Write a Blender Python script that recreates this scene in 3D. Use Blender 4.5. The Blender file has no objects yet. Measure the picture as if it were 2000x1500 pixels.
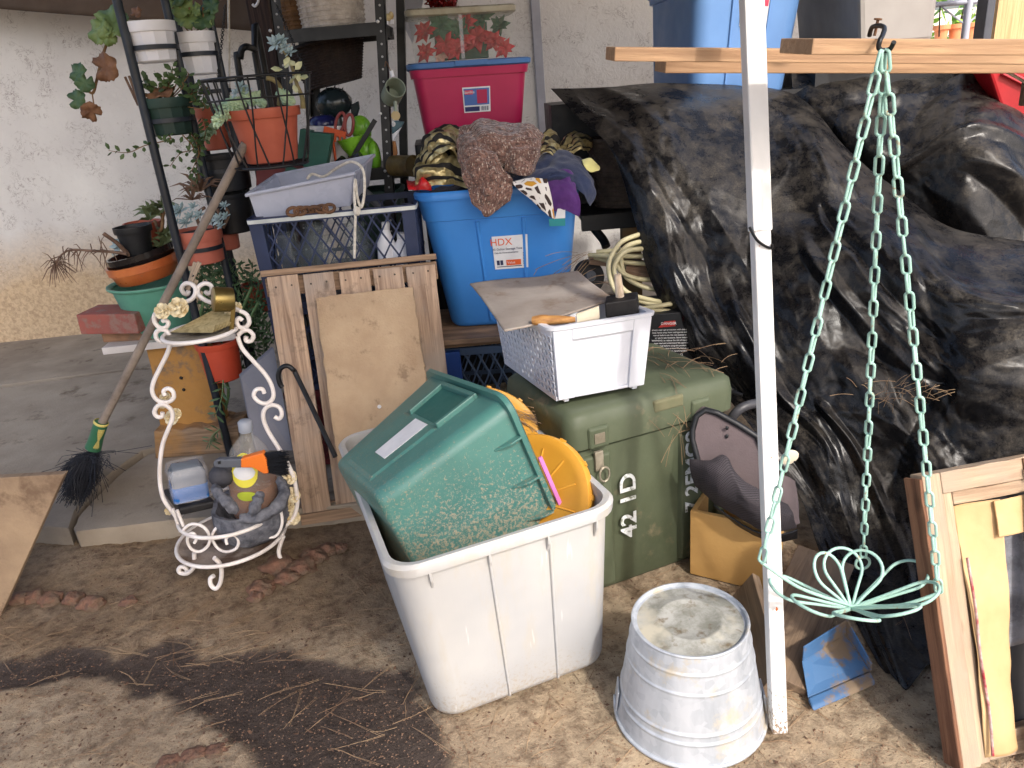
import bpy, math, random
import numpy as np
from mathutils import Vector as V, Matrix, noise as mn
random.seed(7)
S = bpy.context.scene
COL = S.collection
R_ = math.radians
# ---------------------------------------------------------------- camera
FPX, PITCH, ROLL, CH = 1500.0, 21.5, -5.0, 1.30
CAMROT = Matrix.Rotation(R_(90 - PITCH), 3, 'X') @ Matrix.Rotation(R_(ROLL), 3, 'Z')
CAMPOS = V((0, 0, CH))
cd = bpy.data.cameras.new('camera'); co = bpy.data.objects.new('camera', cd); COL.objects.link(co)
co.matrix_world = Matrix.Translation(CAMPOS) @ CAMROT.to_4x4()
cd.sensor_width = 36; cd.lens = 27.0; cd.clip_start = 0.05; cd.clip_end = 500
S.camera = co
# ---------------------------------------------------------------- light
SUN_DIR = V((0.33, -0.66, 0.70)).normalized()          # towards the sun
w = bpy.data.worlds.new('World'); S.world = w; w.use_nodes = True
nt = w.node_tree
sky = nt.nodes.new('ShaderNodeTexSky'); sky.sky_type = 'NISHITA'; sky.sun_disc = False
sky.sun_elevation = math.asin(SUN_DIR.z); sky.sun_rotation = math.atan2(SUN_DIR.x, SUN_DIR.y)
sky.air_density = .8; sky.dust_density = 4.0; sky.ozone_density = 0.4
bg = nt.nodes['Background']; nt.links.new(sky.outputs[0], bg.inputs[0]); bg.inputs[1].default_value = 0.15
sd = bpy.data.lights.new('sun', 'SUN'); sd.energy = 1.2; sd.angle = R_(2.0); sd.color = (1, .955, .89)
so = bpy.data.objects.new('sun', sd); COL.objects.link(so)
so.rotation_euler = SUN_DIR.to_track_quat('Z', 'Y').to_euler(); so.location = SUN_DIR * 20
S.view_settings.view_transform = 'Standard'; S.view_settings.look = 'None'
S.view_settings.exposure = 1.38; S.view_settings.gamma = 1
# ---------------------------------------------------------------- placing helpers (a viewing ray met with a real plane)
def ray(px, py): return CAMROT @ V(((px - 1000) / FPX, -(py - 750) / FPX, -1))
def at(px, py, d): return CAMPOS + ray(px, py) * d
def onz(px, py, z=0.0):
    r = ray(px, py); return CAMPOS + r * ((z - CH) / r.z)
def ony(px, py, y):
    r = ray(px, py); return CAMPOS + r * (y / r.y)
def depth(p): return -(CAMROT.transposed() @ (V(p) - CAMPOS)).z
def msz(npx, p): return npx / FPX * depth(p)              # size in metres of npx pixels at point p
# ---------------------------------------------------------------- materials
def lin(c):
    c = c / 255.0
    return c / 12.92 if c <= .04045 else ((c + .055) / 1.055) ** 2.4
def C(r, g, b):
    q = (lin(r), lin(g), lin(b)); y = .3 * q[0] + .6 * q[1] + .1 * q[2]; k = .02
    return tuple(x + (y - x) * k for x in q) + (1,)
def newmat(name):
    m = bpy.data.materials.new(name); m.use_nodes = True
    n = m.node_tree.nodes; return m, n, m.node_tree.links, n['Principled BSDF']
def coords(n, l, stretch=(1, 1, 1), src='Object', rot=(0, 0, 0)):
    tc = n.new('ShaderNodeTexCoord'); mp = n.new('ShaderNodeMapping')
    mp.inputs['Scale'].default_value = stretch; mp.inputs['Rotation'].default_value = rot
    l.new(tc.outputs[src], mp.inputs[0]); return mp.outputs[0]
def noise(n, l, co_, scale, detail=5, rough=.6, dist=0):
    t = n.new('ShaderNodeTexNoise'); t.inputs['Scale'].default_value = scale; t.inputs['Detail'].default_value = detail
    t.inputs['Roughness'].default_value = rough; t.inputs['Distortion'].default_value = dist
    l.new(co_, t.inputs['Vector']); return t.outputs['Fac']
def ramp(n, l, fac, a, b, ca=(0, 0, 0, 1), cb=(1, 1, 1, 1)):
    if a > b: a, b, ca, cb = b, a, cb, ca
    r = n.new('ShaderNodeValToRGB'); e = r.color_ramp.elements
    e[0].position = a; e[1].position = b; e[0].color = ca; e[1].color = cb
    l.new(fac, r.inputs[0]); return r.outputs[0]
def mix(n, l, fac, a, b, mode='MIX'):
    x = n.new('ShaderNodeMix'); x.data_type = 'RGBA'; x.blend_type = mode
    for s, v in ((0, fac), (6, a), (7, b)):
        if hasattr(v, 'links'): l.new(v, x.inputs[s])
        else: x.inputs[s].default_value = v
    return x.outputs[2]
def bump(n, l, h, strength, dist=.01, normal=None):
    b = n.new('ShaderNodeBump'); b.inputs['Strength'].default_value = strength; b.inputs['Distance'].default_value = dist
    l.new(h, b.inputs['Height'])
    if normal is not None: l.new(normal, b.inputs['Normal'])
    return b.outputs[0]
MATS = {}
def mat(name, col, col2=None, scale=6, rough=.5, bmp=0, bscale=60, bdist=.004, dirt=None, metal=0, stretch=(1, 1, 1),
        spec=.5, trans=0, alpha=1, sss=0, a=.35, b=.65, rvar=.12, coat=0, sheen=0, emit=0, ior=1.45):
    """colour varied by noise, optional dirt (colour, threshold, scale), roughness variation, fine relief"""
    if name in MATS: return MATS[name]
    m, n, l, p = newmat(name)
    co_ = coords(n, l, stretch)
    f = noise(n, l, co_, scale)
    base = mix(n, l, ramp(n, l, f, a, b), col, col2 or tuple(min(1, x * .82) for x in col[:3]) + (1,))
    rr = ramp(n, l, noise(n, l, co_, scale * 3, 4), .3, .7, (max(rough - rvar, .02),) * 3 + (1,), (min(rough + rvar, 1),) * 3 + (1,))
    if dirt:
        dc, th, ds = dirt
        fd = noise(n, l, co_, ds, 8, .68)
        k = ramp(n, l, fd, th, th + .1)
        base = mix(n, l, k, base, dc)
        rr = mix(n, l, k, rr, (.85, .85, .85, 1))
    l.new(base, p.inputs['Base Color']); l.new(rr, p.inputs['Roughness'])
    p.inputs['Metallic'].default_value = metal; p.inputs['Specular IOR Level'].default_value = spec
    p.inputs['Transmission Weight'].default_value = trans; p.inputs['Alpha'].default_value = alpha
    p.inputs['Coat Weight'].default_value = coat; p.inputs['Sheen Weight'].default_value = sheen; p.inputs['IOR'].default_value = ior
    if sss: p.inputs['Subsurface Weight'].default_value = sss; p.inputs['Subsurface Radius'].default_value = (.02, .02, .02)
    if bmp: l.new(bump(n, l, noise(n, l, co_, bscale, 6), bmp, bdist), p.inputs['Normal'])
    MATS[name] = m; return m
def wood(name, c1, c2, c3=None, axis=0, scale=1.0, rough=.75, dirt=None, bmp=.5, knots=True):
    """long grain along the piece's own axis, growth bands, knots"""
    if name in MATS: return MATS[name]
    m, n, l, p = newmat(name)
    st = [42 * scale] * 3; st[axis] = 1.6 * scale
    oi = n.new('ShaderNodeObjectInfo'); tc = n.new('ShaderNodeTexCoord'); ad = n.new('ShaderNodeVectorMath'); ad.operation = 'MULTIPLY_ADD'
    cmb = n.new('ShaderNodeCombineXYZ')
    for i in range(3): l.new(oi.outputs['Random'], cmb.inputs[i])
    l.new(cmb.outputs[0], ad.inputs[0]); ad.inputs[1].default_value = (7, 5, 3); l.new(tc.outputs['Object'], ad.inputs[2])
    mp = n.new('ShaderNodeMapping'); mp.inputs['Scale'].default_value = st; l.new(ad.outputs[0], mp.inputs[0]); g = mp.outputs[0]
    f1 = noise(n, l, g, 1.6, 8, .65, .8); f2 = noise(n, l, g, 6, 6, .7, .2); f3 = noise(n, l, ad.outputs[0], 5, 4)
    base = mix(n, l, ramp(n, l, f1, .38, .62), tuple(min(1, x * 1.12) for x in c1[:3]) + (1,), c2)
    base = mix(n, l, ramp(n, l, f2, .52, .72, (0, 0, 0, 1), (.5, .5, .5, 1)), base, tuple(x * .5 for x in c2[:3]) + (1,))
    if c3: base = mix(n, l, ramp(n, l, f3, .45, .7), base, c3)
    if knots:
        k = n.new('ShaderNodeTexVoronoi'); k.inputs['Scale'].default_value = 1.0
        mk = n.new('ShaderNodeMapping'); ks = [14 * scale] * 3; ks[axis] = 7 * scale; mk.inputs['Scale'].default_value = ks; l.new(ad.outputs[0], mk.inputs[0])
        l.new(mk.outputs[0], k.inputs['Vector'])
        base = mix(n, l, ramp(n, l, k.outputs['Distance'], .06, .16, (.6, .6, .6, 1), (0, 0, 0, 1)), base, tuple(x * .28 for x in c2[:3]) + (1,))
    if dirt:
        dc, th, ds = dirt
        base = mix(n, l, ramp(n, l, noise(n, l, ad.outputs[0], ds, 8, .7), th, th + .12), base, dc)
    l.new(base, p.inputs['Base Color']); p.inputs['Roughness'].default_value = rough; p.inputs['Specular IOR Level'].default_value = .3
    l.new(bump(n, l, f2, bmp, .003), p.inputs['Normal'])
    MATS[name] = m; return m
# ---------------------------------------------------------------- mesh builder
ORG = {}
TEXTS = []
class MB:
    def __init__(s): s.v = []; s.f = []; s.uv = None
    def add(s, vs, fs):
        k = len(s.v); s.v += [V(x) for x in vs]; s.f += [tuple(i + k for i in f) for f in fs]; return s
    def hexa(s, p):   # p: 8 points, bottom 4 ccw then top 4 ccw
        return s.add(p, [(3, 2, 1, 0), (4, 5, 6, 7), (0, 1, 5, 4), (1, 2, 6, 5), (2, 3, 7, 6), (3, 0, 4, 7)])
    def box(s, c, size, M=None):
        x, y, z = (q / 2 for q in size); c = V(c)
        P = [V(q) for q in ((-x, -y, -z), (x, -y, -z), (x, y, -z), (-x, y, -z), (-x, -y, z), (x, -y, z), (x, y, z), (-x, y, z))]
        return s.hexa([(M @ (c + q)) if M is not None else c + q for q in P])
    def tube(s, pts, r, n=8, closed=False, caps=True):
        pts = [V(p) for p in pts]; N = len(pts); rr = r if isinstance(r, (list, tuple)) else [r] * N
        tan = []
        for i in range(N):
            a = pts[(i - 1) % N] if (closed or i > 0) else pts[i]; b = pts[(i + 1) % N] if (closed or i < N - 1) else pts[i]
            t = b - a; tan.append(t.normalized() if t.length > 1e-9 else V((0, 0, 1)))
        ref = V((0, 0, 1)) if abs(tan[0].z) < .9 else V((1, 0, 0))
        u = tan[0].cross(ref).normalized(); rings = []
        for i in range(N):
            u = (u - tan[i] * u.dot(tan[i])); u = u.normalized() if u.length > 1e-9 else tan[i].orthogonal().normalized()
            vv = tan[i].cross(u)
            rings.append([pts[i] + (u * math.cos(2 * math.pi * k / n) + vv * math.sin(2 * math.pi * k / n)) * rr[i] for k in range(n)])
        return s.loft(rings, closed, caps and not closed)
    def loft(s, rings, closed=False, caps=True, capA=None, capB=None):
        n = len(rings[0]); k0 = len(s.v); N = len(rings)
        for r in rings: s.v += [V(x) for x in r]
        for i in range(N if closed else N - 1):
            a = k0 + i * n; b = k0 + ((i + 1) % N) * n
            for k in range(n): s.f.append((a + k, a + (k + 1) % n, b + (k + 1) % n, b + k))
        if not closed:
            if caps if capA is None else capA: s.f.append(tuple(k0 + k for k in reversed(range(n))))
            if caps if capB is None else capB: s.f.append(tuple(k0 + (N - 1) * n + k for k in range(n)))
        return s
    def lathe(s, prof, n=24, M=None, capA=False, capB=False, facet=None):
        rings = []
        for (r, z) in prof:
            ring = []
            for k in range(n):
                a = 2 * math.pi * k / n; rr = r * (facet(a) if facet else 1)
                p = V((rr * math.cos(a), rr * math.sin(a), z)); ring.append(M @ p if M is not None else p)
            rings.append(ring)
        return s.loft(rings, False, False, capA, capB)
    def grid(s, fn, nu, nv):
        k0 = len(s.v)
        for j in range(nv + 1):
            for i in range(nu + 1): s.v.append(V(fn(i / nu, j / nv)))
        W = nu + 1
        for j in range(nv):
            for i in range(nu):
                a = k0 + j * W + i; s.f.append((a, a + 1, a + W + 1, a + W))
        if k0 == 0: s.uv = (nu, nv)
        return s
    def blob(s, c, r, sub=2, amp=.15, fr=3, seed=0, M=None):
        import bmesh
        bm = bmesh.new(); bmesh.ops.create_icosphere(bm, subdivisions=sub, radius=1); bm.verts.ensure_lookup_table()
        r = r if isinstance(r, (tuple, list)) else (r, r, r); vs = []
        for q in bm.verts:
            d = 1 + amp * mn.noise(q.co * fr + V((seed * 3.1, seed * 1.7, seed)))
            p = V((q.co.x * r[0] * d, q.co.y * r[1] * d, q.co.z * r[2] * d))
            vs.append((M @ p if M is not None else p) + V(c))
        fs = [tuple(x.index for x in f.verts) for f in bm.faces]; bm.free(); return s.add(vs, fs)
    def build(s, name, material, parent=None, smooth=35, bevel=0, solid=0, sub=0, kind=None, M=None, label=None):
        """one mesh object; points are in world space (or in the piece's own frame M)"""
        me = bpy.data.meshes.new(name)
        O = V((0, 0, 0)); top = parent
        if parent is not None: O = ORG[parent.name]
        if M is not None: vs = s.v
        elif parent is not None: vs = [p - O for p in s.v]
        else:
            if s.v:
                a = np.array([tuple(p) for p in s.v]); O = V(((a[:, 0].min() + a[:, 0].max()) / 2, (a[:, 1].min() + a[:, 1].max()) / 2, a[:, 2].min()))
            vs = [p - O for p in s.v]
        me.from_pydata([tuple(p) for p in vs], [], s.f)
        if smooth:
            me.polygons.foreach_set('use_smooth', [True] * len(me.polygons)); me.update()
            if smooth < 179: me.set_sharp_from_angle(angle=R_(smooth))
        if s.uv:
            nu, nv = s.uv; lay = me.uv_layers.new(name='UVMap'); W = nu + 1
            for lp in me.loops:
                i = lp.vertex_index
                if i < W * (nv + 1): lay.data[lp.index].uv = ((i % W) / nu, (i // W) / nv)
        me.update(); me.validate(clean_customdata=False)
        o = bpy.data.objects.new(name, me); COL.objects.link(o)
        for mm in (material if isinstance(material, (list, tuple)) else [material]): me.materials.append(mm)
        if parent is not None: o.parent = parent
        if M is not None:
            if parent is not None:
                o.matrix_local = Matrix.Translation(-O) @ M; O = M.to_translation()
            else: o.matrix_world = M; O = M.to_translation()
        elif parent is None: o.location = O
        ORG[o.name] = O
        if bevel:
            b = o.modifiers.new('bevel', 'BEVEL'); b.width = bevel; b.segments = 2; b.limit_method = 'ANGLE'; b.angle_limit = R_(35)
        if solid:
            b = o.modifiers.new('solid', 'SOLIDIFY'); b.thickness = solid; b.offset = 0
        if sub:
            b = o.modifiers.new('sub', 'SUBSURF'); b.levels = sub; b.render_levels = sub
        if kind: o['kind'] = kind
        if label: o['label'] = label
        return o
def thing(name, label, cat, loc, group=None):
    o = bpy.data.objects.new(name, None); COL.objects.link(o); o.location = V(loc); o.empty_display_size = .05
    ORG[o.name] = V(loc); return tag(o, label, cat, group)
def tag(o, label, cat, group=None):
    o['label'] = label; o['category'] = cat
    if group: o['group'] = group
    return o
def struct(o): o['kind'] = 'structure'; return o
def frame(p0, p1, up=V((0, 0, 1)), mid=True):
    """matrix whose X runs p0->p1, Z is near up; origin at the middle"""
    p0, p1 = V(p0), V(p1); x = (p1 - p0).normalized(); y = V(up).cross(x).normalized(); z = x.cross(y)
    m = Matrix((x, y, z)).transposed().to_4x4(); m.translation = (p0 + p1) / 2 if mid else p0; return m
def plank(name, p0, p1, width, thick, material, parent=None, up=V((0, 0, 1)), bevel=.002, wob=.0, seg=1, label=None):
    """a board from p0 to p1; its wide face looks along up"""
    M = frame(p0, p1, up); L = (V(p1) - V(p0)).length; m = MB(); rings = []
    for i in range(seg + 1):
        x = -L / 2 + L * i / seg
        q = [mn.noise(V((x * 9, k * 3.3, L * 7 + width * 31))) * wob for k in range(4)]
        rings.append([(x, -width / 2 + q[0], -thick / 2), (x, width / 2 + q[1], -thick / 2), (x, width / 2 + q[2], thick / 2), (x, -width / 2 + q[3], thick / 2)])
    m.loft(rings); return m.build(name, material, parent, smooth=0, bevel=bevel, M=M, label=label)
def cr(p, t):
    """Catmull-Rom through list p at t in 0..1"""
    n = len(p) - 1; x = min(max(t * n, 0), n - 1e-9); i = int(x); f = x - i
    a, b, c, d = p[max(i - 1, 0)], p[i], p[i + 1], p[min(i + 2, n)]
    return ((b * 2) + (c - a) * f + (a * 2 - b * 5 + c * 4 - d) * f * f + (b * 3 - a - c * 3 + d) * f ** 3) * .5
def curve(pts, n=30): 
    pts = [V(q) for q in pts]; return [cr(pts, i / n) for i in range(n + 1)]
def surf(rows):
    rows = [[V(q) for q in r] for r in rows]
    return lambda u, v: cr([cr(r, u) for r in rows], v)
def drape(name, rows, material, parent=None, nu=40, nv=40, amp=.004, fr=9, solid=.003, seed=0, ridge=0, label=None, smooth=180):
    """cloth through a net of points, with folds"""
    f = surf(rows); m = MB(); e = 1e-3
    def fn(u, v):
        p = f(u, v); n_ = (f(min(u + e, 1), v) - f(max(u - e, 0), v)).cross(f(u, min(v + e, 1)) - f(u, max(v - e, 0)))
        n_ = n_.normalized() if n_.length > 1e-12 else V((0, 0, 1))
        q = p * fr + V((seed, seed * 2.3, seed * .7))
        d = mn.noise(q) + .5 * mn.noise(q * 2.1) + .25 * mn.noise(q * 4.3)
        if ridge: d += ridge * (1 - 2 * abs(mn.noise(q * .8 + V((3, 1, 7)))) ** .6)
        return p + n_ * d * amp
    m.grid(fn, nu, nv); return m.build(name, material, parent, smooth=smooth, solid=solid, label=label)
class Box:
    """a tapered box standing in the scene: (u, v, s) in -1..1, -1..1, 0..1 to world"""
    def __init__(s, x, y, z, yaw, rx, ry, w, d, h, t):
        s.M = Matrix.Translation((x, y, z)) @ (Matrix.Rotation(R_(yaw), 4, 'Z') @ Matrix.Rotation(R_(rx), 4, 'X') @ Matrix.Rotation(R_(ry), 4, 'Y'))
        s.w, s.d, s.h, s.t = w, d, h, t
    def loc(s, u, v, k):
        sc = s.t + (1 - s.t) * k; return V((u * s.w / 2 * sc, v * s.d / 2 * sc, k * s.h))
    def __call__(s, u, v, k, out=0):
        p = s.loc(u, v, k)
        return s.M @ p
    def ring(s, k, inset=0, rad=.06, n=6):
        """rounded rectangle at height k, inset metres"""
        sc = s.t + (1 - s.t) * k; a, b = s.w / 2 * sc - inset, s.d / 2 * sc - inset; r = max(min(rad - inset * .6, a * .95, b * .95), .003); out = []
        for cx, cy, a0 in ((a - r, b - r, 0), (-a + r, b - r, 90), (-a + r, -b + r, 180), (a - r, -b + r, 270)):
            for i in range(n + 1):
                t = R_(a0 + 90 * i / n); out.append(s.M @ V((cx + r * math.cos(t), cy + r * math.sin(t), k * s.h)))
        return out
    def quad(s, side, u0, u1, k0, k1, off=.002, nseg=1):
        """four points on a side face ('f' front v=-1, 'l' left u=-1, 'r', 'b'), pushed off outwards"""
        out = []
        for u, k in ((u0, k0), (u1, k0), (u1, k1), (u0, k1)):
            if side == 'f': p = s.loc(u, -1, k) + V((0, -off, 0))
            elif side == 'b': p = s.loc(-u, 1, k) + V((0, off, 0))
            elif side == 'l': p = s.loc(-1, -u, k) + V((-off, 0, 0))
            elif side == 'r': p = s.loc(1, u, k) + V((off, 0, 0))
            elif side == 't': p = s.loc(u, k, 1) + V((0, 0, off))
            out.append(s.M @ p)
        return out
    def slab(s, m, side, u0, u1, k0, k1, o0=-.002, o1=.006):
        return m.hexa(s.quad(side, u0, u1, k0, k1, o0) + s.quad(side, u0, u1, k0, k1, o1))
    def facemat(s, side, u, k, off):
        """frame with X along the face, Y up the face, Z outwards"""
        a, b, c, d = s.quad(side, u - .01, u + .01, k - .01, k + .01, off); x = (b - a).normalized(); y = (d - a); y = (y - x * y.dot(x)).normalized()
        m = Matrix((x, y, x.cross(y))).transposed().to_4x4(); m.translation = (a + b + c + d) / 4; return m
def text(body, size, M, material, parent, name='lettering', align='CENTER', extr=.0004, shear=0, sx=1, bold=0):
    cu = bpy.data.curves.new(name, 'FONT'); cu.body = body; cu.size = size; cu.align_x = align; cu.align_y = 'CENTER'; cu.extrude = extr; cu.shear = shear; cu.offset = bold
    cu.materials.append(material)
    o = bpy.data.objects.new(name, cu); COL.objects.link(o); o.parent = parent
    o.matrix_local = Matrix.Translation(-ORG[parent.name]) @ M @ Matrix.Diagonal((sx, 1, 1, 1)); TEXTS.append(o); return o
def tote(B, mt, parent, th=.004, rad=.05, lip=.012, lipk=.06, bottom=True, lipk2=0, nm='body', ribs=()):
    """open plastic tub: wall with inner face, then the rolled rim as a part of its own"""
    m = MB(); hk = th / B.h
    rings = [B.ring(0, 0.012, rad * .8), B.ring(.012, .003, rad), B.ring(.04, 0, rad)]
    rings += [B.ring(k, 0, rad) for k in (.3, .6, .9, 1)]
    rings += [B.ring(1, th, rad), B.ring(.6, th, rad), B.ring(.04 + hk, th, rad), B.ring(.012 + hk, th * 3, rad)]
    m.loft(rings, False, True); m.build(nm, mt, parent, 50)
    r = MB(); ls = lipk
    r.loft([B.ring(1 - ls, .0005, rad), B.ring(1 - ls, -lip, rad), B.ring(1 - .01, -lip - .001, rad), B.ring(1.008, -lip * .5, rad), B.ring(1.004, th * 1.3, rad), B.ring(1 - ls * .6, th * 1.25, rad)], True)
    r.build('rim', mt, parent, 50)
def pot(name, label, c, rt, rb, h, mt, group=None, rim=.18, facets=0, lip=1.06, soil=True, tilt=None, cat='plant pot', th=.003, n=28):
    """plant pot standing at c (centre of its base)"""
    t = thing(name, label, cat, c, group); T = Matrix.Translation(c) @ (tilt.to_4x4() if tilt is not None else Matrix())
    fc = (lambda a: 1 - .012 * (1 if int(a / (2 * math.pi) * facets * 2) % 2 else 0)) if facets else None
    nn = facets if facets else n; fc = None
    rr = lambda k: rb + (rt - rb) * k
    m = MB(); m.lathe([(rb * .9, .0), (rb, .004), (rr(1 - rim), h * (1 - rim)), (rr(1 - rim) - th, h * (1 - rim)), (rb - th, .008)], nn, T, True, True); m.build('body', mt, t, 20 if facets else 40)
    m = MB(); a = h * (1 - rim) - .002
    m.lathe([(rr(1 - rim) - .001, a), (rt * lip * .985, a), (rt * lip, a + .003), (rt * lip * 1.01, h), (rt * .97, h), (rr(1 - rim) - th, a)], 32, T); m.build('rim', mt, t, 40)
    if soil:
        m = MB(); m.lathe([(rt * .965, h * .9), (rt * .6, h * .915), (.001, h * .92)], 20, T); m.build('soil', MATS['soil'], t, 180)
    return t
# ================================================================ common materials
mat('soil', C(70, 52, 40), C(40, 30, 24), 40, .95, .8, 120)
BLACKMETAL = mat('black_metal', C(16, 18, 21), C(26, 28, 31), 9, .45, .1, 90, dirt=(C(110, 100, 88), .68, 14))
RACKMETAL = mat('rack_metal', C(33, 40, 50), C(24, 28, 36), 10, .42, .1, 90, dirt=(C(120, 115, 108), .7, 18))
BLACKPLASTIC = mat('black_plastic', C(30, 32, 36), C(20, 21, 24), 9, .5, .1, 90, dirt=(C(104, 95, 84), .66, 16))
WHITEPAINT = mat('white_painted_metal', C(236, 230, 226), C(214, 205, 198), 14, .4, .12, 120, dirt=(C(150, 112, 80), .69, 40))
TERRACOTTA = mat('terracotta_plastic', C(184, 92, 66), C(166, 80, 58), 7, .5, .06, 80, dirt=(C(150, 105, 80), .7, 12))
SALMON = mat('faded_pink_plastic', C(196, 112, 92), C(180, 98, 80), 7, .55, .06, 80, dirt=(C(140, 110, 92), .7, 12))
ROPE = mat('white_rope', C(226, 220, 208), C(190, 182, 168), 60, .8, .5, 260)
LABEL = mat('paper_label', C(226, 226, 226), C(206, 206, 208), 12, .6)
DARKINK = mat('dark_ink', C(46, 52, 84), C(46, 52, 84), 5, .7)
NEEDLE = mat('dry_pine_needle', C(164, 138, 106), C(112, 86, 66), 9, .8)
# ================================================================ ground
wet_poly = [onz(*q) for q in ((-60, 1292), (60, 1282), (130, 1262), (180, 1256), (225, 1284), (300, 1256), (335, 1238), (372, 1258), (385, 1282), (470, 1266), (560, 1262), (600, 1284), (720, 1302), (790, 1306), (812, 1330), (850, 1400), (905, 1540), (560, 1540), (505, 1500), (470, 1450), (425, 1432), (400, 1405), (335, 1375), (318, 1350), (250, 1352), (240, 1325), (150, 1318), (60, 1335), (-60, 1362))]
wp = np.array([(p.x, p.y) for p in wet_poly])
def wetdist(x, y):
    """signed distance to the wet patch, negative inside"""
    n = len(wp); ins = False; dm = 9
    for i in range(n):
        ax, ay = wp[i]; bx, by = wp[(i + 1) % n]
        if (ay > y) != (by > y) and x < (bx - ax) * (y - ay) / (by - ay) + ax: ins = not ins
        ex, ey = bx - ax, by - ay; t = max(0, min(1, ((x - ax) * ex + (y - ay) * ey) / (ex * ex + ey * ey + 1e-12)))
        dm = min(dm, math.hypot(x - ax - ex * t, y - ay - ey * t))
    return -dm if ins else dm
def gz(x, y):
    z = .010 * mn.noise(V((x * 2.3, y * 2.3, 1))) + .005 * mn.noise(V((x * 7, y * 7, 4))) + .003 * mn.noise(V((x * 19, y * 19, 2))) + .0040 * mn.noise(V((x * 42, y * 42, 6))) + .0030 * max(0, mn.noise(V((x * 75, y * 75, 9))))
    return z - .004
def build_ground():
    xs = sorted(set([-90, -40, -15, -6, -4, -3] + [round(-2.4 + .014 * i, 4) for i in range(300)] + [2, 3, 4, 6, 15, 40, 90]))
    ys = sorted(set([-60, -20, -6, -2, -.5, .2] + [round(.7 + .013 * i, 4) for i in range(125)] + [2.5, 2.8, 3.2, 4, 5, 6, 8, 12, 25, 60, 120]))
    m = MB(); W = len(xs); wet = []
    for y in ys:
        for x in xs:
            near = -2.6 < x < 2.2 and .5 < y < 2.6
            z = gz(x, y) if near else -.004
            wd = 9
            if -1.9 < x < .1 and .8 < y < 1.75:
                wd = wetdist(x, y) + .02 * mn.noise(V((x * 14, y * 14, 3))) + .012 * mn.noise(V((x * 40, y * 40, 8)))
                z -= .010 * max(0, min(1, (-wd + .01) / .05))
            wet.append(max(0, min(1, .5 - wd / .022))); m.v.append(V((x, y, z)))
    for j in range(len(ys) - 1):
        for i in range(W - 1):
            a = j * W + i; m.f.append((a, a + 1, a + W + 1, a + W))
    mt, n, l, p = newmat('dirt')
    co_ = coords(n, l)
    f1 = noise(n, l, co_, 3, 6); f2 = noise(n, l, co_, 28, 8, .7); f3 = noise(n, l, co_, 160, 6, .7); f4 = noise(n, l, co_, 9, 5)
    base = mix(n, l, ramp(n, l, f1, .35, .65), C(178, 160, 134), C(154, 136, 113))
    base = mix(n, l, ramp(n, l, f2, .45, .7), base, C(100, 82, 66))
    base = mix(n, l, ramp(n, l, f4, .55, .72), base, C(164, 142, 114))
    base = mix(n, l, ramp(n, l, f3, .60, .66), base, C(120, 80, 60))
    base = mix(n, l, ramp(n, l, f3, .34, .28), base, C(196, 172, 140))
    at_ = n.new('ShaderNodeAttribute'); at_.attribute_name = 'wet'
    moist = n.new('ShaderNodeAttribute'); moist.attribute_name = 'moist'
    base = mix(n, l, moist.outputs['Fac'], base, mix(n, l, 1.0, base, (.68, .63, .58, 1), 'MULTIPLY'))
    base = mix(n, l, at_.outputs['Fac'], base, mix(n, l, ramp(n, l, f2, .4, .7), C(78, 67, 60), C(58, 50, 45)))
    l.new(base, p.inputs['Base Color'])
    l.new(mix(n, l, at_.outputs['Fac'], (.95, .95, .95, 1), (.55, .55, .55, 1)), p.inputs['Roughness']); p.inputs['Specular IOR Level'].default_value = .25
    b1 = bump(n, l, f3, .5, .004); l.new(bump(n, l, f2, .9, .014, b1), p.inputs['Normal'])
    g = m.build('ground', mt, smooth=180); struct(g)
    a = g.data.attributes.new('wet', 'FLOAT', 'POINT'); a.data.foreach_set('value', wet)
    mo = []
    for q in m.v:
        k = 0
        if q.y < 2.5:      # damp band by the slab, left of the bin
            k = max(0, min(1, (-.12 - q.x) / .3)) * max(0, min(1, (q.y - 1.50) / .25)) * (1.0 + .5 * mn.noise(V((q.x * 4, q.y * 4, 2))))
        mo.append(max(0, min(1, k)))
    a = g.data.attributes.new('moist', 'FLOAT', 'POINT'); a.data.foreach_set('value', mo)
build_ground()
# ================================================================ concrete slab, broken along a crack
SZ = .06
CONC = mat('concrete', C(158, 147, 131), C(132, 121, 107), 3.5, .9, .6, 110, dirt=(C(104, 92, 78), .57, 6))
def slab_piece(pxs, name='slab_piece', dz=0):
    pts = []
    N = len(pxs)
    for i, q in enumerate(pxs):
        a = onz(*q, SZ + dz) if len(q) == 2 else V((q[0], q[1], SZ + dz)); qq = pxs[(i + 1) % N]
        b = onz(*qq, SZ + dz) if len(qq) == 2 else V((qq[0], qq[1], SZ + dz))
        k = max(1, min(40, int((b - a).length / .03)))
        for j in range(k):
            p = a.lerp(b, j / k); r = .006 if 0 < j else 0
            pts.append(p + V((mn.noise(p * 30), mn.noise(p * 33 + V((5, 0, 0))), 0)) * r)
    m = MB(); n = len(pts); c = sum(pts, V()) / n
    low = [V((p.x, p.y, -.05)) for p in pts]; ed = [V((p.x, p.y, p.z - .006)) + (p - c).normalized() * .004 for p in pts]
    m.loft([low, ed, pts], False, False); m.f.append(tuple(range(len(m.v) - n, len(m.v))))
    return m
pav = slab_piece([(145, 1030), (160, 1002), (198, 962), (236, 926), (290, 888), (430, 852), (560, 820), (-2.9 + 3.6, 2.75, 0), (.7, 2.23, 0), (520, 1000), (420, 1008), (352, 1014), (150, 1038)])
P = struct(pav.build('pavement', CONC, smooth=30))
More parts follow.
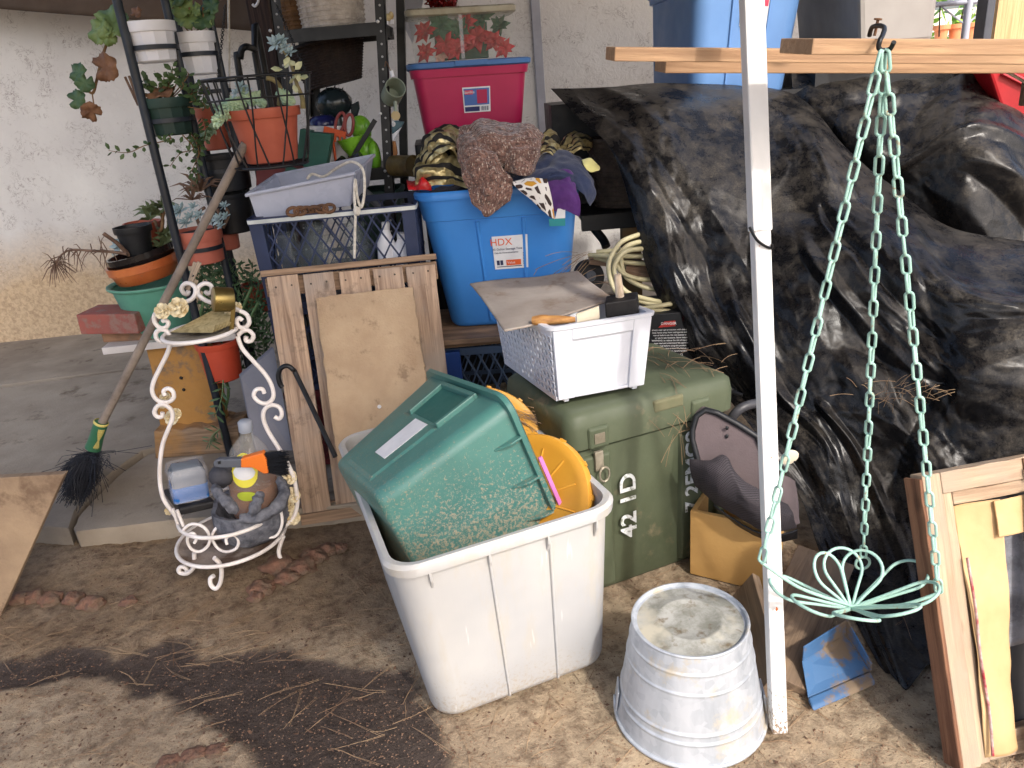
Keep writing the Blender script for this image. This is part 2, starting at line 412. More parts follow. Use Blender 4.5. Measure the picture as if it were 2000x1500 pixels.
slab_piece([(-420, 1040), (72, 1026), (133, 1031), (144, 998), (180, 957), (219, 920), (276, 880), (422, 844), (560, 815), (600, 706), (250, 724), (0, 758), (-420, 815)], dz=.006).build('slab_piece', CONC, P, 30)
slab_piece([(-420, 809), (0, 752), (250, 719), (610, 700), (1.3, 3.6, 0), (2.4, 5.2, 0), (-6, 5.0, 0), (-6, 3.6, 0)], dz=.003).build('slab_piece', CONC, P, 30)
# ================================================================ house wall
mt, n, l, p = newmat('stucco')
co_ = coords(n, l)
f1 = noise(n, l, co_, 1.6, 5); f2 = noise(n, l, co_, 22, 5, .6, 1.4); f3 = noise(n, l, co_, 120, 4); f4 = noise(n, l, co_, 9, 4); f5 = noise(n, l, co_, 48, 4, .6, .6)
base = mix(n, l, ramp(n, l, f1, .35, .65), C(212, 209, 204), C(199, 195, 191))
def contour(f, w0, w1):
    s1 = n.new('ShaderNodeMath'); s1.operation = 'SUBTRACT'; s1.inputs[1].default_value = .5; l.new(f, s1.inputs[0]); s2 = n.new('ShaderNodeMath'); s2.operation = 'ABSOLUTE'; l.new(s1.outputs[0], s2.inputs[0]); return ramp(n, l, s2.outputs[0], w0, w1, (1, 1, 1, 1), (0, 0, 0, 1))
ln = mix(n, l, 1.0, contour(f2, .004, .022), ramp(n, l, f4, .48, .6, (0, 0, 0, 1), (.7, .7, .7, 1)), 'MULTIPLY')
pit = ramp(n, l, f5, .26, .34, (.6, .6, .6, 1), (0, 0, 0, 1))
base = mix(n, l, ln, base, C(122, 110, 104)); base = mix(n, l, pit, base, C(140, 128, 122))
sx = n.new('ShaderNodeSeparateXYZ'); l.new(co_, sx.inputs[0])
ad = n.new('ShaderNodeMath'); ad.operation = 'MULTIPLY_ADD'; ad.inputs[1].default_value = -.34; l.new(f1, ad.inputs[0]); l.new(sx.outputs['Z'], ad.inputs[2])
stain = mix(n, l, 1.0, ramp(n, l, ad.outputs[0], .20, .56, (.8, .8, .8, 1), (0, 0, 0, 1)), ramp(n, l, sx.outputs['X'], -.6, .2, (1, 1, 1, 1), (0, 0, 0, 1)), 'MULTIPLY')
base = mix(n, l, stain, base, mix(n, l, ramp(n, l, f5, .35, .6), C(166, 134, 92), C(206, 176, 132)))
l.new(base, p.inputs['Base Color']); p.inputs['Roughness'].default_value = .95; p.inputs['Specular IOR Level'].default_value = .15
b0 = bump(n, l, f3, .25, .003); b1 = bump(n, l, f2, .35, .012, b0); l.new(bump(n, l, f5, .3, .006, b1), p.inputs['Normal'])
WY = lambda x: 4.60 + .06 * (x + 2.7)
hw = thing('house_wall', 'long pale stucco house wall with tan staining near the slab', 'wall', (-1, WY(-1), 0))
m = MB(); m.hexa([V((x, WY(x) + dy, z)) for z in (-.05, 3.2) for x, dy in ((-7, 0), (2.35, 0), (2.35, .25), (-7, .25))]); m.build('wall_face', mt, hw, 0)
tp = ony(1053, 120, WY(.15) - .02)
m = MB(); m.box((tp.x, WY(tp.x) - .012, 1.5), (.05, .02, 3.2)); m.build('trim_strip', mat('grey_trim', C(168, 168, 176), None, 8, .7), hw, 0, bevel=.003)
m = MB(); m.hexa([ony(*q, y) for y in (WY(-.4) - .22, WY(-.4) - .20) for q in ((780, -60), (842, -60), (806, 86), (783, 40))]); m.build('grey_panel', mat('grey_trim', C(168, 168, 176)), hw, 0)
# ================================================================ brown canopy above the yard and its hanging edge
CANV = mat('brown_canvas', C(72, 58, 46), C(58, 46, 37), 4, .9, .2, 200)
cn = thing('canopy', 'brown canvas canopy hanging over the top of the stucco wall', 'canopy', (-1.4, 4.2, 0))
e0, e1, e2 = ony(-420, -18, 4.25), ony(200, 34, 4.25), ony(530, 64, 4.25)
rows = [[V((q.x, 4.25 + .02 * math.sin(i * 1.7), q.z)) for i, q in enumerate(curve([e0, e1, e2], 6))], [V((q.x, 4.26, 2.05)) for q in curve([e0, e1, e2], 6)], [V((q.x, 4.3, 2.38)) for q in curve([e0, e1, e2], 6)]]
drape('valance', rows, CANV, cn, 60, 14, .012, 4, .004, 3)
rf = [(-1.0, .3), (.40, .3), (.52, 1.05), (.95, 1.3), (.95, 4.5), (-1.0, 4.5)]
m = MB(); m.loft([[V((x, y, 2.0 + .03 * math.sin(x * 2 + y))) for x, y in rf], [V((x, y, 2.02 + .03 * math.sin(x * 2 + y))) for x, y in rf]]); m.build('shade_roof_sheet', CANV, cn, 0)  # unseen roof, its outline shaped for where the shade falls
rf = [(-5, 4.05), (-1.16, 4.05), (-1.16, 4.5), (-5, 4.5)]
m = MB(); m.loft([[V((x, y, 2.37)) for x, y in rf], [V((x, y, 2.39)) for x, y in rf]]); m.build('unseen_eave_sheet', CANV, cn, 0)
rf = [(.96, 3.5), (2.4, 3.5), (2.4, 4.55), (.96, 4.5)]
m = MB(); m.loft([[V((x, y, 2.01)) for x, y in rf], [V((x, y, 2.03)) for x, y in rf]]); m.build('unseen_eave_sheet', CANV, cn, 0)  # strip added out of view to keep sun off the right wall
pb = ony(524, 100, 3.62)
m = MB(); m.box((pb.x, 3.62, 1.2), (msz(42, pb), .09, 2.36)); m.build('post', wood('dark_stained_wood', C(70, 52, 44), C(44, 33, 29), None, 2), cn, 0, bevel=.004)
# ================================================================ the bright yard past the end of the wall
yf = thing('yard_wall', 'pale garden wall glimpsed beyond the gate', 'wall', (4, 8.6, 0))
m = MB(); m.box((4.6, 8.6, .8), (6, .2, 1.62)); m.build('wall_face', mat('pale_wall', C(226, 216, 206), None, 2, .9), yf, 0)
fe = thing('fence_panel', 'tan plywood fence panel at the edge of the bright yard', 'fence', ony(1975, 60, 3.3) * 1)
q0, q1 = ony(1943, 40, 3.3), ony(2080, 40, 3.3)
m = MB(); m.box(((q0.x + q1.x) / 2, 3.3, .8), (q1.x - q0.x, .02, 1.9)); m.build('sheet', wood('tan_plywood', C(206, 176, 132), C(188, 156, 112), None, 2), fe, 0)
gp = thing('gate_post', 'dark grey square post between the yard gate and the fence panel', 'post', (ony(1930, 40, 3.7).x, 3.7, 0))
a, b = ony(1914, 40, 3.7), ony(1944, 40, 3.7); m = MB(); m.box(((a.x + b.x) / 2, 3.7, .85), (b.x - a.x, .08, 1.9)); m.build('shaft', mat('grey_paint', C(84, 88, 98), C(70, 74, 84), 5, .6), gp, 0, bevel=.004)
ga = thing('yard_gate', 'pale metal gate frame with crossed braces in front of the bright yard', 'gate', (ony(1880, 40, 3.9).x, 3.9, 0))
GM = mat('pale_metal', C(176, 180, 196), C(150, 154, 170), 5, .5)
def rod(nm, pts, r, mt_, par, n=8): m = MB(); m.tube(pts, r, n); return m.build(nm, mt_, par, 60)
ax = ony(1888, 40, 3.9).x; zt = ony(1888, 4, 3.9).z
rod('upright', [(ax, 3.9, 0), (ax, 3.9, zt + .5)], .018, GM, ga)
rod('top_rail', [(ax - .6, 3.9, zt), (ax + .35, 3.9, zt)], .012, GM, ga)
for dx in (-.17, .14): rod('brace', [(ax, 3.9, zt - .10), (ax + dx, 3.9, zt + .02)], .004, GM, ga, 6)
rod('hanging_cord', [ony(1836, 12, 3.88), ony(1834, 72, 3.88)], .003, BLACKMETAL, ga, 6)
LEAFY = mat('bright_leaf', C(150, 190, 60), C(110, 160, 44), 9, .5)
tr = thing('yard_tree', 'small sunlit green tree beyond the gate', 'tree', (ony(1900, 40, 6.2).x, 6.2, 0)); X = ORG[tr.name].x
m = MB(); m.tube(curve([(X, 6.2, 0), (X + .03, 6.2, .7), (X - .05, 6.25, 1.4), (X + .1, 6.2, 2.0)], 12), [.05 - .003 * i for i in range(13)]); m.build('trunk', wood('bark', C(120, 100, 80), C(80, 64, 50), None, 2), tr, 60)
m = MB()
for i in range(900):
    c = V((X + random.gauss(0, .38), 6.2 + random.gauss(0, .3), 1.75 + random.gauss(0, .36)));  d = V((random.gauss(0, 1), random.gauss(0, 1), random.gauss(0, 1))).normalized(); e = d.orthogonal().normalized(); s_ = random.uniform(.04, .08)
    m.add([c, c + d * s_ + e * s_ * .4, c + d * s_ * 2, c + d * s_ - e * s_ * .4], [(0, 1, 2, 3)])
m.build('crown', LEAFY, tr, 0)
TILE = mat('orange_clay', C(222, 150, 104), C(206, 128, 86), 6, .7)
lg = thing('garden_ledge', 'low sunlit block ledge carrying orange clay pots in the yard', 'ledge', (ony(1870, 70, 5.2).x, 5.2, 0)); lz = ony(1866, 84, 5.2).z
m = MB(); m.box((ony(1870, 70, 5.2).x, 5.25, lz / 2), (1.4, .3, lz)); m.build('block', mat('pale_wall', C(226, 216, 206)), lg, 0)
for i, px in enumerate((1836, 1864, 1893)):
    c = V((ony(px, 84, 5.2).x, 5.2, lz)); t = thing('clay_pot', ['orange clay pot in the yard beside the grey bin', 'second orange clay pot in the yard, under the crossed braces', 'orange clay pot in the yard behind the gate upright'][i], 'plant pot', c, 'clay pots in the bright yard')
    m = MB(); m.lathe([(.03, .001), (.04, .08), (.052, .085), (.052, .11), (.045, .11), (.03, .02)], 16, Matrix.Translation(c), True); m.build('body', TILE, t, 40)

# ================================================================ unseen pine added behind the viewer's right shoulder; crown shaped to shade the left half
pt = thing('shade_pine', 'tall pine tree added out of view, its crown shaped to shade the slab', 'tree', (1.6, -5.6, 0)); rr = random.Random(21)
m = MB(); m.tube(curve([(1.6, -5.6, 0), (1.5, -5.5, 3), (1.2, -5.1, 6), (.9, -4.6, 8)], 16), [.2 - .009 * i for i in range(17)], 10); m.build('trunk', wood('bark', C(120, 100, 80), C(80, 64, 50)), pt, 60)
m = MB()
for i in range(17000):
    g = V((rr.uniform(-6.4, -.15), rr.uniform(.1, 8.2), 0))
    if g.x > -.42 + .16 * mn.noise(V((g.y * 1.3, 0, 5))): continue
    c = g + SUN_DIR * rr.uniform(8.2, 9.6); d = V((rr.gauss(0, 1), rr.gauss(0, 1), rr.gauss(0, .6))).normalized(); e = d.orthogonal().normalized(); s_ = rr.uniform(.10, .2)
    m.add([c - e * s_ * .25, c + d * s_ - e * s_ * .12, c + d * s_ * 1.6, c + d * s_ + e * s_ * .25, c + e * s_ * .3], [(0, 1, 2, 3, 4)])
m.build('crown', mat('pine_foliage', C(70, 92, 56), C(52, 74, 44), 6, .7), pt, 0)
# ================================================================ leaves
GER = mat('geranium_leaf', C(128, 146, 88), C(94, 118, 64), 18, .55, .3, 90)
GERD = mat('geranium_leaf_dark', C(78, 104, 66), C(58, 84, 52), 18, .55, .3, 90)
GERB = mat('geranium_leaf_dying', C(140, 100, 70), C(98, 66, 48), 22, .7, .4, 90)
STEM = mat('brown_stem', C(140, 106, 70), C(98, 74, 50), 20, .8)
SEDUM = mat('pale_sedum', C(150, 182, 158), C(186, 204, 160), 22, .5)
SUCC = mat('blue_succulent', C(172, 190, 196), C(140, 164, 166), 22, .5)
CREAM = mat('cream_succulent', C(206, 204, 164), C(170, 176, 130), 22, .55)
JADE = mat('jade_leaf', C(86, 108, 64), C(60, 84, 48), 25, .45)
DRY = mat('dried_plant', C(130, 104, 86), C(96, 74, 62), 25, .85)
GREENST = mat('green_stem', C(110, 138, 94), C(80, 110, 70), 25, .55)
def lobed(c, n_, up, r, mt_, par, lobes=5, seed=0, name='leaf'):
    """scalloped round leaf, cupped"""
    rnd = random.Random(seed); n_ = V(n_).normalized(); up = V(up); x = (up - n_ * up.dot(n_)).normalized(); y = n_.cross(x); m = MB(); N = 40; c = V(c)
    m.v.append(c - n_ * r * .12)
    for k in (0.5, 1):
        for i in range(N):
            a = 2 * math.pi * i / N; gap = abs(((a + math.pi) % (2 * math.pi)) - math.pi)
            rr = r * k * (1 - .10 * (.5 + .5 * math.cos(a * lobes * 1.0 + 2)) - .04 * math.cos(a * lobes * 3) * k) * (1 - .55 * math.exp(-((a - math.pi) / .28) ** 2)) * (1 + .06 * rnd.uniform(-1, 1))
            m.v.append(c + x * math.cos(a) * rr + y * math.sin(a) * rr + n_ * (r * .16 * k * k * math.cos(a * lobes) + .1 * r * rnd.uniform(-.3, .3)))
    for i in range(N):
        j = (i + 1) % N; m.f.append((0, 1 + i, 1 + j)); m.f.append((1 + i, 1 + N + i, 1 + N + j, 1 + j))
    return m.build(name, mt_, par, 180, solid=.0012)
def bead(m, c, d, L, wd, th=None):
    """small fat succulent leaf"""
    d = V(d).normalized(); e = d.orthogonal().normalized(); g = d.cross(e); th = th or wd; k = len(m.v)
    m.v += [c, c + d * L]
    for t, q in ((.3, .8), (.65, 1)):
        for i in range(5):
            a = 2 * math.pi * i / 5; m.v.append(c + d * L * t + e * math.cos(a) * wd * q * .5 + g * math.sin(a) * th * q * .5)
    for i in range(5):
        j = (i + 1) % 5; m.f += [(k, k + 2 + j, k + 2 + i), (k + 2 + i, k + 2 + j, k + 7 + j, k + 7 + i), (k + 7 + i, k + 7 + j, k + 1)]
def donkey(m, path, L=.022, wd=.011, n=110):
    """trailing stem crowded with bead leaves"""
    P_ = curve(path, 40)
    for i in range(n):
        t = i / n; p = cr(P_, t); d = (cr(P_, min(t + .02, 1)) - cr(P_, max(t - .02, 0))).normalized(); e = d.orthogonal().normalized(); g = d.cross(e); a = i * 2.4
        bead(m, p, e * math.cos(a) + g * math.sin(a) + d * .9, L * random.uniform(.8, 1.15), wd)
def rosette(m, c, up, r, n=16, wd=.35):
    up = V(up).normalized(); e = up.orthogonal().normalized(); g = up.cross(e)
    for i in range(n):
        a = i * 2.4; t = i / n; d = (e * math.cos(a) + g * math.sin(a)) * (1 - t * .7) + up * (.15 + t)
        bead(m, V(c), d, r * (1 - .5 * t), r * wd, r * .12)
def sprig(m, path, n=20, L=.02, wd=.012, mb_stem=None, r=.0025):
    P_ = curve(path, 30)
    if mb_stem is not None: mb_stem.tube(P_, [r * (1 - .6 * i / 30) for i in range(31)], 6)
    for i in range(n):
        t = (i + .5) / n; p = cr(P_, t); d = (cr(P_, min(t + .03, 1)) - cr(P_, max(t - .03, 0))).normalized(); e = d.orthogonal().normalized(); g = d.cross(e); a = i * 2.2
        bead(m, p + (e * math.cos(a) + g * math.sin(a)) * r, e * math.cos(a) + g * math.sin(a) + d * .5, L * random.uniform(.7, 1.2), wd, .004)
def spikes(m, c, r, n=24, w_=.006, zmin=.1):
    for i in range(n):
        d = V((random.gauss(0, 1), random.gauss(0, 1), abs(random.gauss(0, 1)) + zmin)).normalized(); L = r * random.uniform(.6, 1.1); e = d.orthogonal().normalized()
        a = V(c); b_ = a + d * L * .6; t = a + d * L + V((0, 0, -.25 * L)); m.add([a - e * w_ / 2, a + e * w_ / 2, b_ + e * w_ / 2.5, t, b_ - e * w_ / 2.5], [(0, 1, 2, 4), (4, 2, 3)])
# ================================================================ tall metal plant rack
pA = V((-1.095, 2.666, 0)); YB, YC = 2.80, 2.95
pB = V((ony(412, 375, YB).x, YB, 0)); pC = V((ony(432, 110, YC).x, YC, 0))
rk = thing('plant_rack', 'tall dark metal rack of upright poles holding ringed flower pots by the wall', 'plant rack', (pB.x, YB, SZ))
for q in (pA, pB, pC, V((pA.x + .05, 3.0, 0))):
    m = MB(); m.tube([V((q.x, q.y, SZ)), V((q.x - .008, q.y, 1.0)), V((q.x - .015, q.y, 2.1))], .0145 if q == pA else .0135, 12); m.build('pole', RACKMETAL, rk, 60)
rw = random.Random(3)
def ring_at(c, r, z, lab=None):
    m = MB(); pts = [V((c.x + r * math.cos(a), c.y + r * math.sin(a), z)) for a in [2 * math.pi * k / 40 for k in range(40)]]
    m.loft([[p + V((0, 0, -.007)), p + (p - V((c.x, c.y, z))).normalized() * .004 + V((0, 0, -.007)), p + (p - V((c.x, c.y, z))).normalized() * .004 + V((0, 0, .007)), p + V((0, 0, .007))] for p in pts], True); m.build('pot_ring', RACKMETAL, rk, 40)
def rackpot(name, label, px, pt, pb_, Y, wt, wb, mt_, ringpy=None, facets=0, rim=.24, group=None, soil=True):
    b_ = ony(px, pb_, Y); t_ = ony(px, pt, Y); c = V((b_.x, Y, b_.z)); rt = msz(wt, t_) / 2
    o = pot(name, label, c, rt / 1.06, msz(wb, b_) / 2, t_.z - b_.z, mt_, group, rim, facets, soil=soil)
    if ringpy: ring_at(c, rt * .93, ony(px, ringpy, Y).z)
    return o, c, t_.z - b_.z, rt
WPOT = mat('white_plastic', C(238, 238, 242), C(226, 226, 232), 6, .4, .03, 60, dirt=(C(180, 172, 160), .72, 9))
GPOT = mat('dark_green_plastic', C(40, 66, 58), C(34, 56, 50), 6, .5, .03, 60, dirt=(C(110, 120, 108), .72, 9))
gq = 'white faceted pots held in the plant rack'
w1, c1, h1, r1 = rackpot('potted_geranium', 'white faceted pot with long trailing geranium stem, highest on the rack', 306, 42, 122, 2.74, 100, 78, WPOT, 94, 12, group=gq)
w2, c2, h2, r2 = rackpot('potted_geranium', 'white faceted pot with upright green leaves, behind the highest pot', 394, 62, 146, 2.88, 80, 64, WPOT, 106, 12, group=gq)
w3, c3, h3, r3 = rackpot('plant_pot', 'white pot half hidden behind the black wire hanging basket', 426, 152, 206, 3.06, 62, 50, WPOT, 178, 12, group=gq)
g1, cg, hg, rg = rackpot('potted_succulent', 'dark green faceted pot with a long trailing jade sprig on the rack', 338, 190, 264, 2.74, 97, 74, GPOT, 234, 12)
o1, co1, ho1, ro1 = rackpot('potted_sedum', 'small red-orange pot with pale sedum behind the hanging basket', 428, 208, 292, 2.98, 66, 48, TERRACOTTA, None, rim=.2)
k1, ck, hk1, rk1 = rackpot('nursery_pot', 'large black nursery pot in the rack below the small red-orange pot', 446, 300, 372, 2.92, 104, 90, BLACKPLASTIC, 330, soil=False, rim=.1)
k2, ck2, hk2, rk2 = rackpot('nursery_pot', 'lower black nursery pot beside the clear plastic tray', 462, 376, 452, 2.90, 86, 70, BLACKPLASTIC, None, soil=False, rim=.1)
s1, cs1, hs1, rs1 = rackpot('potted_succulent', 'faded pink pot of grey rosettes behind the broom handle', 400, 446, 512, 2.76, 90, 76, SALMON, 482, rim=.3)
s2, cs2, hs2, rs2 = rackpot('plant_pot', 'faded pink pot tucked behind the other pink pot', 447, 438, 486, 2.92, 52, 44, SALMON, None, rim=.3)
o2, co2, ho2, ro2 = rackpot('plant_pot', 'bright orange pot in the rack, lowest beside the yellow bench', 440, 662, 738, 2.72, 84, 66, mat('bright_orange_plastic', C(196, 76, 48), C(176, 64, 42), 6, .5, .05, 80), 668, rim=.14, soil=False)
o3, co3, ho3, ro3 = rackpot('plant_pot', 'red-orange pot deep among the weeds beside the pallet', 506, 552, 608, 3.05, 50, 40, TERRACOTTA, None)
# geranium of the topmost pot, hanging out to the left
gp_ = lambda px, py, y=2.72: ony(px, py, y)
m = MB(); m.tube(curve([c1 + V((-.05, 0, h1)), gp_(222, 50), gp_(205, 95), gp_(195, 130), gp_(188, 160), gp_(180, 182), gp_(160, 165)], 40), .0045, 8); m.tube(curve([gp_(180, 182), gp_(182, 196), gp_(184, 208)], 8), .002, 6); m.build('stem', STEM, w1, 60)
for i, (px, py, r, nx, nz, mt_) in enumerate(((218, 44, 40, .1, .5, GER), (196, 62, 32, -.3, .3, GER), (212, 72, 20, .2, -.2, GER), (206, 132, 33, -.2, .1, GERB), (152, 142, 24, -.4, .4, GERD), (166, 162, 22, .2, .2, GERD), (150, 194, 23, -.1, .3, GERD), (178, 218, 24, .3, -.5, GERB))):
    c = gp_(px, py, 2.70 - .01 * (i % 3)); lobed(c, (nx, -1, nz), (math.cos(i * 2.1), 0, math.sin(i * 2.1)), msz(r * .86, c), mt_, w1, 5, i)
for i, (px, py, r, mt_) in enumerate(((352, 10, 26, GER), (366, 34, 24, GER), (396, 34, 26, GERD), (345, -8, 22, GERD), (266, 24, 12, GERB), (412, 12, 20, GERD), (380, 20, 16, GER), (330, 20, 13, GERB), (405, 45, 14, GER))):
    c = ony(px, py, 2.86); lobed(c, (.2 - .1 * i, -1, .5), (1, 0, i - 2), msz(r, c), mt_, w2, 5, 20 + i)
m = MB()
for px in (352, 370, 396): m.tube(curve([c2 + V((0, 0, h2 * .9)), ony(px, 40, 2.87), ony(px, 14, 2.86)], 8), .003, 6)
m.build('stems', STEM, w2, 60, kind='stuff')
# jade of the green pot
L_, st = MB(), MB()
sprig(L_, [cg + V((0, -.06, .01)), ony(332, 272, 2.68), ony(284, 284, 2.66), ony(250, 298, 2.66), ony(212, 294, 2.66)], 22, .024, .014, st)
sprig(L_, [cg + V((.05, -.05, 0)), ony(378, 290, 2.7), ony(352, 300, 2.7), ony(332, 325, 2.7)], 16, .024, .014, st)
sprig(L_, [cg + V((.06, 0, 0)), ony(382, 275, 2.72), ony(388, 300, 2.72), ony(372, 338, 2.74)], 26, .024, .015, st)
for q in ([(384, 268), (392, 290), (384, 320), (388, 350)], [(395, 230), (402, 250), (398, 280)], [(376, 330), (384, 350), (376, 372)], [(404, 170), (398, 186), (392, 204)]): sprig(L_, [ony(*p_, 2.78) for p_ in q], 16, .024, .014, st)
for px, py in ((290, 160), (296, 176), (320, 150), (345, 150), (336, 130), (372, 170), (284, 150), (310, 168), (356, 160), (365, 140), (330, 160), (388, 165), (378, 186), (396, 200)): sprig(L_, [cg + V((0, 0, hg * .85)), ony(px, py + 12, 2.73), ony(px, py, 2.72)], 8, .03, .02, st)
L_.build('foliage', JADE, g1, 60); st.build('stems', STEM, g1, 60, kind='stuff')
m = MB(); m.tube([ony(244, 150, 2.72), ony(270, 206, 2.72)], .004, 6); m.tube([ony(252, 148, 2.72), ony(272, 206, 2.72)], .004, 6); m.build('dry_twig', DRY, g1, 60)
lobed(cg + V((.0, -.03, hg + .02)), (0, -.5, 1), (1, 0, 0), .05, GERB, g1, 5, 50)
m = MB(); donkey(m, [co1 + V((-.02, 0, ho1)), ony(428, 214, 2.9), ony(424, 236, 2.88), ony(412, 256, 2.86), ony(394, 270, 2.86)], .024, .012, 90); m.build('foliage', SEDUM, o1, 60)
# rosettes in the pink pot, weeds below
m = MB()
for px, py, r in ((352, 412, 22), (372, 424, 16), (362, 436, 16), (390, 420, 15), (345, 436, 12), (412, 432, 14), (428, 428, 18), (438, 402, 13), (442, 422, 12), (432, 440, 12), (378, 404, 13)): rosette(m, ony(px, py, 2.74), (random.uniform(-.4, .4), -1, .7), msz(r, s1.location), 16)
m.build('foliage', SUCC, s1, 60)
m = MB()
for q in ([(392, 446), (384, 420), (400, 405)], [(420, 446), (430, 425), (424, 408)], [(436, 445), (446, 420), (440, 405)]): m.tube(curve([ony(*p_, 2.76) for p_ in q], 10), .006, 6)
spikes(m, ony(376, 390, 2.76), .09, 26); spikes(m, ony(392, 372, 2.78), .11, 26, .012); m.build('dry_leaf', DRY, s1, 60)
wd_ = thing('weed_clump', 'tangle of dark green weeds growing in the shade behind the white stand', 'weeds', (ony(455, 780, 2.85).x, 2.85, SZ))
m, st = MB(), MB(); rr = random.Random(5)
for i in range(90):
    px, py = rr.uniform(385, 515), rr.uniform(505, 665); p0 = ony(px + rr.uniform(-10, 30), py + 60, 2.9 + rr.uniform(-.03, .15)); p1 = ony(px, py, 2.84 + rr.uniform(-.05, .2))
    sprig(m, [V((p0.x, p0.y, max(SZ, p0.z))), p0.lerp(p1, .5) + V((rr.uniform(-.03, .03), 0, .02)), p1], 14, .035, .011, st, .002)
for q in ([(452, 640), (470, 610), (492, 560)], [(440, 800), (446, 760), (430, 720)], [(380, 640), (395, 600), (400, 570)], [(470, 680), (480, 640), (505, 590)]): st.tube(curve([ony(*p_, 2.80) for p_ in q], 12), .006, 6)
sprig(m, [ony(436, 742, 2.66), ony(432, 780, 2.62), ony(420, 812, 2.6)], 14, .045, .010, st); sprig(m, [ony(430, 838, 2.6), ony(415, 850, 2.58), ony(408, 866, 2.58)], 14, .05, .006, st)
m.build('foliage', mat('weed_leaf', C(84, 112, 78), C(56, 84, 56), 20, .6), wd_, 60); st.build('stems', GREENST, wd_, 60, kind='stuff')
# ================================================================ hanging wire basket with orange pot
YH = 2.56; hc = ony(506, 150, YH); hb_ = ony(534, 322, YH); R0, R1 = msz(104, hc), msz(66, hb_)
hcx = hb_.x
hbk = thing('hanging_basket', 'black wire hanging basket with looped sides around an orange pot', 'wire basket', (hcx, YH, hb_.z))
def hoop(par, c, r, z, rad, mt_, nm='hoop', sq=1, n=44): 
    m = MB(); m.tube([V((c[0] + r * math.cos(2 * math.pi * k / n), c[1] + r * sq * math.sin(2 * math.pi * k / n), z)) for k in range(n)], rad, 8, True); return m.build(nm, mt_, par, 60)
hoop(hbk, (hcx, YH), R0, hc.z, .0035, BLACKMETAL); hoop(hbk, (hcx, YH), R0 * .97, hc.z - .06, .0025, BLACKMETAL); hoop(hbk, (hcx, YH), R1, hb_.z, .005, BLACKMETAL)
for k in range(18):
    a0 = 2 * math.pi * k / 18; pts = []
    for t in [i / 10 for i in range(11)]:
        a = a0 + (.28 if k % 2 else -.28) * math.sin(t * math.pi * .5); r = R1 + (R0 - R1) * (t ** .8); pts.append(V((hcx + r * math.cos(a), YH + r * math.sin(a), hb_.z + (hc.z - hb_.z) * t)))
    m = MB(); m.tube(pts, .0028, 6); m.build('wire', BLACKMETAL, hbk, 60)
for k in range(5): rod('floor_wire', [V((hcx - R1 * .9, YH - .08 + .04 * k, hb_.z + .004)), V((hcx + R1 * .9, YH - .08 + .04 * k, hb_.z + .004))], .003, BLACKMETAL, hbk, 6)
def chain(par, pts, L, wd, r, mt_, nm='chain_link', n=6, flip=0):
    """links one after another down a line; every second one turned"""
    p0, p1 = V(pts[0]), V(pts[1]); d = (p1 - p0); N = max(2, round(d.length / (L - 2 * r))); d.normalize(); e = d.cross(V((0, 1, 0.05))).normalized(); g = d.cross(e); step = (V(pts[1]) - p0).length / N
    M0 = None; out = []
    for i in range(N):
        c = p0 + d * step * (i + .5); tw = R_(40 if (i + flip) % 2 else -50) + random.uniform(-.25, .25); ax_ = e * math.cos(tw) + g * math.sin(tw); ring = []; ll = step / 2 + r - wd / 2
        for k in range(14):
            a = 2 * math.pi * k / 14; ring.append(c + ax_ * math.cos(a) * (wd / 2 - r) + d * (math.sin(a) * (wd / 2 - r) + (ll if math.sin(a) > 0 else -ll)))
        m = MB(); m.tube(ring, r, n, True); out.append(m.build(nm, mt_, par, 60))
    return out
for q in ((440, 10), (540, 10)):
    t_ = ony(*q, YH + .1); a_ = ony(424 if q[0] == 440 else 600, 150, YH)
    m = MB(); N = 34
    for i in range(N):
        c = t_.lerp(V((a_.x, YH, hc.z)), (i + .5) / N); d = (V((a_.x, YH, hc.z)) - t_).normalized(); e = (d.cross(V((0, 1, 0))) if i % 2 else d.cross(V((0, 1, 0))).cross(d)).normalized(); hl = (t_ - a_).length / N * .62
        m.tube([c + d * math.sin(2 * math.pi * k / 8) * hl + e * math.cos(2 * math.pi * k / 8) * .0045 for k in range(8)], .0014, 4, True)
    m.build('chain', BLACKMETAL, hbk, 60)
pb0 = ony(538, 314, YH); pt0 = ony(530, 216, YH)
hp = pot('potted_sedum', 'orange plastic pot of trailing sedum inside the black wire basket', V((hcx, YH, hb_.z + .009)), msz(132, pt0) / 2, msz(96, pb0) / 2, pt0.z - hb_.z, TERRACOTTA, None, .16)
zt = pt0.z
m = MB(); f3 = lambda px, py, y=YH - .02: ony(px, py, y)
for q in ([(470, 215), (445, 205), (432, 215)], [(480, 212), (462, 198), (448, 204)], [(560, 205), (555, 190), (548, 182)], [(500, 205), (484, 190), (478, 178)], [(575, 205), (566, 196), (560, 188)], [(520, 208), (505, 196), (500, 186)]): donkey(m, [f3(*p_) for p_ in q], .022, .012, 50)
donkey(m, [f3(455, 215), f3(436, 226, YH - .1), f3(424, 236, YH - .14)], .024, .013, 60)
m.build('foliage', SEDUM, hp, 60)
m = MB()
for px, py, r in ((540, 85, 24), (556, 92, 16), (566, 102, 16), (550, 78, 15), (470, 170, 16), (462, 182, 14), (486, 176, 12)): rosette(m, ony(px, py, YH - .04), (random.uniform(-.5, .5), -1, .6), msz(r, hc), 13, .42)
m.build('rosettes', SUCC, hp, 60, kind='stuff')
m = MB()
for px, py in ((556, 128), (552, 136), (560, 118), (576, 148), (584, 150), (572, 160), (582, 138), (575, 165), (566, 112), (590, 120)): bead(m, ony(px, py, YH - .05), (random.uniform(-1, 1), -.4, random.uniform(-1, .4)), .035, .022, .008)
m.build('pale_leaf', CREAM, hp, 60)
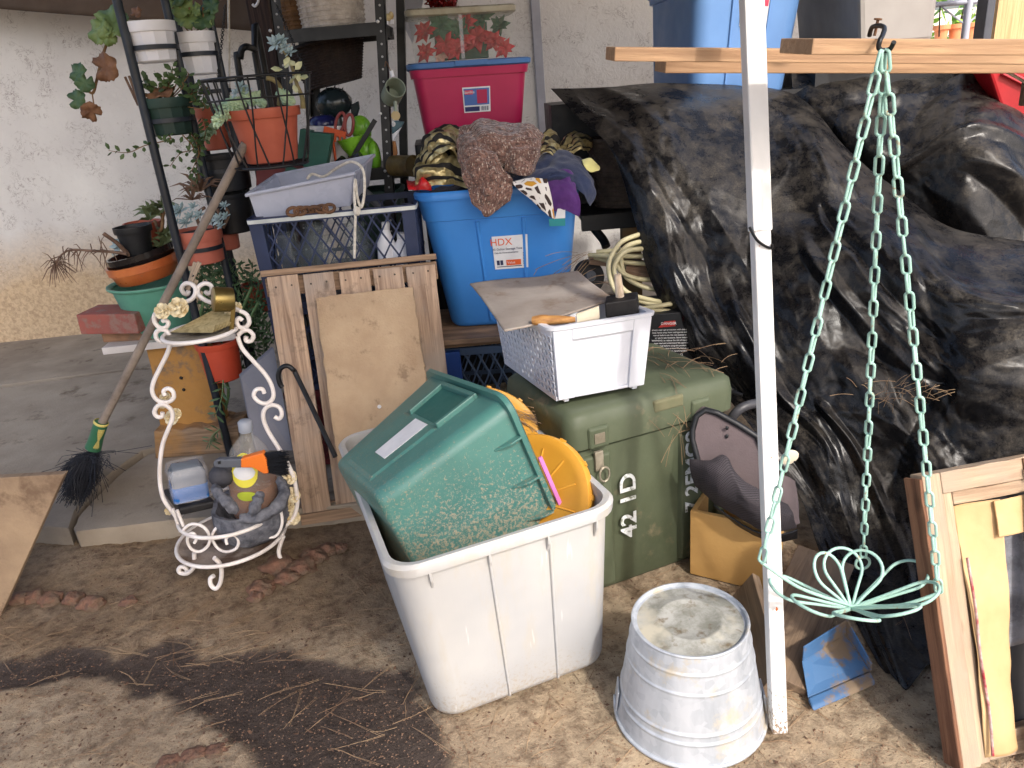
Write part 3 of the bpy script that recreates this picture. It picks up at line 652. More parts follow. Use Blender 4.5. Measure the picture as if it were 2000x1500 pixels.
m = MB(); m.tube(curve([ony(592, 212, YH), ony(590, 190, YH), ony(580, 165, YH), ony(566, 120, YH), ony(548, 92, YH)], 20), [.009 - .0003 * i for i in range(21)], 8); m.tube(curve([ony(545, 205, YH), ony(548, 175, YH - .02), ony(536, 157, YH - .03), ony(520, 152, YH - .04)], 16), .0075, 8); m.build('thick_stems', mat('succulent_stem', C(150, 136, 92), C(110, 98, 66), 30, .8), hp, 60, kind='stuff')
# white cord and black cart handle behind
cdv = thing('white_string', 'thin white cord hanging straight down behind the white pots', 'cord', ony(447, 150, 3.1)); rod('strand', [ony(446, -60, 3.1), ony(448, 190, 3.1)], .0045, ROPE, cdv)
hk_ = thing('wall_hook', 'small white hook hanging at the top beside the dark post', 'hook', ony(499, 8, 3.3)); rod('curl', curve([ony(505, -10, 3.3), ony(504, 4, 3.3), ony(498, 12, 3.3), ony(493, 8, 3.3)], 14), .005, WPOT, hk_)
hf = thing('cart_handle', 'black tubular handle standing behind the hanging basket', 'handle', (ony(488, 190, 3.3).x, 3.3, SZ))
hz0 = ony(470, 92, 3.3)
m = MB(); m.tube(curve([V((ony(471, 160, 3.3).x, 3.3, SZ)), ony(474, 180, 3.3), ony(470, 110, 3.3), ony(478, 92, 3.3), ony(496, 96, 3.35), ony(512, 108, 3.4), V((ony(514, 200, 3.4).x, 3.4, SZ))], 50), .013, 10); m.build('tube', BLACKMETAL, hf, 60)
rod('inner_bar', [ony(497, 102, 3.36), V((ony(499, 190, 3.36).x, 3.36, SZ))], .012, BLACKMETAL, hf)
# ================================================================ broom
bt, bf = ony(479, 280, 2.50), ony(193, 838, 2.40)
bm_ = thing('broom', 'upturned old broom with grey wooden handle and dark frayed bristles leaning on the rack', 'broom', onz(150, 965, SZ))
d = (bf - bt).normalized()
m = MB(); m.tube([bt.lerp(bf, i / 12) + V((mn.noise(V((i, 0, 0))), 0, 0)) * .002 for i in range(13)], [.0132 + .0008 * (i / 12) for i in range(13)], 14); m.build('handle', mat('grey_broom_wood', C(146, 132, 118), C(116, 103, 92), 14, .8, .4, 90, dirt=(C(98, 86, 76), .6, 20)), bm_, 60)
f0 = ony(196, 830, 2.40); f1_ = ony(177, 890, 2.40); dd = (f1_ - f0).normalized(); Mx = f0.copy(); q = dd.to_track_quat('Z', 'Y').to_matrix().to_4x4(); q.translation = f0
m = MB(); m.lathe([(.017, -.012), (.021, -.01), (.0225, .0), (.0225, .05), (.026, .095)], 24, q, True, True); m.build('socket', mat('green_plastic', C(52, 110, 76), C(44, 94, 66), 9, .5), bm_, 60)
ym = mat('yellow_rubber', C(214, 200, 112), C(196, 180, 98), 9, .6)
m = MB(); m.lathe([(.0215, -.014), (.024, -.012), (.024, -.006), (.0215, -.004)], 24, q); m.build('yellow_band', ym, bm_, 60)
for a0 in (2.6, 5.6):
    m = MB(); N = 12; k = []
    for i in range(N + 1):
        z = .005 + .088 * i / N; hw_ = .35 * abs(math.cos(i / N * math.pi)) ** 1.2 + .12; k.append([q @ V(((.0232 + .036 * max(0, z - .05)) * math.cos(a0 + s_), (.0232 + .036 * max(0, z - .05)) * math.sin(a0 + s_), z)) for s_ in (-hw_, -hw_ / 2, 0, hw_ / 2, hw_)])
    for i in range(N):
        for j in range(4): m.add([k[i][j], k[i][j + 1], k[i + 1][j + 1], k[i + 1][j]], [(0, 1, 2, 3)])
    m.build('yellow_inlay', ym, bm_, 60, solid=.001)
m = MB(); rr = random.Random(4); bb0 = f1_ - dd * .01
for i in range(960):
    a = rr.uniform(0, 6.28); s_ = rr.random() ** .5; o = V((math.cos(a) * .024 * s_, math.sin(a) * .024 * s_, 0)); p0 = bb0 + o
    e = onz(rr.gauss(150, 17), rr.gauss(945, 20), SZ + rr.uniform(.0, .02)) if i < 900 else ony(rr.gauss(185, 40), rr.gauss(905, 22), 2.38)
    mid = p0.lerp(e, .5) + V((math.cos(a), math.sin(a) * .6, .3)) * .03 * s_ + V((rr.gauss(0, .006), 0, rr.gauss(0, .006)))
    m.tube([p0, mid, e + V((rr.gauss(0, .006), rr.gauss(0, .006), 0))], .0011, 3, caps=False)
m.build('bristles', mat('dark_bristle', C(40, 44, 54), C(26, 28, 36), 9, .6), bm_, 60)
# ================================================================ bench with bricks, basin and saucers
YBn = 2.80
BENCHY = mat('worn_yellow_paint', C(178, 132, 68), C(160, 114, 56), 3, .75, .4, 70, dirt=(C(112, 98, 84), .53, 7))
bn = thing('bench', 'small wooden bench of peeling yellow paint with white edged top under the basin', 'bench', (ony(380, 880, 2.8).x, YBn, SZ))
tl, trr = ony(214, 666, 2.78), ony(470, 646, 2.82); zb = tl.z
bt0, bt1 = V((tl.x, 2.82, zb - .012)), V((trr.x, 2.86, zb - .012))
plank('top_board', bt0, bt1, .26, .026, mat('peeling_white_paint', C(206, 200, 196), C(186, 178, 172), 5, .7, .4, 70, dirt=(C(110, 96, 84), .60, 9)), bn, wob=.004, seg=12)
bl_ = [ony(*q, 2.76) for q in ((284, 676), (412, 668), (440, 830), (322, 842))]; zlo = ony(380, 838, 2.76).z
m = MB(); prof = [(0, 284, 412), (.12, 288, 414), (.3, 296, 420), (.5, 300, 426), (.75, 306, 432), (1, 314, 440)]; rg_ = []
for t, xa, xb in prof:
    py = 674 + (838 - 674) * t; a_, b_ = ony(xa, py, 2.76), ony(xb, py - 3, 2.76); rg_.append([a_, b_, b_ + V((0, .06, 0)), a_ + V((0, .06, 0))])
m.loft(rg_); m.build('leg_board', BENCHY, bn, 30, bevel=.003)
m = MB()
for px, py in ((354, 738), (359, 761)): p_ = ony(px, py, 2.757); m.lathe([(.0065, 0), (.0065, .002), (.004, .004), (.001, .004)], 10, Matrix.Translation(p_) @ Matrix.Rotation(R_(90), 4, 'X'))
m.build('bolt', BLACKMETAL, bn, 60)
fa, fb = ony(302, 868, 2.72), ony(462, 858, 2.72)
m = MB(); rg_ = []
for i in range(13):
    t = i / 12; px = 300 + 165 * t; t_, b_ = ony(px, 842 - 8 * t + 3 * math.sin(i * 2), 2.70), ony(px, 894 - 14 * t + 3 * math.sin(i * 1.3), 2.68); b_.z = max(b_.z, SZ)
    rg_.append([V((b_.x, 2.69, SZ)), V((b_.x, 2.86, SZ)), V((t_.x, 2.86, t_.z)), V((t_.x, 2.70, t_.z))])
m.loft(rg_); m.build('foot_block', wood('old_driftwood', C(142, 120, 98), C(104, 84, 66), C(170, 126, 70), 0, .6), bn, 40, bevel=.004)
BRK = mat('red_brick', C(158, 88, 76), C(136, 84, 76), 9, .9, .7, 120, .003, dirt=(C(140, 108, 98), .50, 18))
def brickobj(B, label, mt_):
    m = MB(); m.hexa([B(u, v, k) for k in (0, 1) for u, v in ((-1, -1), (1, -1), (1, 1), (-1, 1))]); o = m.build('brick', mt_, smooth=0, bevel=.004); return tag(o, label, 'brick', 'bricks stacked on the bench')
zt_ = zb + .001
brickobj(Box(-1.40, 2.80, zt_, -6, 0, 0, .19, .10, .045, 1), 'thin brown brick on the bench, beneath the red one', mat('brown_brick', C(148, 112, 84), C(120, 88, 66), 9, .9, .7, 120, .003, dirt=(C(110, 92, 76), .55, 10)))
brickobj(Box(-1.425, 2.765, zt_ + .047, -8, 0, 2, .225, .135, .075, 1), 'red brick with worn grey corners, on top of the brown brick', BRK)
# basin
TEALP = mat('teal_plastic', C(96, 158, 136), C(82, 140, 122), 5, .45, .05, 60, dirt=(C(150, 168, 150), .68, 10))
bc = ony(296, 640, 2.84); rim = ony(296, 548, 2.84); zr = rim.z; cx = rim.x
ba = thing('basin', 'shallow green plastic basin stacked under the saucers on the bench', 'basin', (cx, 2.84, zb))
R = msz(80, rim); T = Matrix.Translation((cx, 2.84, zb + .001))
hB = zr - zb
m = MB(); m.lathe([(R * .60, 0), (R * .66, .006), (R * .93, hB * .94), (R * .915, hB * .94), (R * .62, .012)], 44, T, True, True); m.build('bowl', TEALP, ba, 50)
m = MB(); m.lathe([(R * .92, hB * .93), (R * 1.0, hB * .94), (R * 1.03, hB * .97), (R * 1.02, hB), (R * .96, hB), (R * .915, hB * .96)], 44, T); m.build('rim', TEALP, ba, 60)
for nm, lb, pxa, py0, py1, rr_, mt_, tl_ in (('saucer', 'orange terracotta saucer with chipped glaze sitting in the green basin', 292, 542, 500, 66, mat('glazed_terracotta', C(204, 118, 62), C(182, 94, 48), 8, .35, .1, 60, dirt=(C(150, 104, 72), .6, 12), coat=.3), 7), ('saucer', 'glossy black saucer tilted on the terracotta one', 288, 516, 484, 62, mat('gloss_black', C(26, 23, 24), C(34, 30, 30), 8, .16, .05, 60), 10)):
    b_ = ony(pxa, py0, 2.84); h_ = msz(py0 - py1, b_) * .9; r_ = msz(rr_, b_); t = thing(nm, lb, 'saucer', (cx - .005, 2.84, b_.z), 'stacked saucers'); T = Matrix.Translation((cx - .005, 2.84, b_.z)) @ Matrix.Rotation(R_(-tl_), 4, 'Y') @ Matrix.Rotation(R_(3), 4, 'X')
    m = MB(); m.lathe([(r_ * .80, 0), (r_ * .86, .003), (r_ * .98, h_ * .6), (r_ * 1.02, h_ * .62), (r_ * 1.03, h_), (r_ * .96, h_), (r_ * .84, .008)], 44, T, True, True); m.build('dish', mt_, t, 50)
pb1 = ony(272, 496, 2.82)
pot('plant_pot', 'small black pot standing in the glossy black saucer', V((pb1.x, 2.82, pb1.z)), msz(66, pb1) / 2, msz(50, pb1) / 2, ony(272, 440, 2.82).z - pb1.z, BLACKPLASTIC, rim=.2)
pb2 = ony(300, 480, 2.95); al = pot('potted_aloe', 'small red-orange pot with a scraggly aloe behind the black pot', V((pb2.x - .02, 2.95, pb2.z)), msz(66, pb2) / 2, msz(52, pb2) / 2, ony(290, 432, 2.95).z - pb2.z, TERRACOTTA, rim=.2)
m = MB(); m.tube(curve([ony(302, 432, 2.93), ony(312, 452, 2.86), ony(318, 430, 2.86), ony(310, 412, 2.88), ony(296, 408, 2.88)], 24), .006, 8); m.build('stem', STEM, al, 60); m = MB(); m.tube(curve([ony(318, 425, 2.86), ony(322, 405, 2.88), ony(312, 398, 2.88)], 12), .005, 8); m.build('stem', STEM, al, 60)
m = MB()
for px, py in ((296, 416), (310, 416), (292, 428), (318, 404), (326, 470), (320, 460), (332, 452), (316, 482)): spikes(m, ony(px, py, 2.86), .07, 10, .014)
m.build('foliage', mat('aloe_leaf', C(110, 122, 84), C(84, 96, 66), 20, .6), al, 60)
dp = thing('dried_branch', 'long dried spiky stem arching out over the slab from the black saucer', 'branch', ony(240, 496, 2.8))
m = MB(); main = [ony(*q, 2.76) for q in ((248, 496), (220, 492), (180, 490), (140, 488), (120, 498), (108, 515))]; P_ = curve(main, 40); m.tube(P_, [.006 - .00008 * i for i in range(41)], 6)
m.tube([ony(252, 498, 2.78), ony(228, 474, 2.74), ony(202, 456, 2.72)], [.008, .007, .007], 8)
rr = random.Random(9)
for i in range(60):
    p0 = P_[rr.randint(8, 40)] if i < 36 else P_[40]; d_ = V((rr.gauss(-.2, 1), rr.gauss(0, .6), rr.gauss(-.5, .8))).normalized(); Ln = rr.uniform(.04, .09); m.tube([p0, p0 + d_ * Ln * .5 + V((0, 0, .006)), p0 + d_ * Ln + V((0, 0, -.012))], [.0022, .0018, .0008], 4, caps=False)
m.build('stems', DRY, dp, 60)
m = MB(); rosette(m, ony(236, 480, 2.8), (-.4, -1, .5), .05, 12, .4); m.build('rosette', SUCC, dp, 60)
# ================================================================ plywood offcut at the lower left edge
lb_ = [at(126, 925, 2.02), V((0, 0, 0)), V((0, 0, 0)), V((0, 0, 0))]
bp0, bp1 = onz(0, 1205, .004), at(126, 926, 2.03); t_l = at(-260, 948, 2.02); b_l = bp0 + (t_l - bp1)
nn = (t_l - bp1).cross(bp0 - bp1).normalized(); nn = nn if nn.z > 0 else -nn
m = MB(); th_ = .022; m.hexa([b_l - nn * th_, bp0 - nn * th_, bp1 - nn * th_, t_l - nn * th_, b_l, bp0, bp1, t_l])
o = m.build('plywood_board', mat('worn_plywood', C(162, 138, 110), C(134, 112, 90), 6, .8, .5, 90, dirt=(C(116, 94, 74), .52, 7), stretch=(1, .22, 1)), smooth=0, bevel=.002); tag(o, 'brown plywood board propped up at the edge of the slab, at the photo\'s left border', 'board')
# ================================================================ white iron plant stand
YS = 2.0
Z3 = lambda a, b: (50 + a * .3, 500 + b * .3)
Z4 = lambda a, b: (200 + a * .28, 750 + b * .28)
stc = ony(453, 1047, YS)
ws = thing('plant_stand', 'white scrolled iron plant stand with cream rosettes and two round trays', 'plant stand', (stc.x, YS, 0))
def scroll(pts, nm, Y0=YS, Y1=None, conv=Z3, r=.0062, n=44, taper=False):
    Y1 = Y0 if Y1 is None else Y1; N = len(pts); P_ = curve([ony(*conv(*q), Y0 + (Y1 - Y0) * i / (N - 1)) for i, q in enumerate(pts)], n); m = MB(); m.tube(P_, r, 8); return m.build(nm, WHITEPAINT, ws, 60)
YC_ = YS + .10
scroll([(1060, 228), (1052, 248), (1028, 240), (1016, 212), (1035, 182), (1075, 180), (1106, 212), (1100, 258), (1070, 288), (1020, 305), (960, 330), (900, 370)], 'top_scroll', YC_, YS + .02)
scroll([(1172, 232), (1188, 246), (1212, 226), (1206, 192), (1168, 178), (1128, 200), (1120, 240), (1150, 275), (1200, 300), (1260, 312), (1330, 330), (1395, 356)], 'top_scroll', YC_, YS + .02)
scroll([(890, 425), (910, 418), (930, 438), (912, 466), (872, 466), (842, 432), (838, 390), (862, 362), (890, 345)], 'side_scroll')
scroll([(905, 525), (905, 550), (880, 556), (852, 535), (850, 500), (880, 480), (922, 492), (944, 530)], 'side_scroll')
scroll([(948, 560), (920, 640), (878, 724), (836, 810), (823, 870), (838, 918), (876, 948), (930, 950), (964, 922), (958, 880), (926, 862), (898, 880), (908, 908)], 'side_rail')
scroll([(892, 1018), (885, 1046), (856, 1046), (838, 1015), (860, 976), (902, 968), (946, 1000), (956, 1052), (932, 1120), (897, 1210), (880, 1300), (873, 1400), (878, 1500), (900, 1585), (950, 1660), (1000, 1720)], 'side_rail', YS, YS - .02, n=60)
scroll([(1395, 356), (1440, 382), (1456, 430), (1432, 464), (1392, 462), (1374, 424), (1392, 405), (1412, 420)], 'side_scroll')
scroll([(1385, 515), (1412, 490), (1450, 484), (1482, 516), (1468, 552), (1436, 552), (1436, 524)], 'side_scroll')
scroll([(1380, 520), (1410, 600), (1480, 682), (1560, 770), (1604, 850), (1612, 920), (1574, 958), (1524, 952), (1486, 912), (1500, 872), (1540, 866), (1554, 894)], 'side_rail')
scroll([(1620, 1046), (1650, 1060), (1668, 1030), (1652, 986), (1602, 970), (1556, 1000), (1548, 1060), (1580, 1142), (1642, 1242), (1702, 1342), (1745, 1440), (1762, 1520), (1770, 1610), (1745, 1700), (1690, 1760)], 'side_rail', YS, YS - .02, n=60)
def ell(c, rx, Y, r, nm, ry=None, n=48):
    p = ony(*c, Y); R = msz(rx, p); m = MB(); m.tube([V((p.x + R * math.cos(2 * math.pi * k / n), Y + (ry or 1) * R * math.sin(2 * math.pi * k / n), p.z)) for k in range(n)], r, 8, True); m.build(nm, WHITEPAINT, ws, 60); return p, R
tp_, tR = ell((392, 648), 70, YS, .006, 'tray_hoop')
lp_, lR = ell((453, 1047), 102, YS, .006, 'tray_hoop'); up_, uR = ell((452, 996), 98, YS, .006, 'tray_hoop')
m = MB(); T = Matrix.Translation((lp_.x, YS, lp_.z - .004)); m.lathe([(lR * .985, .004), (lR * .9, -.002), (lR * .5, -.006), (.001, -.008)], 40, T); m.build('pan', mat('dirty_pan', C(170, 156, 144), C(110, 92, 78), 9, .9, .8, 60, dirt=(C(92, 70, 54), .48, 7)), ws, 180, solid=.003)
m = MB(); T = Matrix.Translation((tp_.x, YS, tp_.z)); m.lathe([(tR * .99, 0), (tR * .5, -.003), (.001, -.004)], 40, T); m.build('top_pan', mat('rusty_mesh', C(150, 140, 120), C(120, 110, 92), 40, .8, .5, 200), ws, 180, solid=.002)
scroll([(640, 1110), (655, 1080), (640, 1045), (610, 1045), (592, 1090), (620, 1150), (680, 1168), (735, 1130), (748, 1070), (720, 1010), (660, 978), (600, 985), (555, 1030)], 'gallery_scroll', YS - .13, YS - .10, Z4, .0045)
scroll([(870, 1120), (862, 1080), (890, 1055), (930, 1060), (950, 1100), (930, 1150), (860, 1170), (800, 1140), (765, 1070), (790, 1010), (860, 975), (940, 985), (1040, 1035), (1130, 1065), (1200, 1065), (1240, 1020), (1255, 950), (1240, 870)], 'gallery_scroll', YS - .14, YS - .06, Z4, .0045, 60)
scroll([(1185, 905), (1192, 950), (1180, 985), (1155, 995), (1135, 975), (1132, 940)], 'gallery_scroll', YS + .12, YS + .12, Z4, .0045)
scroll([(490, 870), (520, 960), (545, 1030)], 'gallery_bar', YS - .06, YS - .06, Z4, .005); scroll([(520, 880), (565, 990)], 'gallery_bar', YS - .09, YS - .09, Z4, .005, 8)
def foot(pts, Y0, Y1):
    N = len(pts); c = [ony(*Z4(*q), Y0 + (Y1 - Y0) * min(1, i / 3)) for i, q in enumerate(pts)]; zm = min(p.z for p in c) - .008
    m = MB(); m.tube(curve([V((p.x, p.y, p.z - zm * (i / (N - 1)) ** .5 if True else 0)) for i, p in enumerate(c)], 30), .0065, 8); m.build('foot', WHITEPAINT, ws, 60)
foot([(640, 1180), (620, 1215), (570, 1236), (515, 1215), (498, 1175), (512, 1142), (542, 1140), (552, 1165)], YS - .10, YS - .08)
foot([(780, 1212), (820, 1260), (834, 1320), (825, 1400), (795, 1440), (762, 1418), (757, 1375), (782, 1355)], YS - .15, YS - .12)
foot([(1262, 1060), (1238, 1100), (1225, 1150), (1240, 1195), (1265, 1212)], YS - .02, YS - .02)
CRF = mat('cream_rosette', C(232, 222, 190), C(196, 172, 122), 60, .6, .3, 160)
def metal_rose(px, py, r, Y, nrm=(0, -1, .35)):
    c = ony(px, py, Y); R = msz(r, c); n_ = V(nrm).normalized(); e = n_.orthogonal().normalized(); g = n_.cross(e); m = MB()
    for ly, (k, N) in enumerate(((1, 6), (.68, 5), (.38, 4))):
        for i in range(N):
            a = 2 * math.pi * i / N + ly * .5; d_ = e * math.cos(a) + g * math.sin(a); s_ = e * -math.sin(a) + g * math.cos(a); q = []
            for rr_, wv, up in ((.12, .10, 0), (.45, .38, .06), (.8, .46, .2), (1.0, .24, .34)):
                q += [c + d_ * R * k * rr_ + s_ * R * k * wv + n_ * R * (up + ly * .12), c + d_ * R * k * rr_ - s_ * R * k * wv + n_ * R * (up + ly * .12)]
            m.add(q, [(0, 1, 3, 2), (2, 3, 5, 4), (4, 5, 7, 6)])
    o = m.build('rosette', CRF, ws, 40, solid=.0015); m = MB(); m.blob(c + n_ * R * .3, R * .2, 1, 0); m.build('bud', CRF, o, 60)
for px, py, r in ((351, 601, 20), (319, 608, 16), (566, 931, 15), (572, 966, 16), (573, 1010, 15), (566, 990, 11)): metal_rose(px, py, r, YS - .012)
for px, py, r in ((324, 776, 11), (336, 816, 14), (345, 808, 11), (318, 790, 8), (446, 618, 10), (464, 600, 10), (330, 998, 8)): metal_rose(px, py, r, YS + .03)
# things on the stand
BRASS = mat('old_brass', C(150, 130, 76), C(118, 100, 58), 9, .34, .1, 80, metal=.85)
br = thing('brass_cup', 'tilted brass candle cup on a flat brass stem at the stand top', 'candle holder', ony(452, 648, YS)); c = ony(436, 585, YS - .01); r_ = msz(24, c)
q = Matrix.Translation(c) @ Matrix.Rotation(R_(-62), 4, 'Z') @ Matrix.Rotation(R_(78), 4, 'X')
m = MB(); m.lathe([(r_ * .3, -r_ * .8), (r_ * .95, -r_ * .75), (r_, -r_ * .6), (r_ * 1.02, r_ * .75), (r_ * .94, r_ * .80), (r_ * .1, r_ * .82)], 32, q, True, True); m.build('cup', BRASS, br, 40)
plank('stem', ony(456, 598, YS - .02), ony(452, 648, YS - .02), .012, .005, BRASS, br, up=V((0, -1, .2)))
ff = thing('palm_fan', 'dried palm leaf fan lying on the upper tray of the white stand', 'fan', tp_)
m = MB(); a0 = ony(338, 657, YS)
for i in range(34):
    t = i / 33; ang = R_(-20 + 52 * t); L = tR * 1.75 * (1 - .45 * abs(t - .35)); d_ = V((math.cos(ang), math.sin(ang), 0)); s_ = V((-d_.y, d_.x, 0)); b_ = V((tp_.x - tR * .8, YS - tR * .1, tp_.z + .008)); z1 = .004 + .012 * t + .008 * (i % 2)
    m.add([b_ + s_ * .001, b_ - s_ * .001, b_ + d_ * L - s_ * .0045 + V((0, 0, z1)), b_ + d_ * L * 1.06 + s_ * .001 + V((0, 0, z1 + .012)), b_ + d_ * L + s_ * .0045 + V((0, 0, z1))], [(0, 1, 2, 3), (0, 3, 4)])
m.build('blade', mat('straw', C(166, 150, 108), C(128, 114, 76), 60, .8, .4, 200), ff, 0, solid=.0008)
cp = thing('clothes_peg', 'weathered wooden clothes peg gripping the white top scroll', 'peg', ony(370, 558, YC_))
PW = wood('peg_wood', C(176, 158, 138), C(140, 124, 106), None, 0, 2, knots=False)
plank('half', ony(390, 512, YC_ - .01), ony(366, 566, YC_ - .01), .012, .008, PW, cp, up=V((0, -1, 0))); plank('half', ony(382, 512, YC_ + .008), ony(368, 564, YC_ + .004), .012, .008, PW, cp, up=V((0, -1, 0)))
m = MB(); m.tube(curve([ony(378, 538, YC_ - .02), ony(374, 543, YC_), ony(380, 545, YC_ + .01)], 10), .002, 6); m.build('spring', BLACKMETAL, cp, 60)
pd_ = thing('black_pad', 'flat black rubber pad lying over the left of the lower tray', 'pad', ony(372, 990, YS)); zu = up_.z + .006
c4 = [onz(*q, zu) for q in ((322, 968), (352, 1008), (424, 992), (392, 958))]
m = MB(); m.hexa([p for p in c4] + [p + V((0, 0, .024)) for p in c4]); m.build('slab', mat('black_rubber', C(38, 35, 34), C(26, 24, 24), 12, .6, .4, 60, dirt=(C(90, 78, 66), .68, 16)), pd_, 0, bevel=.006)
bb = thing('wrapped_bottle', 'clear block with blue base wrapped in crinkled film on the black pad', 'bottle', onz(370, 975, zu + .024)); cb_ = onz(372, 968, zu + .026)
B = Box(cb_.x, cb_.y, cb_.z, 28, 0, 5, .10, .085, .105, 1)
BL = mat('blue_plastic_cap', C(14, 108, 186), C(10, 92, 166), 5, .35); CLR = mat('grey_clear_plastic', C(170, 178, 186), C(150, 158, 168), 4, .2, 0, trans=.55, ior=1.2)
m = MB(); m.loft([B.ring(0, .004, .012), B.ring(.02, 0, .012), B.ring(.46, 0, .012)]); m.build('blue_base', BL, bb, 40)
m = MB(); m.loft([B.ring(.46, .002, .012), B.ring(.8, .002, .014), B.ring(.97, .012, .014), B.ring(1, .022, .014)]); m.build('clear_body', CLR, bb, 40)
m = MB(); f_ = [B.ring(k, -.003 + .0025 * math.sin(k * 14), .016, 10) for k in [i / 14 for i in range(15)]]
m.loft([[p + V((mn.noise(p * 90), mn.noise(p * 90 + V((9, 0, 0))), mn.noise(p * 90 + V((0, 9, 0))))) * .004 for p in r] for r in f_], False, False)
film = mat('clear_film', C(240, 240, 245), None, 5, .08, .6, 70, .004, alpha=.22, spec=.9); m.build('film', film, bb, 180)
# grey cast planter: an animal curled round the jug
gr = thing('cat_planter', 'grey cast planter shaped like a lounging cat around the brown jug', 'planter', ony(485, 1010, YS)); GREY = mat('grey_cast_stone', C(118, 120, 128), C(70, 72, 80), 38, .75, 1.0, 90, .006)
gc = V((ony(490, 985, YS).x, YS - .015, lp_.z + .03)); gR = msz(62, gc)
m = MB(); m.lathe([(gR * .6, -.03), (gR * 1.0, .0), (gR * 1.16, .045), (gR * 1.13, .095), (gR * 1.0, .092), (gR * .85, .02), (gR * .3, .0)], 36, Matrix.Translation(gc), True, True, facet=lambda a: 1 + .06 * math.sin(a * 3 + 1) + .03 * math.sin(a * 7)); m.build('bowl', GREY, gr, 60)
def limb(pts, rs, nm): m = MB(); m.tube(curve(pts, 24), [(rs[0] + (rs[1] - rs[0]) * math.sin(math.pi * i / 24)) * (1 + .25 * mn.noise(V((i * .45, rs[1] * 900, 0)))) for i in range(25)], 12); m.v = [q + V((mn.noise(q * 70), mn.noise(q * 70 + V((5, 0, 0))), mn.noise(q * 70 + V((0, 5, 0))))) * .005 for q in m.v]; m.build(nm, GREY, gr, 60)
limb([ony(418, 950, YS - .09), ony(430, 968, YS - .12), ony(448, 985, YS - .13), ony(462, 1000, YS - .12)], (.010, .017), 'front_leg')
limb([ony(510, 962, YS - .11), ony(500, 985, YS - .14), ony(488, 1005, YS - .14)], (.010, .015), 'front_leg')
limb([ony(545, 935, YS - .02), ony(556, 960, YS - .05), ony(540, 990, YS - .1), ony(505, 1010, YS - .12), ony(470, 1012, YS - .12)], (.012, .018), 'hind_leg')
m = MB(); m.blob(ony(432, 930, YS - .05), (.034, .03, .034), 3, .12, 3, 2); m.blob(ony(424, 912, YS - .05), (.01, .008, .018), 2, .05); m.blob(ony(446, 912, YS - .05), (.01, .008, .018), 2, .05); m.build('head', mat('dark_cast_stone', C(66, 66, 72), C(50, 50, 56), 14, .7, .5, 60), gr, 60)
# jug
jg = thing('jug', 'round clear plastic jug half full of brown liquid standing in the grey planter', 'jug', gc); jc = V((ony(489, 960, YS).x, YS + .005, gc.z + .012)); jr = msz(45, jc); q = Matrix.Translation(jc) @ Matrix.Rotation(R_(5), 4, 'Y')
jt = ony(500, 838, YS).z - jc.z
prof = [(jr * .6, 0), (jr * .92, .012), (jr, .05), (jr, jt * .52), (jr * .93, jt * .66), (jr * .74, jt * .80), (jr * .42, jt * .90), (jr * .26, jt * .94), (jr * .26, jt)]
m = MB(); m.lathe(prof, 40, q, True, False); m.build('shell', mat('clear_bottle', C(226, 224, 216), None, 4, .08, 0, alpha=.20, spec=1.0, rvar=.04), jg, 60)
m = MB(); k = .985; m.lathe([(jr * .57, .002), (jr * .9 * k, .014), (jr * k, .05), (jr * k * .995, jt * .45), (.001, jt * .452)], 40, q, True); m.build('liquid', mat('brown_liquid', C(150, 92, 50), C(126, 74, 40), 6, .2), jg, 60)
m = MB(); m.lathe([(jr * .28, jt * .985), (jr * .29, jt * .99), (jr * .29, jt * 1.08), (jr * .2, jt * 1.1), (.001, jt * 1.1)], 24, q, True); m.build('cap', mat('grey_cap', C(150, 156, 166)), jg, 50)
def wrap(m, a0, a1, z0, z1, rr, q, n=14, oval=True):
    k0 = len(m.v)
    for i in range(n + 1):
        a = a0 + (a1 - a0) * i / n; h = math.sqrt(max(.0, 1 - (2 * i / n - 1) ** 2)) if oval else 1; zc = (z0 + z1) / 2
        for s_ in (-1, -.33, .33, 1):
            z = zc + s_ * (z1 - z0) / 2 * h; m.v.append(q @ V((rr(z) * math.cos(a), rr(z) * math.sin(a), z)))
    for i in range(n):
        for j in range(3): b_ = k0 + i * 4 + j; m.f.append((b_, b_ + 1, b_ + 5, b_ + 4))
def jrad(z):
    for (r0_, z0_), (r1__, z1_) in zip(prof, prof[1:]):
        if z0_ <= z <= z1_: return r0_ + (r1__ - r0_) * (z - z0_) / (z1_ - z0_) + .0015
    return jr
LY = mat('yellow_label', C(226, 214, 70), C(214, 200, 60), 6, .5)
m = MB(); wrap(m, R_(-125), R_(-55), jt * .50, jt * .83, jrad, q); m.build('label', LY, jg, 60); 
m = MB(); wrap(m, R_(-118), R_(-62), jt * .58, jt * .72, lambda z: jrad(z) + .001, q); m.build('label_panel', LABEL, jg, 60)
m = MB(); wrap(m, R_(-112), R_(-66), jt * .36, jt * .46, lambda z: jrad(z) + .001, q); m.build('lower_label', mat('lime_label', C(190, 206, 60), None, 6, .5), jg, 60)
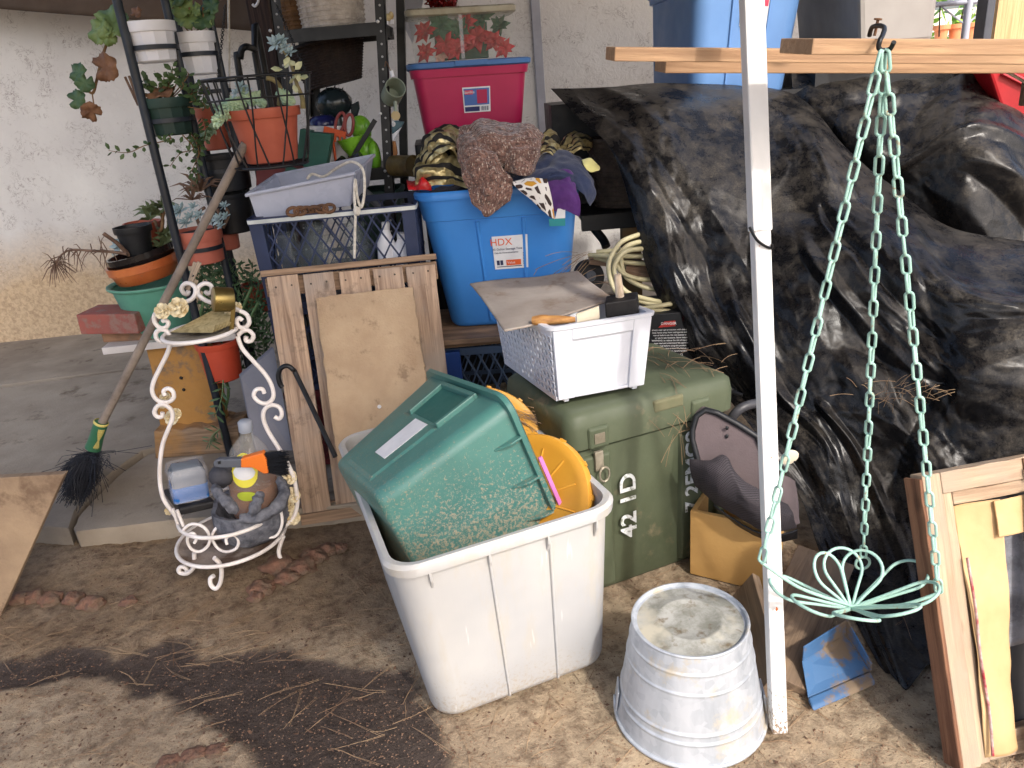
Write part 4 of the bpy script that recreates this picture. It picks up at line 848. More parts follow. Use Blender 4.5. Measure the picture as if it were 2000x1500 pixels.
# brush
YBr = YS - .11
bu = thing('orange_brush', 'orange and grey hand brush with black bristles resting on the jug', 'brush', ony(490, 910, YBr))
def poly(nm, pxs, Y, th, mt_, par, bev=.003, smooth=0, dy=0):
    f_ = [ony(*q, Y) for q in pxs]; m = MB(); m.loft([[p + V((0, th, dy)) for p in f_], f_]); return m.build(nm, mt_, par, smooth, bevel=bev)
poly('body', [(470, 897), (512, 885), (520, 897), (524, 925), (515, 926), (494, 914), (470, 914)], YBr, .024, mat('orange_plastic', C(232, 122, 36), C(216, 106, 30), 5, .4), bu)
poly('handle', [(416, 903), (425, 898), (472, 897), (472, 914), (430, 914), (418, 912)], YBr + .002, .02, mat('grey_plastic', C(92, 96, 104), C(78, 82, 90), 5, .5), bu)
poly('hang_hole', [(425, 902), (430, 901), (431, 906), (426, 907)], YBr - .001, .004, BLACKPLASTIC, bu, 0)
m = MB(); rr = random.Random(2)
for i in range(420):
    t = rr.random(); a_ = ony(512, 886, YBr + .012).lerp(ony(522, 922, YBr + .012), t); b_ = ony(rr.uniform(548, 566), 882 + 44 * t + rr.gauss(0, 3), YBr + .012 + rr.uniform(-.02, .02)); a_ += V((0, rr.uniform(-.01, .01), 0)); m.tube([a_, b_], .0009, 3, caps=False)
m.build('bristles', BLACKPLASTIC, bu, 60)
# ================================================================ shepherd hook rod and grey board
hkr = thing('hooked_rod', 'black metal rod with a crook end leaning against the pallet', 'rod', ony(650, 890, 2.05))
m = MB(); m.tube(curve([ony(*Z3(*q), 2.22) for q in ((1672, 855), (1655, 830), (1645, 780), (1660, 735), (1700, 715), (1740, 740), (1775, 800))] + [ony(655, 892, 2.06)], 50), .0075, 10); m.build('shaft', BLACKMETAL, hkr, 60)
gb = thing('grey_board', 'grey painted offcut board with a slanted pale edge behind the stand', 'board', (ony(515, 880, 2.4).x, 2.42, SZ))
f_ = [ony(470, 735, 2.44), ony(535, 680, 2.44), ony(572, 880, 2.30), ony(500, 880, 2.30)]
m = MB(); m.loft([[p + V((-.012, .02, .0)) for p in f_], f_]); m.build('panel', mat('grey_board_paint', C(116, 116, 124), C(98, 98, 106), 6, .6), gb, 0, bevel=.001)
# ================================================================ pallet and particle board
PAL = wood('pallet_wood', C(180, 154, 130), C(136, 112, 94), C(156, 142, 130), 2, 1.0, dirt=(C(110, 94, 80), .58, 7))
B = Box(-.464, 2.246, .004, 10.3, -11.7, 1.3, .531, .05, .823, 1)
pl = thing('pallet', 'small weathered wooden pallet standing on edge against the blue crates', 'pallet', B(0, 0, 0))
def inbox(nm, B, u0, u1, v0, v1, k0, k1, mt_, par, wob=0, seed=0):
    c = V(((u0 + u1) / 2 * B.w / 2, (v0 + v1) / 2, (k0 + k1) / 2 * B.h)); sz = ((u1 - u0) * B.w / 2, v1 - v0, (k1 - k0) * B.h); m = MB(); rg_ = []
    for i in range(9):
        z = -sz[2] / 2 + sz[2] * i / 8; o = [mn.noise(V((z * 8, seed + j * 3, 0))) * wob for j in range(4)]; rg_.append([(-sz[0] / 2 + o[0], -sz[1] / 2, z), (sz[0] / 2 + o[1], -sz[1] / 2, z), (sz[0] / 2 + o[1], sz[1] / 2, z), (-sz[0] / 2 + o[0], sz[1] / 2, z)])
    m.loft(rg_); return m.build(nm, mt_, par, 0, bevel=.0025, M=B.M @ Matrix.Translation(c))
for i, (a, b_) in enumerate(((-.97, -.62), (-.56, -.21), (-.15, .21), (.25, .60), (.64, .99))): inbox('slat', B, a, b_, -.02, -.002, .008, .975 - .004 * i, PAL, pl, .003, i * 5)
inbox('top_rail', B, -1.03, 1.02, -.022, .05, .977, 1.0, wood('pallet_rail', C(150, 124, 100), C(116, 94, 76), None, 0, 1), pl)
inbox('back_rail', B, -1.0, 1.02, 0, .02, .90, .97, wood('pallet_rail', C(150, 124, 100), C(116, 94, 76)), pl); inbox('bottom_rail', B, -1.0, 1.0, 0, .06, .0, .07, wood('pallet_rail', C(150, 124, 100), C(116, 94, 76)), pl); inbox('bottom_edge', B, -1.0, 1.0, -.03, -.021, .0, .045, wood('pallet_rail', C(150, 124, 100), C(116, 94, 76)), pl)
m = MB()
for i in range(5):
    for du in (-.08, .1): p_ = B.M @ V(((-.8 + .4 * i + du) * B.w / 2, -.0205, .935 * B.h + .01 * du)); m.lathe([(.003, 0), (.003, .001), (.001, .001)], 8, Matrix.Translation(p_) @ Matrix.Rotation(R_(90), 4, 'X'))
m.build('nail_heads', BLACKMETAL, pl, 0, kind='stuff')
pf = [ony(616, 582, 2.345), ony(806, 560, 2.335), ony(836, 770, 2.20), ony(660, 905, 2.13)]
pbd = thing('particle_board', 'tan particle board sheet leaning on the pallet behind the white bin', 'board', pf[3])
def sheetpts(c4, nu, nv, w_): 
    out = []; 
    for (a, b_), n_ in (((c4[0], c4[1]), nu), ((c4[1], c4[2]), nv), ((c4[2], c4[3]), nu), ((c4[3], c4[0]), nv)):
        for i in range(n_): p_ = a.lerp(b_, i / n_); out.append(p_ + V((mn.noise(p_ * 60), 0, mn.noise(p_ * 60 + V((3, 3, 3))))) * w_)
    return out
e = sheetpts(pf, 20, 26, .005); nn = (pf[1] - pf[0]).cross(pf[3] - pf[0]).normalized(); nn = nn if nn.y < 0 else -nn
m = MB(); m.loft([[p - nn * .014 for p in e], e]); m.build('sheet', mat('chipboard', C(180, 156, 126), C(160, 134, 106), 7, .9, .8, 160, .004, dirt=(C(140, 118, 94), .57, 16)), pbd, 0)
m = MB(); q = Matrix.Translation(ony(741, 794, 2.19)) @ Matrix.Rotation(R_(95), 4, 'X'); m.lathe([(.006, -.001), (.006, .002), (.003, .003), (.0015, .0025)], 14, q, True, True); m.build('screw_cap', LABEL, pbd, 40)
# ================================================================ milk crates
def crate(B, label, mt_, group='stacked milk crates', stripe=None, loops=True):
    t = thing('milk_crate', label, 'crate', B(0, 0, 0), group); th = .006
    m = MB()
    for u in (-1, 1):
        for v in (-1, 1):
            c = B.loc(u * .93, v * .9, .5); sc = 1
            m.hexa([B.M @ (B.loc(u * a, v * b_, k)) for k in (0, 1) for a, b_ in ((1, 1), (.84, 1), (.84, .80), (1, .80))])
    m.build('corner_posts', mt_, t, 0, kind='stuff')
    for nm, k0, k1 in (('top_band', .93, 1), ('bottom_band', 0, .07)):
        m = MB(); m.loft([B.ring(k0, -.004, .01, 2), B.ring(k1, -.004, .01, 2), B.ring(k1, th * 1.5, .01, 2), B.ring(k0, th * 1.5, .01, 2)], True); m.build(nm, mt_, t, 30)
    if stripe:
        m = MB(); m.loft([B.ring(.945, -.0055, .01, 2), B.ring(.985, -.0055, .01, 2), B.ring(.985, -.0038, .01, 2), B.ring(.945, -.0038, .01, 2)], True); m.build('pale_stripe', stripe, t, 30)
    for side, wN in (('f', 9), ('l', 6), ('r', 6), ('b', 9)):
        m = MB(); n_ = wN
        for i in range(-n_, 2 * n_):
            for s_ in (1, -1):
                # clipped diagonal strut on the panel
                u0 = -.84 + 1.68 * i / n_; pts = []
                for k in range(0, 9):
                    kk = .07 + .86 * k / 8; u = u0 + s_ * 1.68 / n_ * 3.2 * (k / 8); pts.append((u, kk))
                seg = [q for q in pts if -.85 <= q[0] <= .85]
                if len(seg) < 2: continue
                (ua, ka), (ub, kb) = seg[0], seg[-1]; du = .012
                a_ = B.quad(side, ua - du, ua + du, ka, ka + .001, -.001 if s_ > 0 else -.003); b_ = B.quad(side, ub - du, ub + du, kb, kb + .001, -.001 if s_ > 0 else -.003); nrm = (B.quad(side, 0, .1, .5, .6, .01)[0] - B.quad(side, 0, .1, .5, .6, 0)[0]).normalized() * .004
                m.hexa([a_[0] - nrm, a_[1] - nrm, a_[1], a_[0], b_[0] - nrm, b_[1] - nrm, b_[1], b_[0]])
        m.build('lattice', mt_, t, 0, kind='stuff')
        m = MB(); B.slab(m, side, -.85, .85, .38, .42, -.006, .003); m.build('mid_bar', mt_, t, 0)
    m = MB(); m.loft([B.ring(.02, .004, .01, 2), B.ring(.03, .004, .01, 2)]); m.build('floor', mt_, t, 0)
    return t
NAVY = mat('navy_plastic', C(40, 52, 84), C(32, 42, 70), 6, .5, .06, 80, dirt=(C(120, 116, 112), .68, 14)); STR = mat('pale_stripe', C(206, 210, 206), C(180, 184, 180), 12, .6)
REDC = mat('dark_red_plastic', C(112, 34, 38), C(92, 26, 30), 6, .5, .06, 80)
Bc = Box(-.531, 2.66, .655, 2.0, 0, 0, .53, .34, .305, .97)
crate(Bc, 'navy milk crate of glass jars with a pale stripe, topmost of its stack', NAVY, stripe=STR)
crate(Box(-.53, 2.67, .36, 3, 0, 0, .53, .34, .293, .97), 'navy milk crate behind the pallet, middle of the stack', NAVY)
crate(Box(-.53, 2.66, .073, 1.5, 0, 0, .53, .34, .285, .97), 'dark red milk crate seen between the pallet slats, lowest of the stack', REDC)
GLASS = mat('jar_glass', C(150, 160, 160), None, 4, .05, 0, alpha=.13, spec=1.0, rvar=.02)
for i, (u, v, r, h, lb) in enumerate(((-.68, -.45, .050, .22, 'tall clear jar at the left end of the striped crate'), (-.40, -.3, .052, .24, 'clear jar with a threaded neck, second in the striped crate'), (-.10, -.5, .055, .20, 'wide clear jar in the middle of the striped crate'), (.22, -.35, .050, .23, 'clear bottle behind the hanging white cord'), (-.55, .45, .05, .22, 'clear jar at the back left of the striped crate'), (.1, .4, .05, .22, 'clear jar at the back of the striped crate'))):
    c = Bc(u, v, .05); t = thing('glass_jar', lb, 'jar', c, 'glass jars in the crate'); q = Matrix.Translation(c) @ Matrix.Rotation(R_(8 * math.sin(i * 2)), 4, 'Y')
    m = MB(); m.lathe([(r * .9, 0), (r, .008), (r, h * .7), (r * .7, h * .86), (r * .66, h), (r * .72, h), (r * .72, h * .98)], 26, q, True); m.build('body', GLASS, t, 50)
    m = MB(); m.lathe([(r * .74, h * .94), (r * .76, h * .95), (r * .76, h * .97), (r * .72, h * .98)], 26, q); m.build('thread_ring', GLASS, t, 50)
for i, (u, r, h, lb) in enumerate(((.52, .03, .23, 'slim white bottle in the striped crate'), (.72, .036, .19, 'stout white bottle at the right end of the striped crate'))):
    c = Bc(u, -.55, .05); t = thing('white_bottle', lb, 'bottle', c, 'white bottles in the crate'); q = Matrix.Translation(c) @ Matrix.Rotation(R_(6), 4, 'Y')
    m = MB(); m.lathe([(r * .9, 0), (r, .006), (r, h * .7), (r * .5, h * .85), (r * .4, h * .9)], 24, q, True); m.build('body', WPOT, t, 50)
    m = MB(); m.lathe([(r * .42, h * .9), (r * .45, h * .9), (r * .45, h), (.001, h)], 20, q); m.build('cap', LABEL, t, 50)
# tray with rope on the crate
tr_ = thing('plastic_tray', 'milky clear plastic tray tipped on top of the striped crate', 'tray', Bc(-.2, 0, 1))
tf = [ony(486, 382, 2.52), ony(690, 340, 2.52), ony(682, 402, 2.54), ony(502, 430, 2.54)]; off = V((.03, .26, .03))
MILK = mat('milky_plastic', C(196, 200, 214), C(180, 184, 200), 4, .25, .03, 40, sss=0, alpha=.82)
tb = [p + off for p in tf]
def panel(nm, q4, th, mt_, par, bev=.002): 
    n_ = (q4[1] - q4[0]).cross(q4[3] - q4[0]).normalized() * th; m = MB(); m.loft([[p + n_ for p in q4], q4]); return m.build(nm, mt_, par, 0, bevel=bev)
panel('front_wall', tf, .003, MILK, tr_); panel('back_wall', tb, .003, MILK, tr_); panel('left_end', [tf[0], tf[3], tb[3], tb[0]], .003, MILK, tr_); panel('right_end', [tf[1], tf[2], tb[2], tb[1]], .003, MILK, tr_); panel('base', [tf[3], tf[2], tb[2], tb[3]], .003, MILK, tr_)
m = MB(); m.tube([p + V((0, 0, .002)) for p in (tf[0] + V((-.006, -.006, 0)), tf[1] + V((.006, -.006, 0)), tb[1] + V((.006, .006, 0)), tb[0] + V((-.006, .006, 0)))], .006, 6, True); m.build('rim', MILK, tr_, 0)
rp = thing('rope_coil', 'white rope looping over the tray and hanging down the crate front', 'rope', ony(700, 390, 2.48))
m = MB(); m.tube(curve([ony(600, 350, 2.60), ony(610, 340, 2.6), ony(632, 345, 2.58), ony(655, 330, 2.56), ony(685, 316, 2.5), ony(708, 330, 2.47), ony(712, 370, 2.46), ony(706, 405, 2.46), ony(698, 385, 2.47), ony(694, 350, 2.48), ony(692, 380, 2.46), ony(694, 415, 2.46), ony(693, 460, 2.465), ony(692, 504, 2.475)], 90), .0045, 8); m.build('strand', ROPE, rp, 60)
m = MB(); m.blob(ony(697, 412, 2.455), (.012, .01, .016), 2, .2, 4); m.build('knot', ROPE, rp, 60)
rch = thing('rusty_chain', 'rusty links spilling along the crate top under the tray', 'chain', ony(600, 410, 2.5)); RUST = mat('rust', C(120, 84, 56), C(84, 60, 44), 30, .85, .6, 120)
zc_ = Bc(0, -1, 1).z
for i in range(6):
    c = ony(572 + 14 * i, 414 - 2 * i, 2.485); c.z = zc_ + .008; tw = i * 1.2; m = MB(); m.tube([c + V((math.cos(a) * .018, math.sin(a) * .01 * math.cos(tw), math.sin(a) * .011 + .003)) for a in [2 * math.pi * k / 14 for k in range(14)]], .0055, 8, True); m.build('link', RUST, rch, 60)
# ================================================================ black metal shelving
YF, YR = 3.05, 3.38
sh = thing('shelving', 'black slotted metal shelving unit standing against the wall', 'shelf', (ony(640, 200, YF).x, YF, SZ))
def angle_post(pt, pb_, Y, sx, sy):
    t_, b_ = ony(*pt, Y), ony(*pb_, Y); d = (b_ - t_); e = t_ - d * .5; f = t_ + d * ((t_.z - SZ) / (t_.z - b_.z)); m = MB(); w_ = .036
    for (ox, oy, wx, wy) in ((0, 0, w_, .003), (0, 0, .003, w_)):
        m.hexa([V((p.x + a * wx * sx, Y + c * wy * sy, p.z)) for p in (f, e) for a, c in ((0, 0), (1, 0), (1, 1), (0, 1))])
    m.build('post', BLACKMETAL, sh, 0)
    L = (e - f).length; m = MB(); nH = int((e.z - .6) / .042)
    for i in range(nH):
        z = .62 + .042 * i; k = (z - f.z) / (e.z - f.z); x = f.x + (e.x - f.x) * k + sx * w_ * .5; m.lathe([(.004, 0), (.004, .0008), (.001, .0008)], 8, Matrix.Translation((x, Y - .0006 if sy > 0 else Y - .0006, z)) @ Matrix.Rotation(R_(90), 4, 'X'))
    m.build('post_holes', mat('hole_light', C(170, 170, 170)), sh, 0, kind='stuff')
angle_post((751, 0), (768, 345), YF, -1, 1); angle_post((791, 0), (797, 300), YR, -1, -1); angle_post((606, 90), (609, 225), YR, 1, -1); angle_post((527, 0), (556, 225), YF, 1, 1)
sx0, sx1 = ony(540, 60, YF).x, ony(748, 45, YF).x
z1, z2, z3 = ony(727, 52, YF).z, ony(735, 336, YF).z, .62
for z in (z1, z2, z3):
    o = MB(); o.box(((sx0 + sx1) / 2, (YF + YR) / 2, z + .012), (sx1 - sx0 - .004, YR - YF - .008, .003)); o.build('shelf_plate', BLACKMETAL, sh, 0)
    for nm, c, sz in (('shelf_edge', ((sx0 + sx1) / 2, YF + .004, z - .008), (sx1 - sx0, .004, .044)), ('shelf_edge', ((sx0 + sx1) / 2, YR - .006, z - .008), (sx1 - sx0, .004, .044)), ('shelf_edge', (sx1 - .004, (YF + YR) / 2, z - .008), (.004, YR - YF - .012, .044))):
        o = MB(); o.box(c, sz); o.build(nm, BLACKMETAL, sh, 0, bevel=.001)
plank('brace', ony(733, 234, YF - .006), ony(690, 306, YF - .006), .018, .003, BLACKMETAL, sh, up=V((0, -1, 0)))
m = MB()
for px, py in ((738, 42), (743, 222), (752, 334), (528, 60)): m.lathe([(.006, 0), (.006, .003), (.003, .005), (.001, .005)], 8, Matrix.Translation(ony(px, py, YF - .002)) @ Matrix.Rotation(R_(90), 4, 'X'))
m.build('bolt_heads', mat('zinc', C(206, 206, 206), None, 9, .35, metal=.6), sh, 40, kind='stuff')
# wicker baskets
def wicker(name, label, c, rt, rb, h, mt_, group=None, rows=16, spokes=34, sq=.8, th=.006, rimr=.008, tilt=None):
    t = thing(name, label, 'basket', c, group); Mx = Matrix.Translation(c) @ (tilt or Matrix())
    P_ = lambda a, z, k: Mx @ V(((rb + (rt - rb) * z) * math.cos(a) * k, (rb + (rt - rb) * z) * math.sin(a) * sq * k, h * z))
    m = MB()
    for i in range(spokes): a = 2 * math.pi * i / spokes; m.tube([P_(a, 0, 1), P_(a, .5, 1), P_(a, 1, 1)], th * .35, 5)
    m.build('spokes', mt_, t, 60, kind='stuff')
    m = MB(); N = spokes * 4
    for j in range(rows):
        z = (j + .5) / rows; m.tube([P_(2 * math.pi * k / N, z, 1 + .5 * th / rt * math.sin(k * math.pi / 2 + j * math.pi)) for k in range(N)], min(th * .55, h / rows * .5), 5, True)
    m.build('weave', mt_, t, 60, kind='stuff')
    m = MB(); m.tube([P_(2 * math.pi * k / 40, 1, 1.01) for k in range(40)], rimr, 8, True); m.build('rim', mt_, t, 60)
    m = MB(); m.loft([[P_(2 * math.pi * k / 40, .02, 1) for k in range(40)], [P_(2 * math.pi * k / 40, .04, .99) for k in range(40)]]); m.build('base', mt_, t, 0)
    m = MB(); m.lathe([(1, 0), (1, 1)], 40, Matrix()); m.v = [P_(math.atan2(v.y, v.x), v.z, .985) for v in m.v]; m.build('lining', mt_, t, 60)
    return t
cb = ony(648, 40, 3.16); cb.z = z1 + .015
wicker('wicker_basket', 'whitewashed wicker basket on the top of the black shelving', V((cb.x, 3.19, cb.z)), msz(68, cb), msz(60, cb), .24, mat('white_wicker', C(206, 198, 190), C(170, 160, 150), 30, .8), None, 15, 30)
cbk = ony(570, 40, 3.2); wicker('wicker_basket', 'brown wicker basket beside the whitewashed one on the top shelf', V((cbk.x + .02, 3.24, z1 + .015)), .09, .075, .22, mat('brown_wicker', C(126, 92, 58), C(92, 66, 42), 30, .8), None, 14, 22)
cd2 = ony(655, 165, 3.3); wicker('wicker_basket', 'dark woven basket hanging under the top shelf', V((cd2.x, 3.3, cd2.z)), msz(78, cd2), msz(52, cd2), ony(655, 82, 3.3).z - cd2.z, mat('dark_wicker', C(48, 34, 28), C(28, 20, 18), 30, .7), None, 16, 34, .7, tilt=Matrix.Rotation(R_(-8), 4, 'Y'))
# things on the middle shelf
zs = z2 + .0145
def put(px, Y, z=None): p = ony(px, 300, Y); return V((p.x, Y, zs if z is None else z))
DK = mat('dark_teal_glaze', C(40, 52, 54), C(28, 36, 40), 8, .2, .1, 30)
fb_ = thing('fish_ornament', 'dark round glazed fish ornament with a spiny fin at the shelf back', 'ornament', put(652, 3.28)); c = ony(652, 202, 3.28); r_ = msz(36, c)
m = MB(); m.blob(c, (r_, r_ * .8, r_ * .82), 3, .05, 2); m.build('body', DK, fb_, 60)
for i in range(5): poly('fin_spine', [(630 + 8 * i, 180), (638 + 8 * i, 176), (638 + 8 * i + (i == 2) * 2, 170 - (8 if i == 2 else 0))], 3.26, .006, DK, fb_, 0)
m = MB(); m.lathe([(r_ * .5, 0), (r_ * .3, c.z - zs - r_ * .6)], 20, Matrix.Translation((c.x, 3.28, zs)), True, True); m.build('base', DK, fb_, 40)
poly('tail', [(684, 205), (700, 197), (702, 212), (696, 232), (686, 226)], 3.27, .02, DK, fb_, .004)
bd = thing('blue_dish', 'dark blue glazed dish on the shelf beneath the fish ornament', 'dish', put(630, 3.2)); c = ony(632, 242, 3.2); r_ = msz(30, c)
m = MB(); m.lathe([(r_ * .5, zs - c.z), (r_ * .95, -.01), (r_, .012), (r_ * .7, .03), (r_ * .2, .034), (.001, .034)], 30, Matrix.Translation((c.x, 3.2, c.z)), True); m.build('bowl', mat('cobalt_glaze', C(36, 40, 92), C(26, 28, 64), 6, .15), bd, 60)
FROG = mat('lime_glaze', C(132, 190, 52), C(96, 160, 36), 6, .3, .15, 60)
fg = thing('frog_planter', 'lime green ceramic frog planter with an open bowl mouth on the shelf', 'planter', put(708, 3.12))
def blobs(nm, lst, mt_, par, Y):
    m = MB()
    for px, py, rx, ry, rz, dy in lst: c = ony(px, py, Y + dy); k = depth(c) / FPX; m.blob(c, (rx * k, ry * k, rz * k), 3, .06, 2, px)
    return m.build(nm, mt_, par, 60)
blobs('body', [(716, 296, 22, 22, 32, .02), (706, 252, 20, 18, 26, .05)], FROG, fg, 3.12)
cf = ony(690, 285, 3.09); rf_ = msz(28, cf); m = MB(); m.lathe([(rf_ * .35, -msz(24, cf)), (rf_ * .8, 0), (rf_ * 1.0, msz(16, cf)), (rf_ * .9, msz(16, cf)), (rf_ * .6, -msz(6, cf)), (.001, -msz(12, cf))], 28, Matrix.Translation(cf) @ Matrix.Rotation(R_(-8), 4, 'Y'), True); m.build('bowl', FROG, fg, 60)
blobs('leg', [(732, 305, 12, 14, 30, .0)], FROG, fg, 3.10); blobs('leg', [(700, 316, 16, 14, 10, .0)], FROG, fg, 3.08)
sc = thing('scissors', 'red-handled scissors sticking out beside the green frog', 'scissors', put(668, 3.1)); RH = mat('dusty_red_handle', C(148, 66, 62), C(126, 54, 52), 9, .5)
for px, py, a in ((664, 240, 24), (682, 244, 14)):
    c = ony(px, py, 3.1); k = depth(c) / FPX; m = MB(); m.tube([c + V((math.cos(t) * 8 * k * math.cos(R_(a)) + math.sin(t) * 20 * k * math.sin(R_(a)), 0, math.sin(t) * 20 * k * math.cos(R_(a)) - math.cos(t) * 8 * k * math.sin(R_(a)))) for t in [2 * math.pi * i / 20 for i in range(20)]], .006, 8, True); m.build('handle_loop', RH, sc, 60)
plank('blade', ony(668, 258, 3.1), V((ony(664, 300, 3.1).x, 3.1, zs)), .012, .003, mat('steel', C(150, 150, 150), None, 8, .35, metal=.9), sc, up=V((0, -1, 0)))
oc = thing('orange_comb', 'small flat orange toothed tool standing on the shelf by the frog', 'tool', put(652, 3.08)); OR = mat('orange_paint', C(216, 92, 44), C(196, 78, 36), 8, .5)
poly('plate', [(633, 246), (676, 258), (674, 268), (630, 264)], 3.08, .008, OR, oc, .001)
for i in range(5): poly('tooth', [(634 + 9 * i, 262 + i), (639 + 9 * i, 263 + i), (638 + 9 * i, 276 + i), (635 + 9 * i, 275 + i)], 3.08, .008, OR, oc, .001)
rod('stem', [ony(650, 270, 3.085), V((ony(656, 320, 3.085).x, 3.085, zs))], .005, OR, oc)
GB = mat('green_book_cloth', C(40, 92, 78), C(34, 78, 66), 7, .55, .1, 120, dirt=(C(170, 180, 170), .76, 40))
for i, (q4, lb) in enumerate(((((602, 258), (648, 262), (634, 346), (590, 340)), 'dark green box leaning on the shelf in front of the frog'), (((586, 252), (608, 256), (596, 340), (576, 338)), 'second dark green box leaning behind the hanging basket'))):
    Y = 2.98 + .03 * i; t = thing('green_box', lb, 'box', ony(q4[3][0], q4[3][1], Y), 'dark green boxes on the shelf'); poly('case', q4, Y, .06, GB, t, .002); poly('lid_edge', [(q4[0][0] + 2, q4[0][1] + 2), (q4[1][0] - 1, q4[1][1] + 2), (q4[1][0] - 3, q4[1][1] + 8), (q4[0][0] + 1, q4[0][1] + 8)], Y - .002, .002, GB, t, 0)
wb = thing('plastic_bag', 'crumpled white plastic bag between the green box and the frog', 'bag', put(660, 3.05)); drape('sheet', [[ony(x, y, 3.06 + .02 * ((x + y) % 3)) for x in (590, 620, 650, 680)] for y in (246, 270, 300, 330)], mat('thin_white_plastic', C(206, 204, 204), C(186, 184, 188), 6, .35), wb, 26, 26, .018, 16, .001, 4)
wcn = thing('watering_can', 'tiny pale green watering can hanging from the shelving by a wire', 'watering can', ony(770, 185, 3.02)); WCM = mat('pale_green_tin', C(150, 160, 142), C(128, 136, 118), 10, .5, .2, 60, dirt=(C(150, 124, 84), .64, 20))
c = ony(769, 178, 3.02); r_ = msz(20, c); q = Matrix.Translation(c) @ Matrix.Rotation(R_(25), 4, 'Z') @ Matrix.Rotation(R_(66), 4, 'X'); m = MB(); m.lathe([(r_ * .9, -.05), (r_, -.048), (r_, .03), (r_ * .93, .03), (r_ * .88, -.045), (.001, -.045)], 28, q, True); m.build('body', WCM, wcn, 45)
rod('spout', [ony(772, 198, 3.0), ony(773, 220, 2.99)], .007, WCM, wcn); q = Matrix.Translation(ony(773, 226, 2.985)) @ Matrix.Rotation(R_(80), 4, 'X'); m = MB(); m.lathe([(.006, -.012), (.0165, .0), (.0165, .003), (.001, .004)], 18, q, True); m.build('rose', mat('tan_tin', C(186, 164, 118), None, 9, .6), wcn, 45)
rod('hanger_wire', curve([ony(752, 130, 3.03), ony(754, 120, 3.03), ony(766, 146, 3.03), ony(768, 158, 3.03)], 14), .0015, RUST, wcn, 6); rod('grip', [ony(764, 138, 3.025), ony(767, 150, 3.025)], .007, WPOT, wcn)
fo = thing('fish_figurine', 'small painted wooden fish head with white belly standing on the shelf', 'figurine', put(775, 3.2)); poly('head', [(760, 240), (772, 236), (789, 238), (784, 248), (766, 262), (758, 262)], 3.12, .03, mat('blue_grey_paint', C(76, 106, 116), C(62, 90, 100), 8, .5), fo, .004); poly('belly', [(766, 262), (784, 248), (776, 262), (768, 276), (762, 276)], 3.125, .025, WPOT, fo, .003)
m = MB(); q = Matrix.Translation(ony(767.5, 242, 3.118)) @ Matrix.Rotation(R_(90), 4, 'X'); m.lathe([(.010, 0), (.010, .002), (.006, .003), (.001, .003)], 16, q); m.build('eye', LABEL, fo, 40); poly('tail', [(764, 276), (772, 276), (776, 300), (766, 330), (762, 310)], 3.13, .02, mat('amber_wood', C(176, 120, 66), C(150, 96, 50), 9, .5), fo, .003)
dg = thing('dog_figurine', 'tiny white and tan figurine standing on the top shelf end', 'figurine', ony(758, 48, 3.2)); blobs('body', [(758, 34, 8, 5, 7, 0), (764, 30, 5, 5, 7, 0)], mat('tan_white', C(214, 196, 150), C(190, 160, 100), 40, .5), dg, 3.2)
for px in (753, 757, 764, 768): rod('leg', [ony(px, 38, 3.2), V((ony(px, 50, 3.2).x, 3.2, z1 + .014))], .004, WPOT, dg, 6)
rc = thing('rusty_can', 'mottled brass coloured can lying on its side beside the striped fabric', 'can', ony(788, 345, 2.95)); a_, b_ = ony(768, 324, 2.98), ony(808, 324, 2.9); q = (b_ - a_).to_track_quat('Z', 'Y').to_matrix().to_4x4(); q.translation = a_; L = (b_ - a_).length; r_ = msz(20, a_)
m = MB(); m.lathe([(r_ * .9, 0), (r_, .003), (r_, L - .003), (r_ * 1.02, L), (r_ * .9, L), (r_ * .88, L - .01), (.001, L - .01)], 28, q, True); m.build('body', mat('aged_brass_tin', C(120, 100, 56), C(84, 70, 44), 18, .45, .3, 60, metal=.3), rc, 45)
rb_ = thing('red_gift_box', 'dark red box printed with a small white check panel behind the tray', 'box', put(540, 2.92)); RBX = mat('dark_red_card', C(110, 40, 38), C(92, 32, 32), 7, .6)
poly('case', [(500, 318), (592, 335), (578, 392), (500, 392)], 2.86, .2, RBX, rb_, .003); poly('green_flap', [(560, 322), (606, 340), (600, 352), (556, 336)], 2.85, .01, GB, rb_, .001)
m = MB()
for i in range(6):
    for j in range(4):
        if (i + j) % 2: p_ = ony(524 + 6 * i - 2 * j, 350 + 3.4 * j, 2.857); s_ = .0055; m.add([p_, p_ + V((s_ * 1.6, 0, .001)), p_ + V((s_ * 1.6, 0, s_)), p_ + V((0, 0, s_ * .9))], [(0, 1, 2, 3)])
m.build('check_print', LABEL, rb_, 0, kind='stuff')
gbn = thing('green_bin', 'dark green plastic bin low on the shelf behind the crate', 'bin', put(735, 3.2, .62)); B = Box(ony(735, 370, 3.2).x, 3.2, .637, 0, 0, 0, .2, .22, .30, .9); tote(B, GPOT, gbn, .003, .03, .008)
bk = thing('black_tube', 'shiny black tubes lying on the shelf behind the white rope', 'tube', put(680, 3.0)); GLB = mat('gloss_black', C(26, 23, 24)); rod('tube', [ony(640, 340, 3.02), ony(672, 312, 2.99)], .018, GLB, bk, 16); rod('tube', [ony(672, 325, 3.0), ony(706, 305, 2.99)], .020, GLB, bk, 16)
gh = thing('grey_pipe', 'grey plastic pipe leaning down behind the striped crate', 'pipe', ony(740, 400, 2.9)); rod('pipe', [ony(712, 375, 2.86), ony(745, 405, 2.84)], .016, mat('grey_plastic', C(92, 96, 104)), gh, 14)
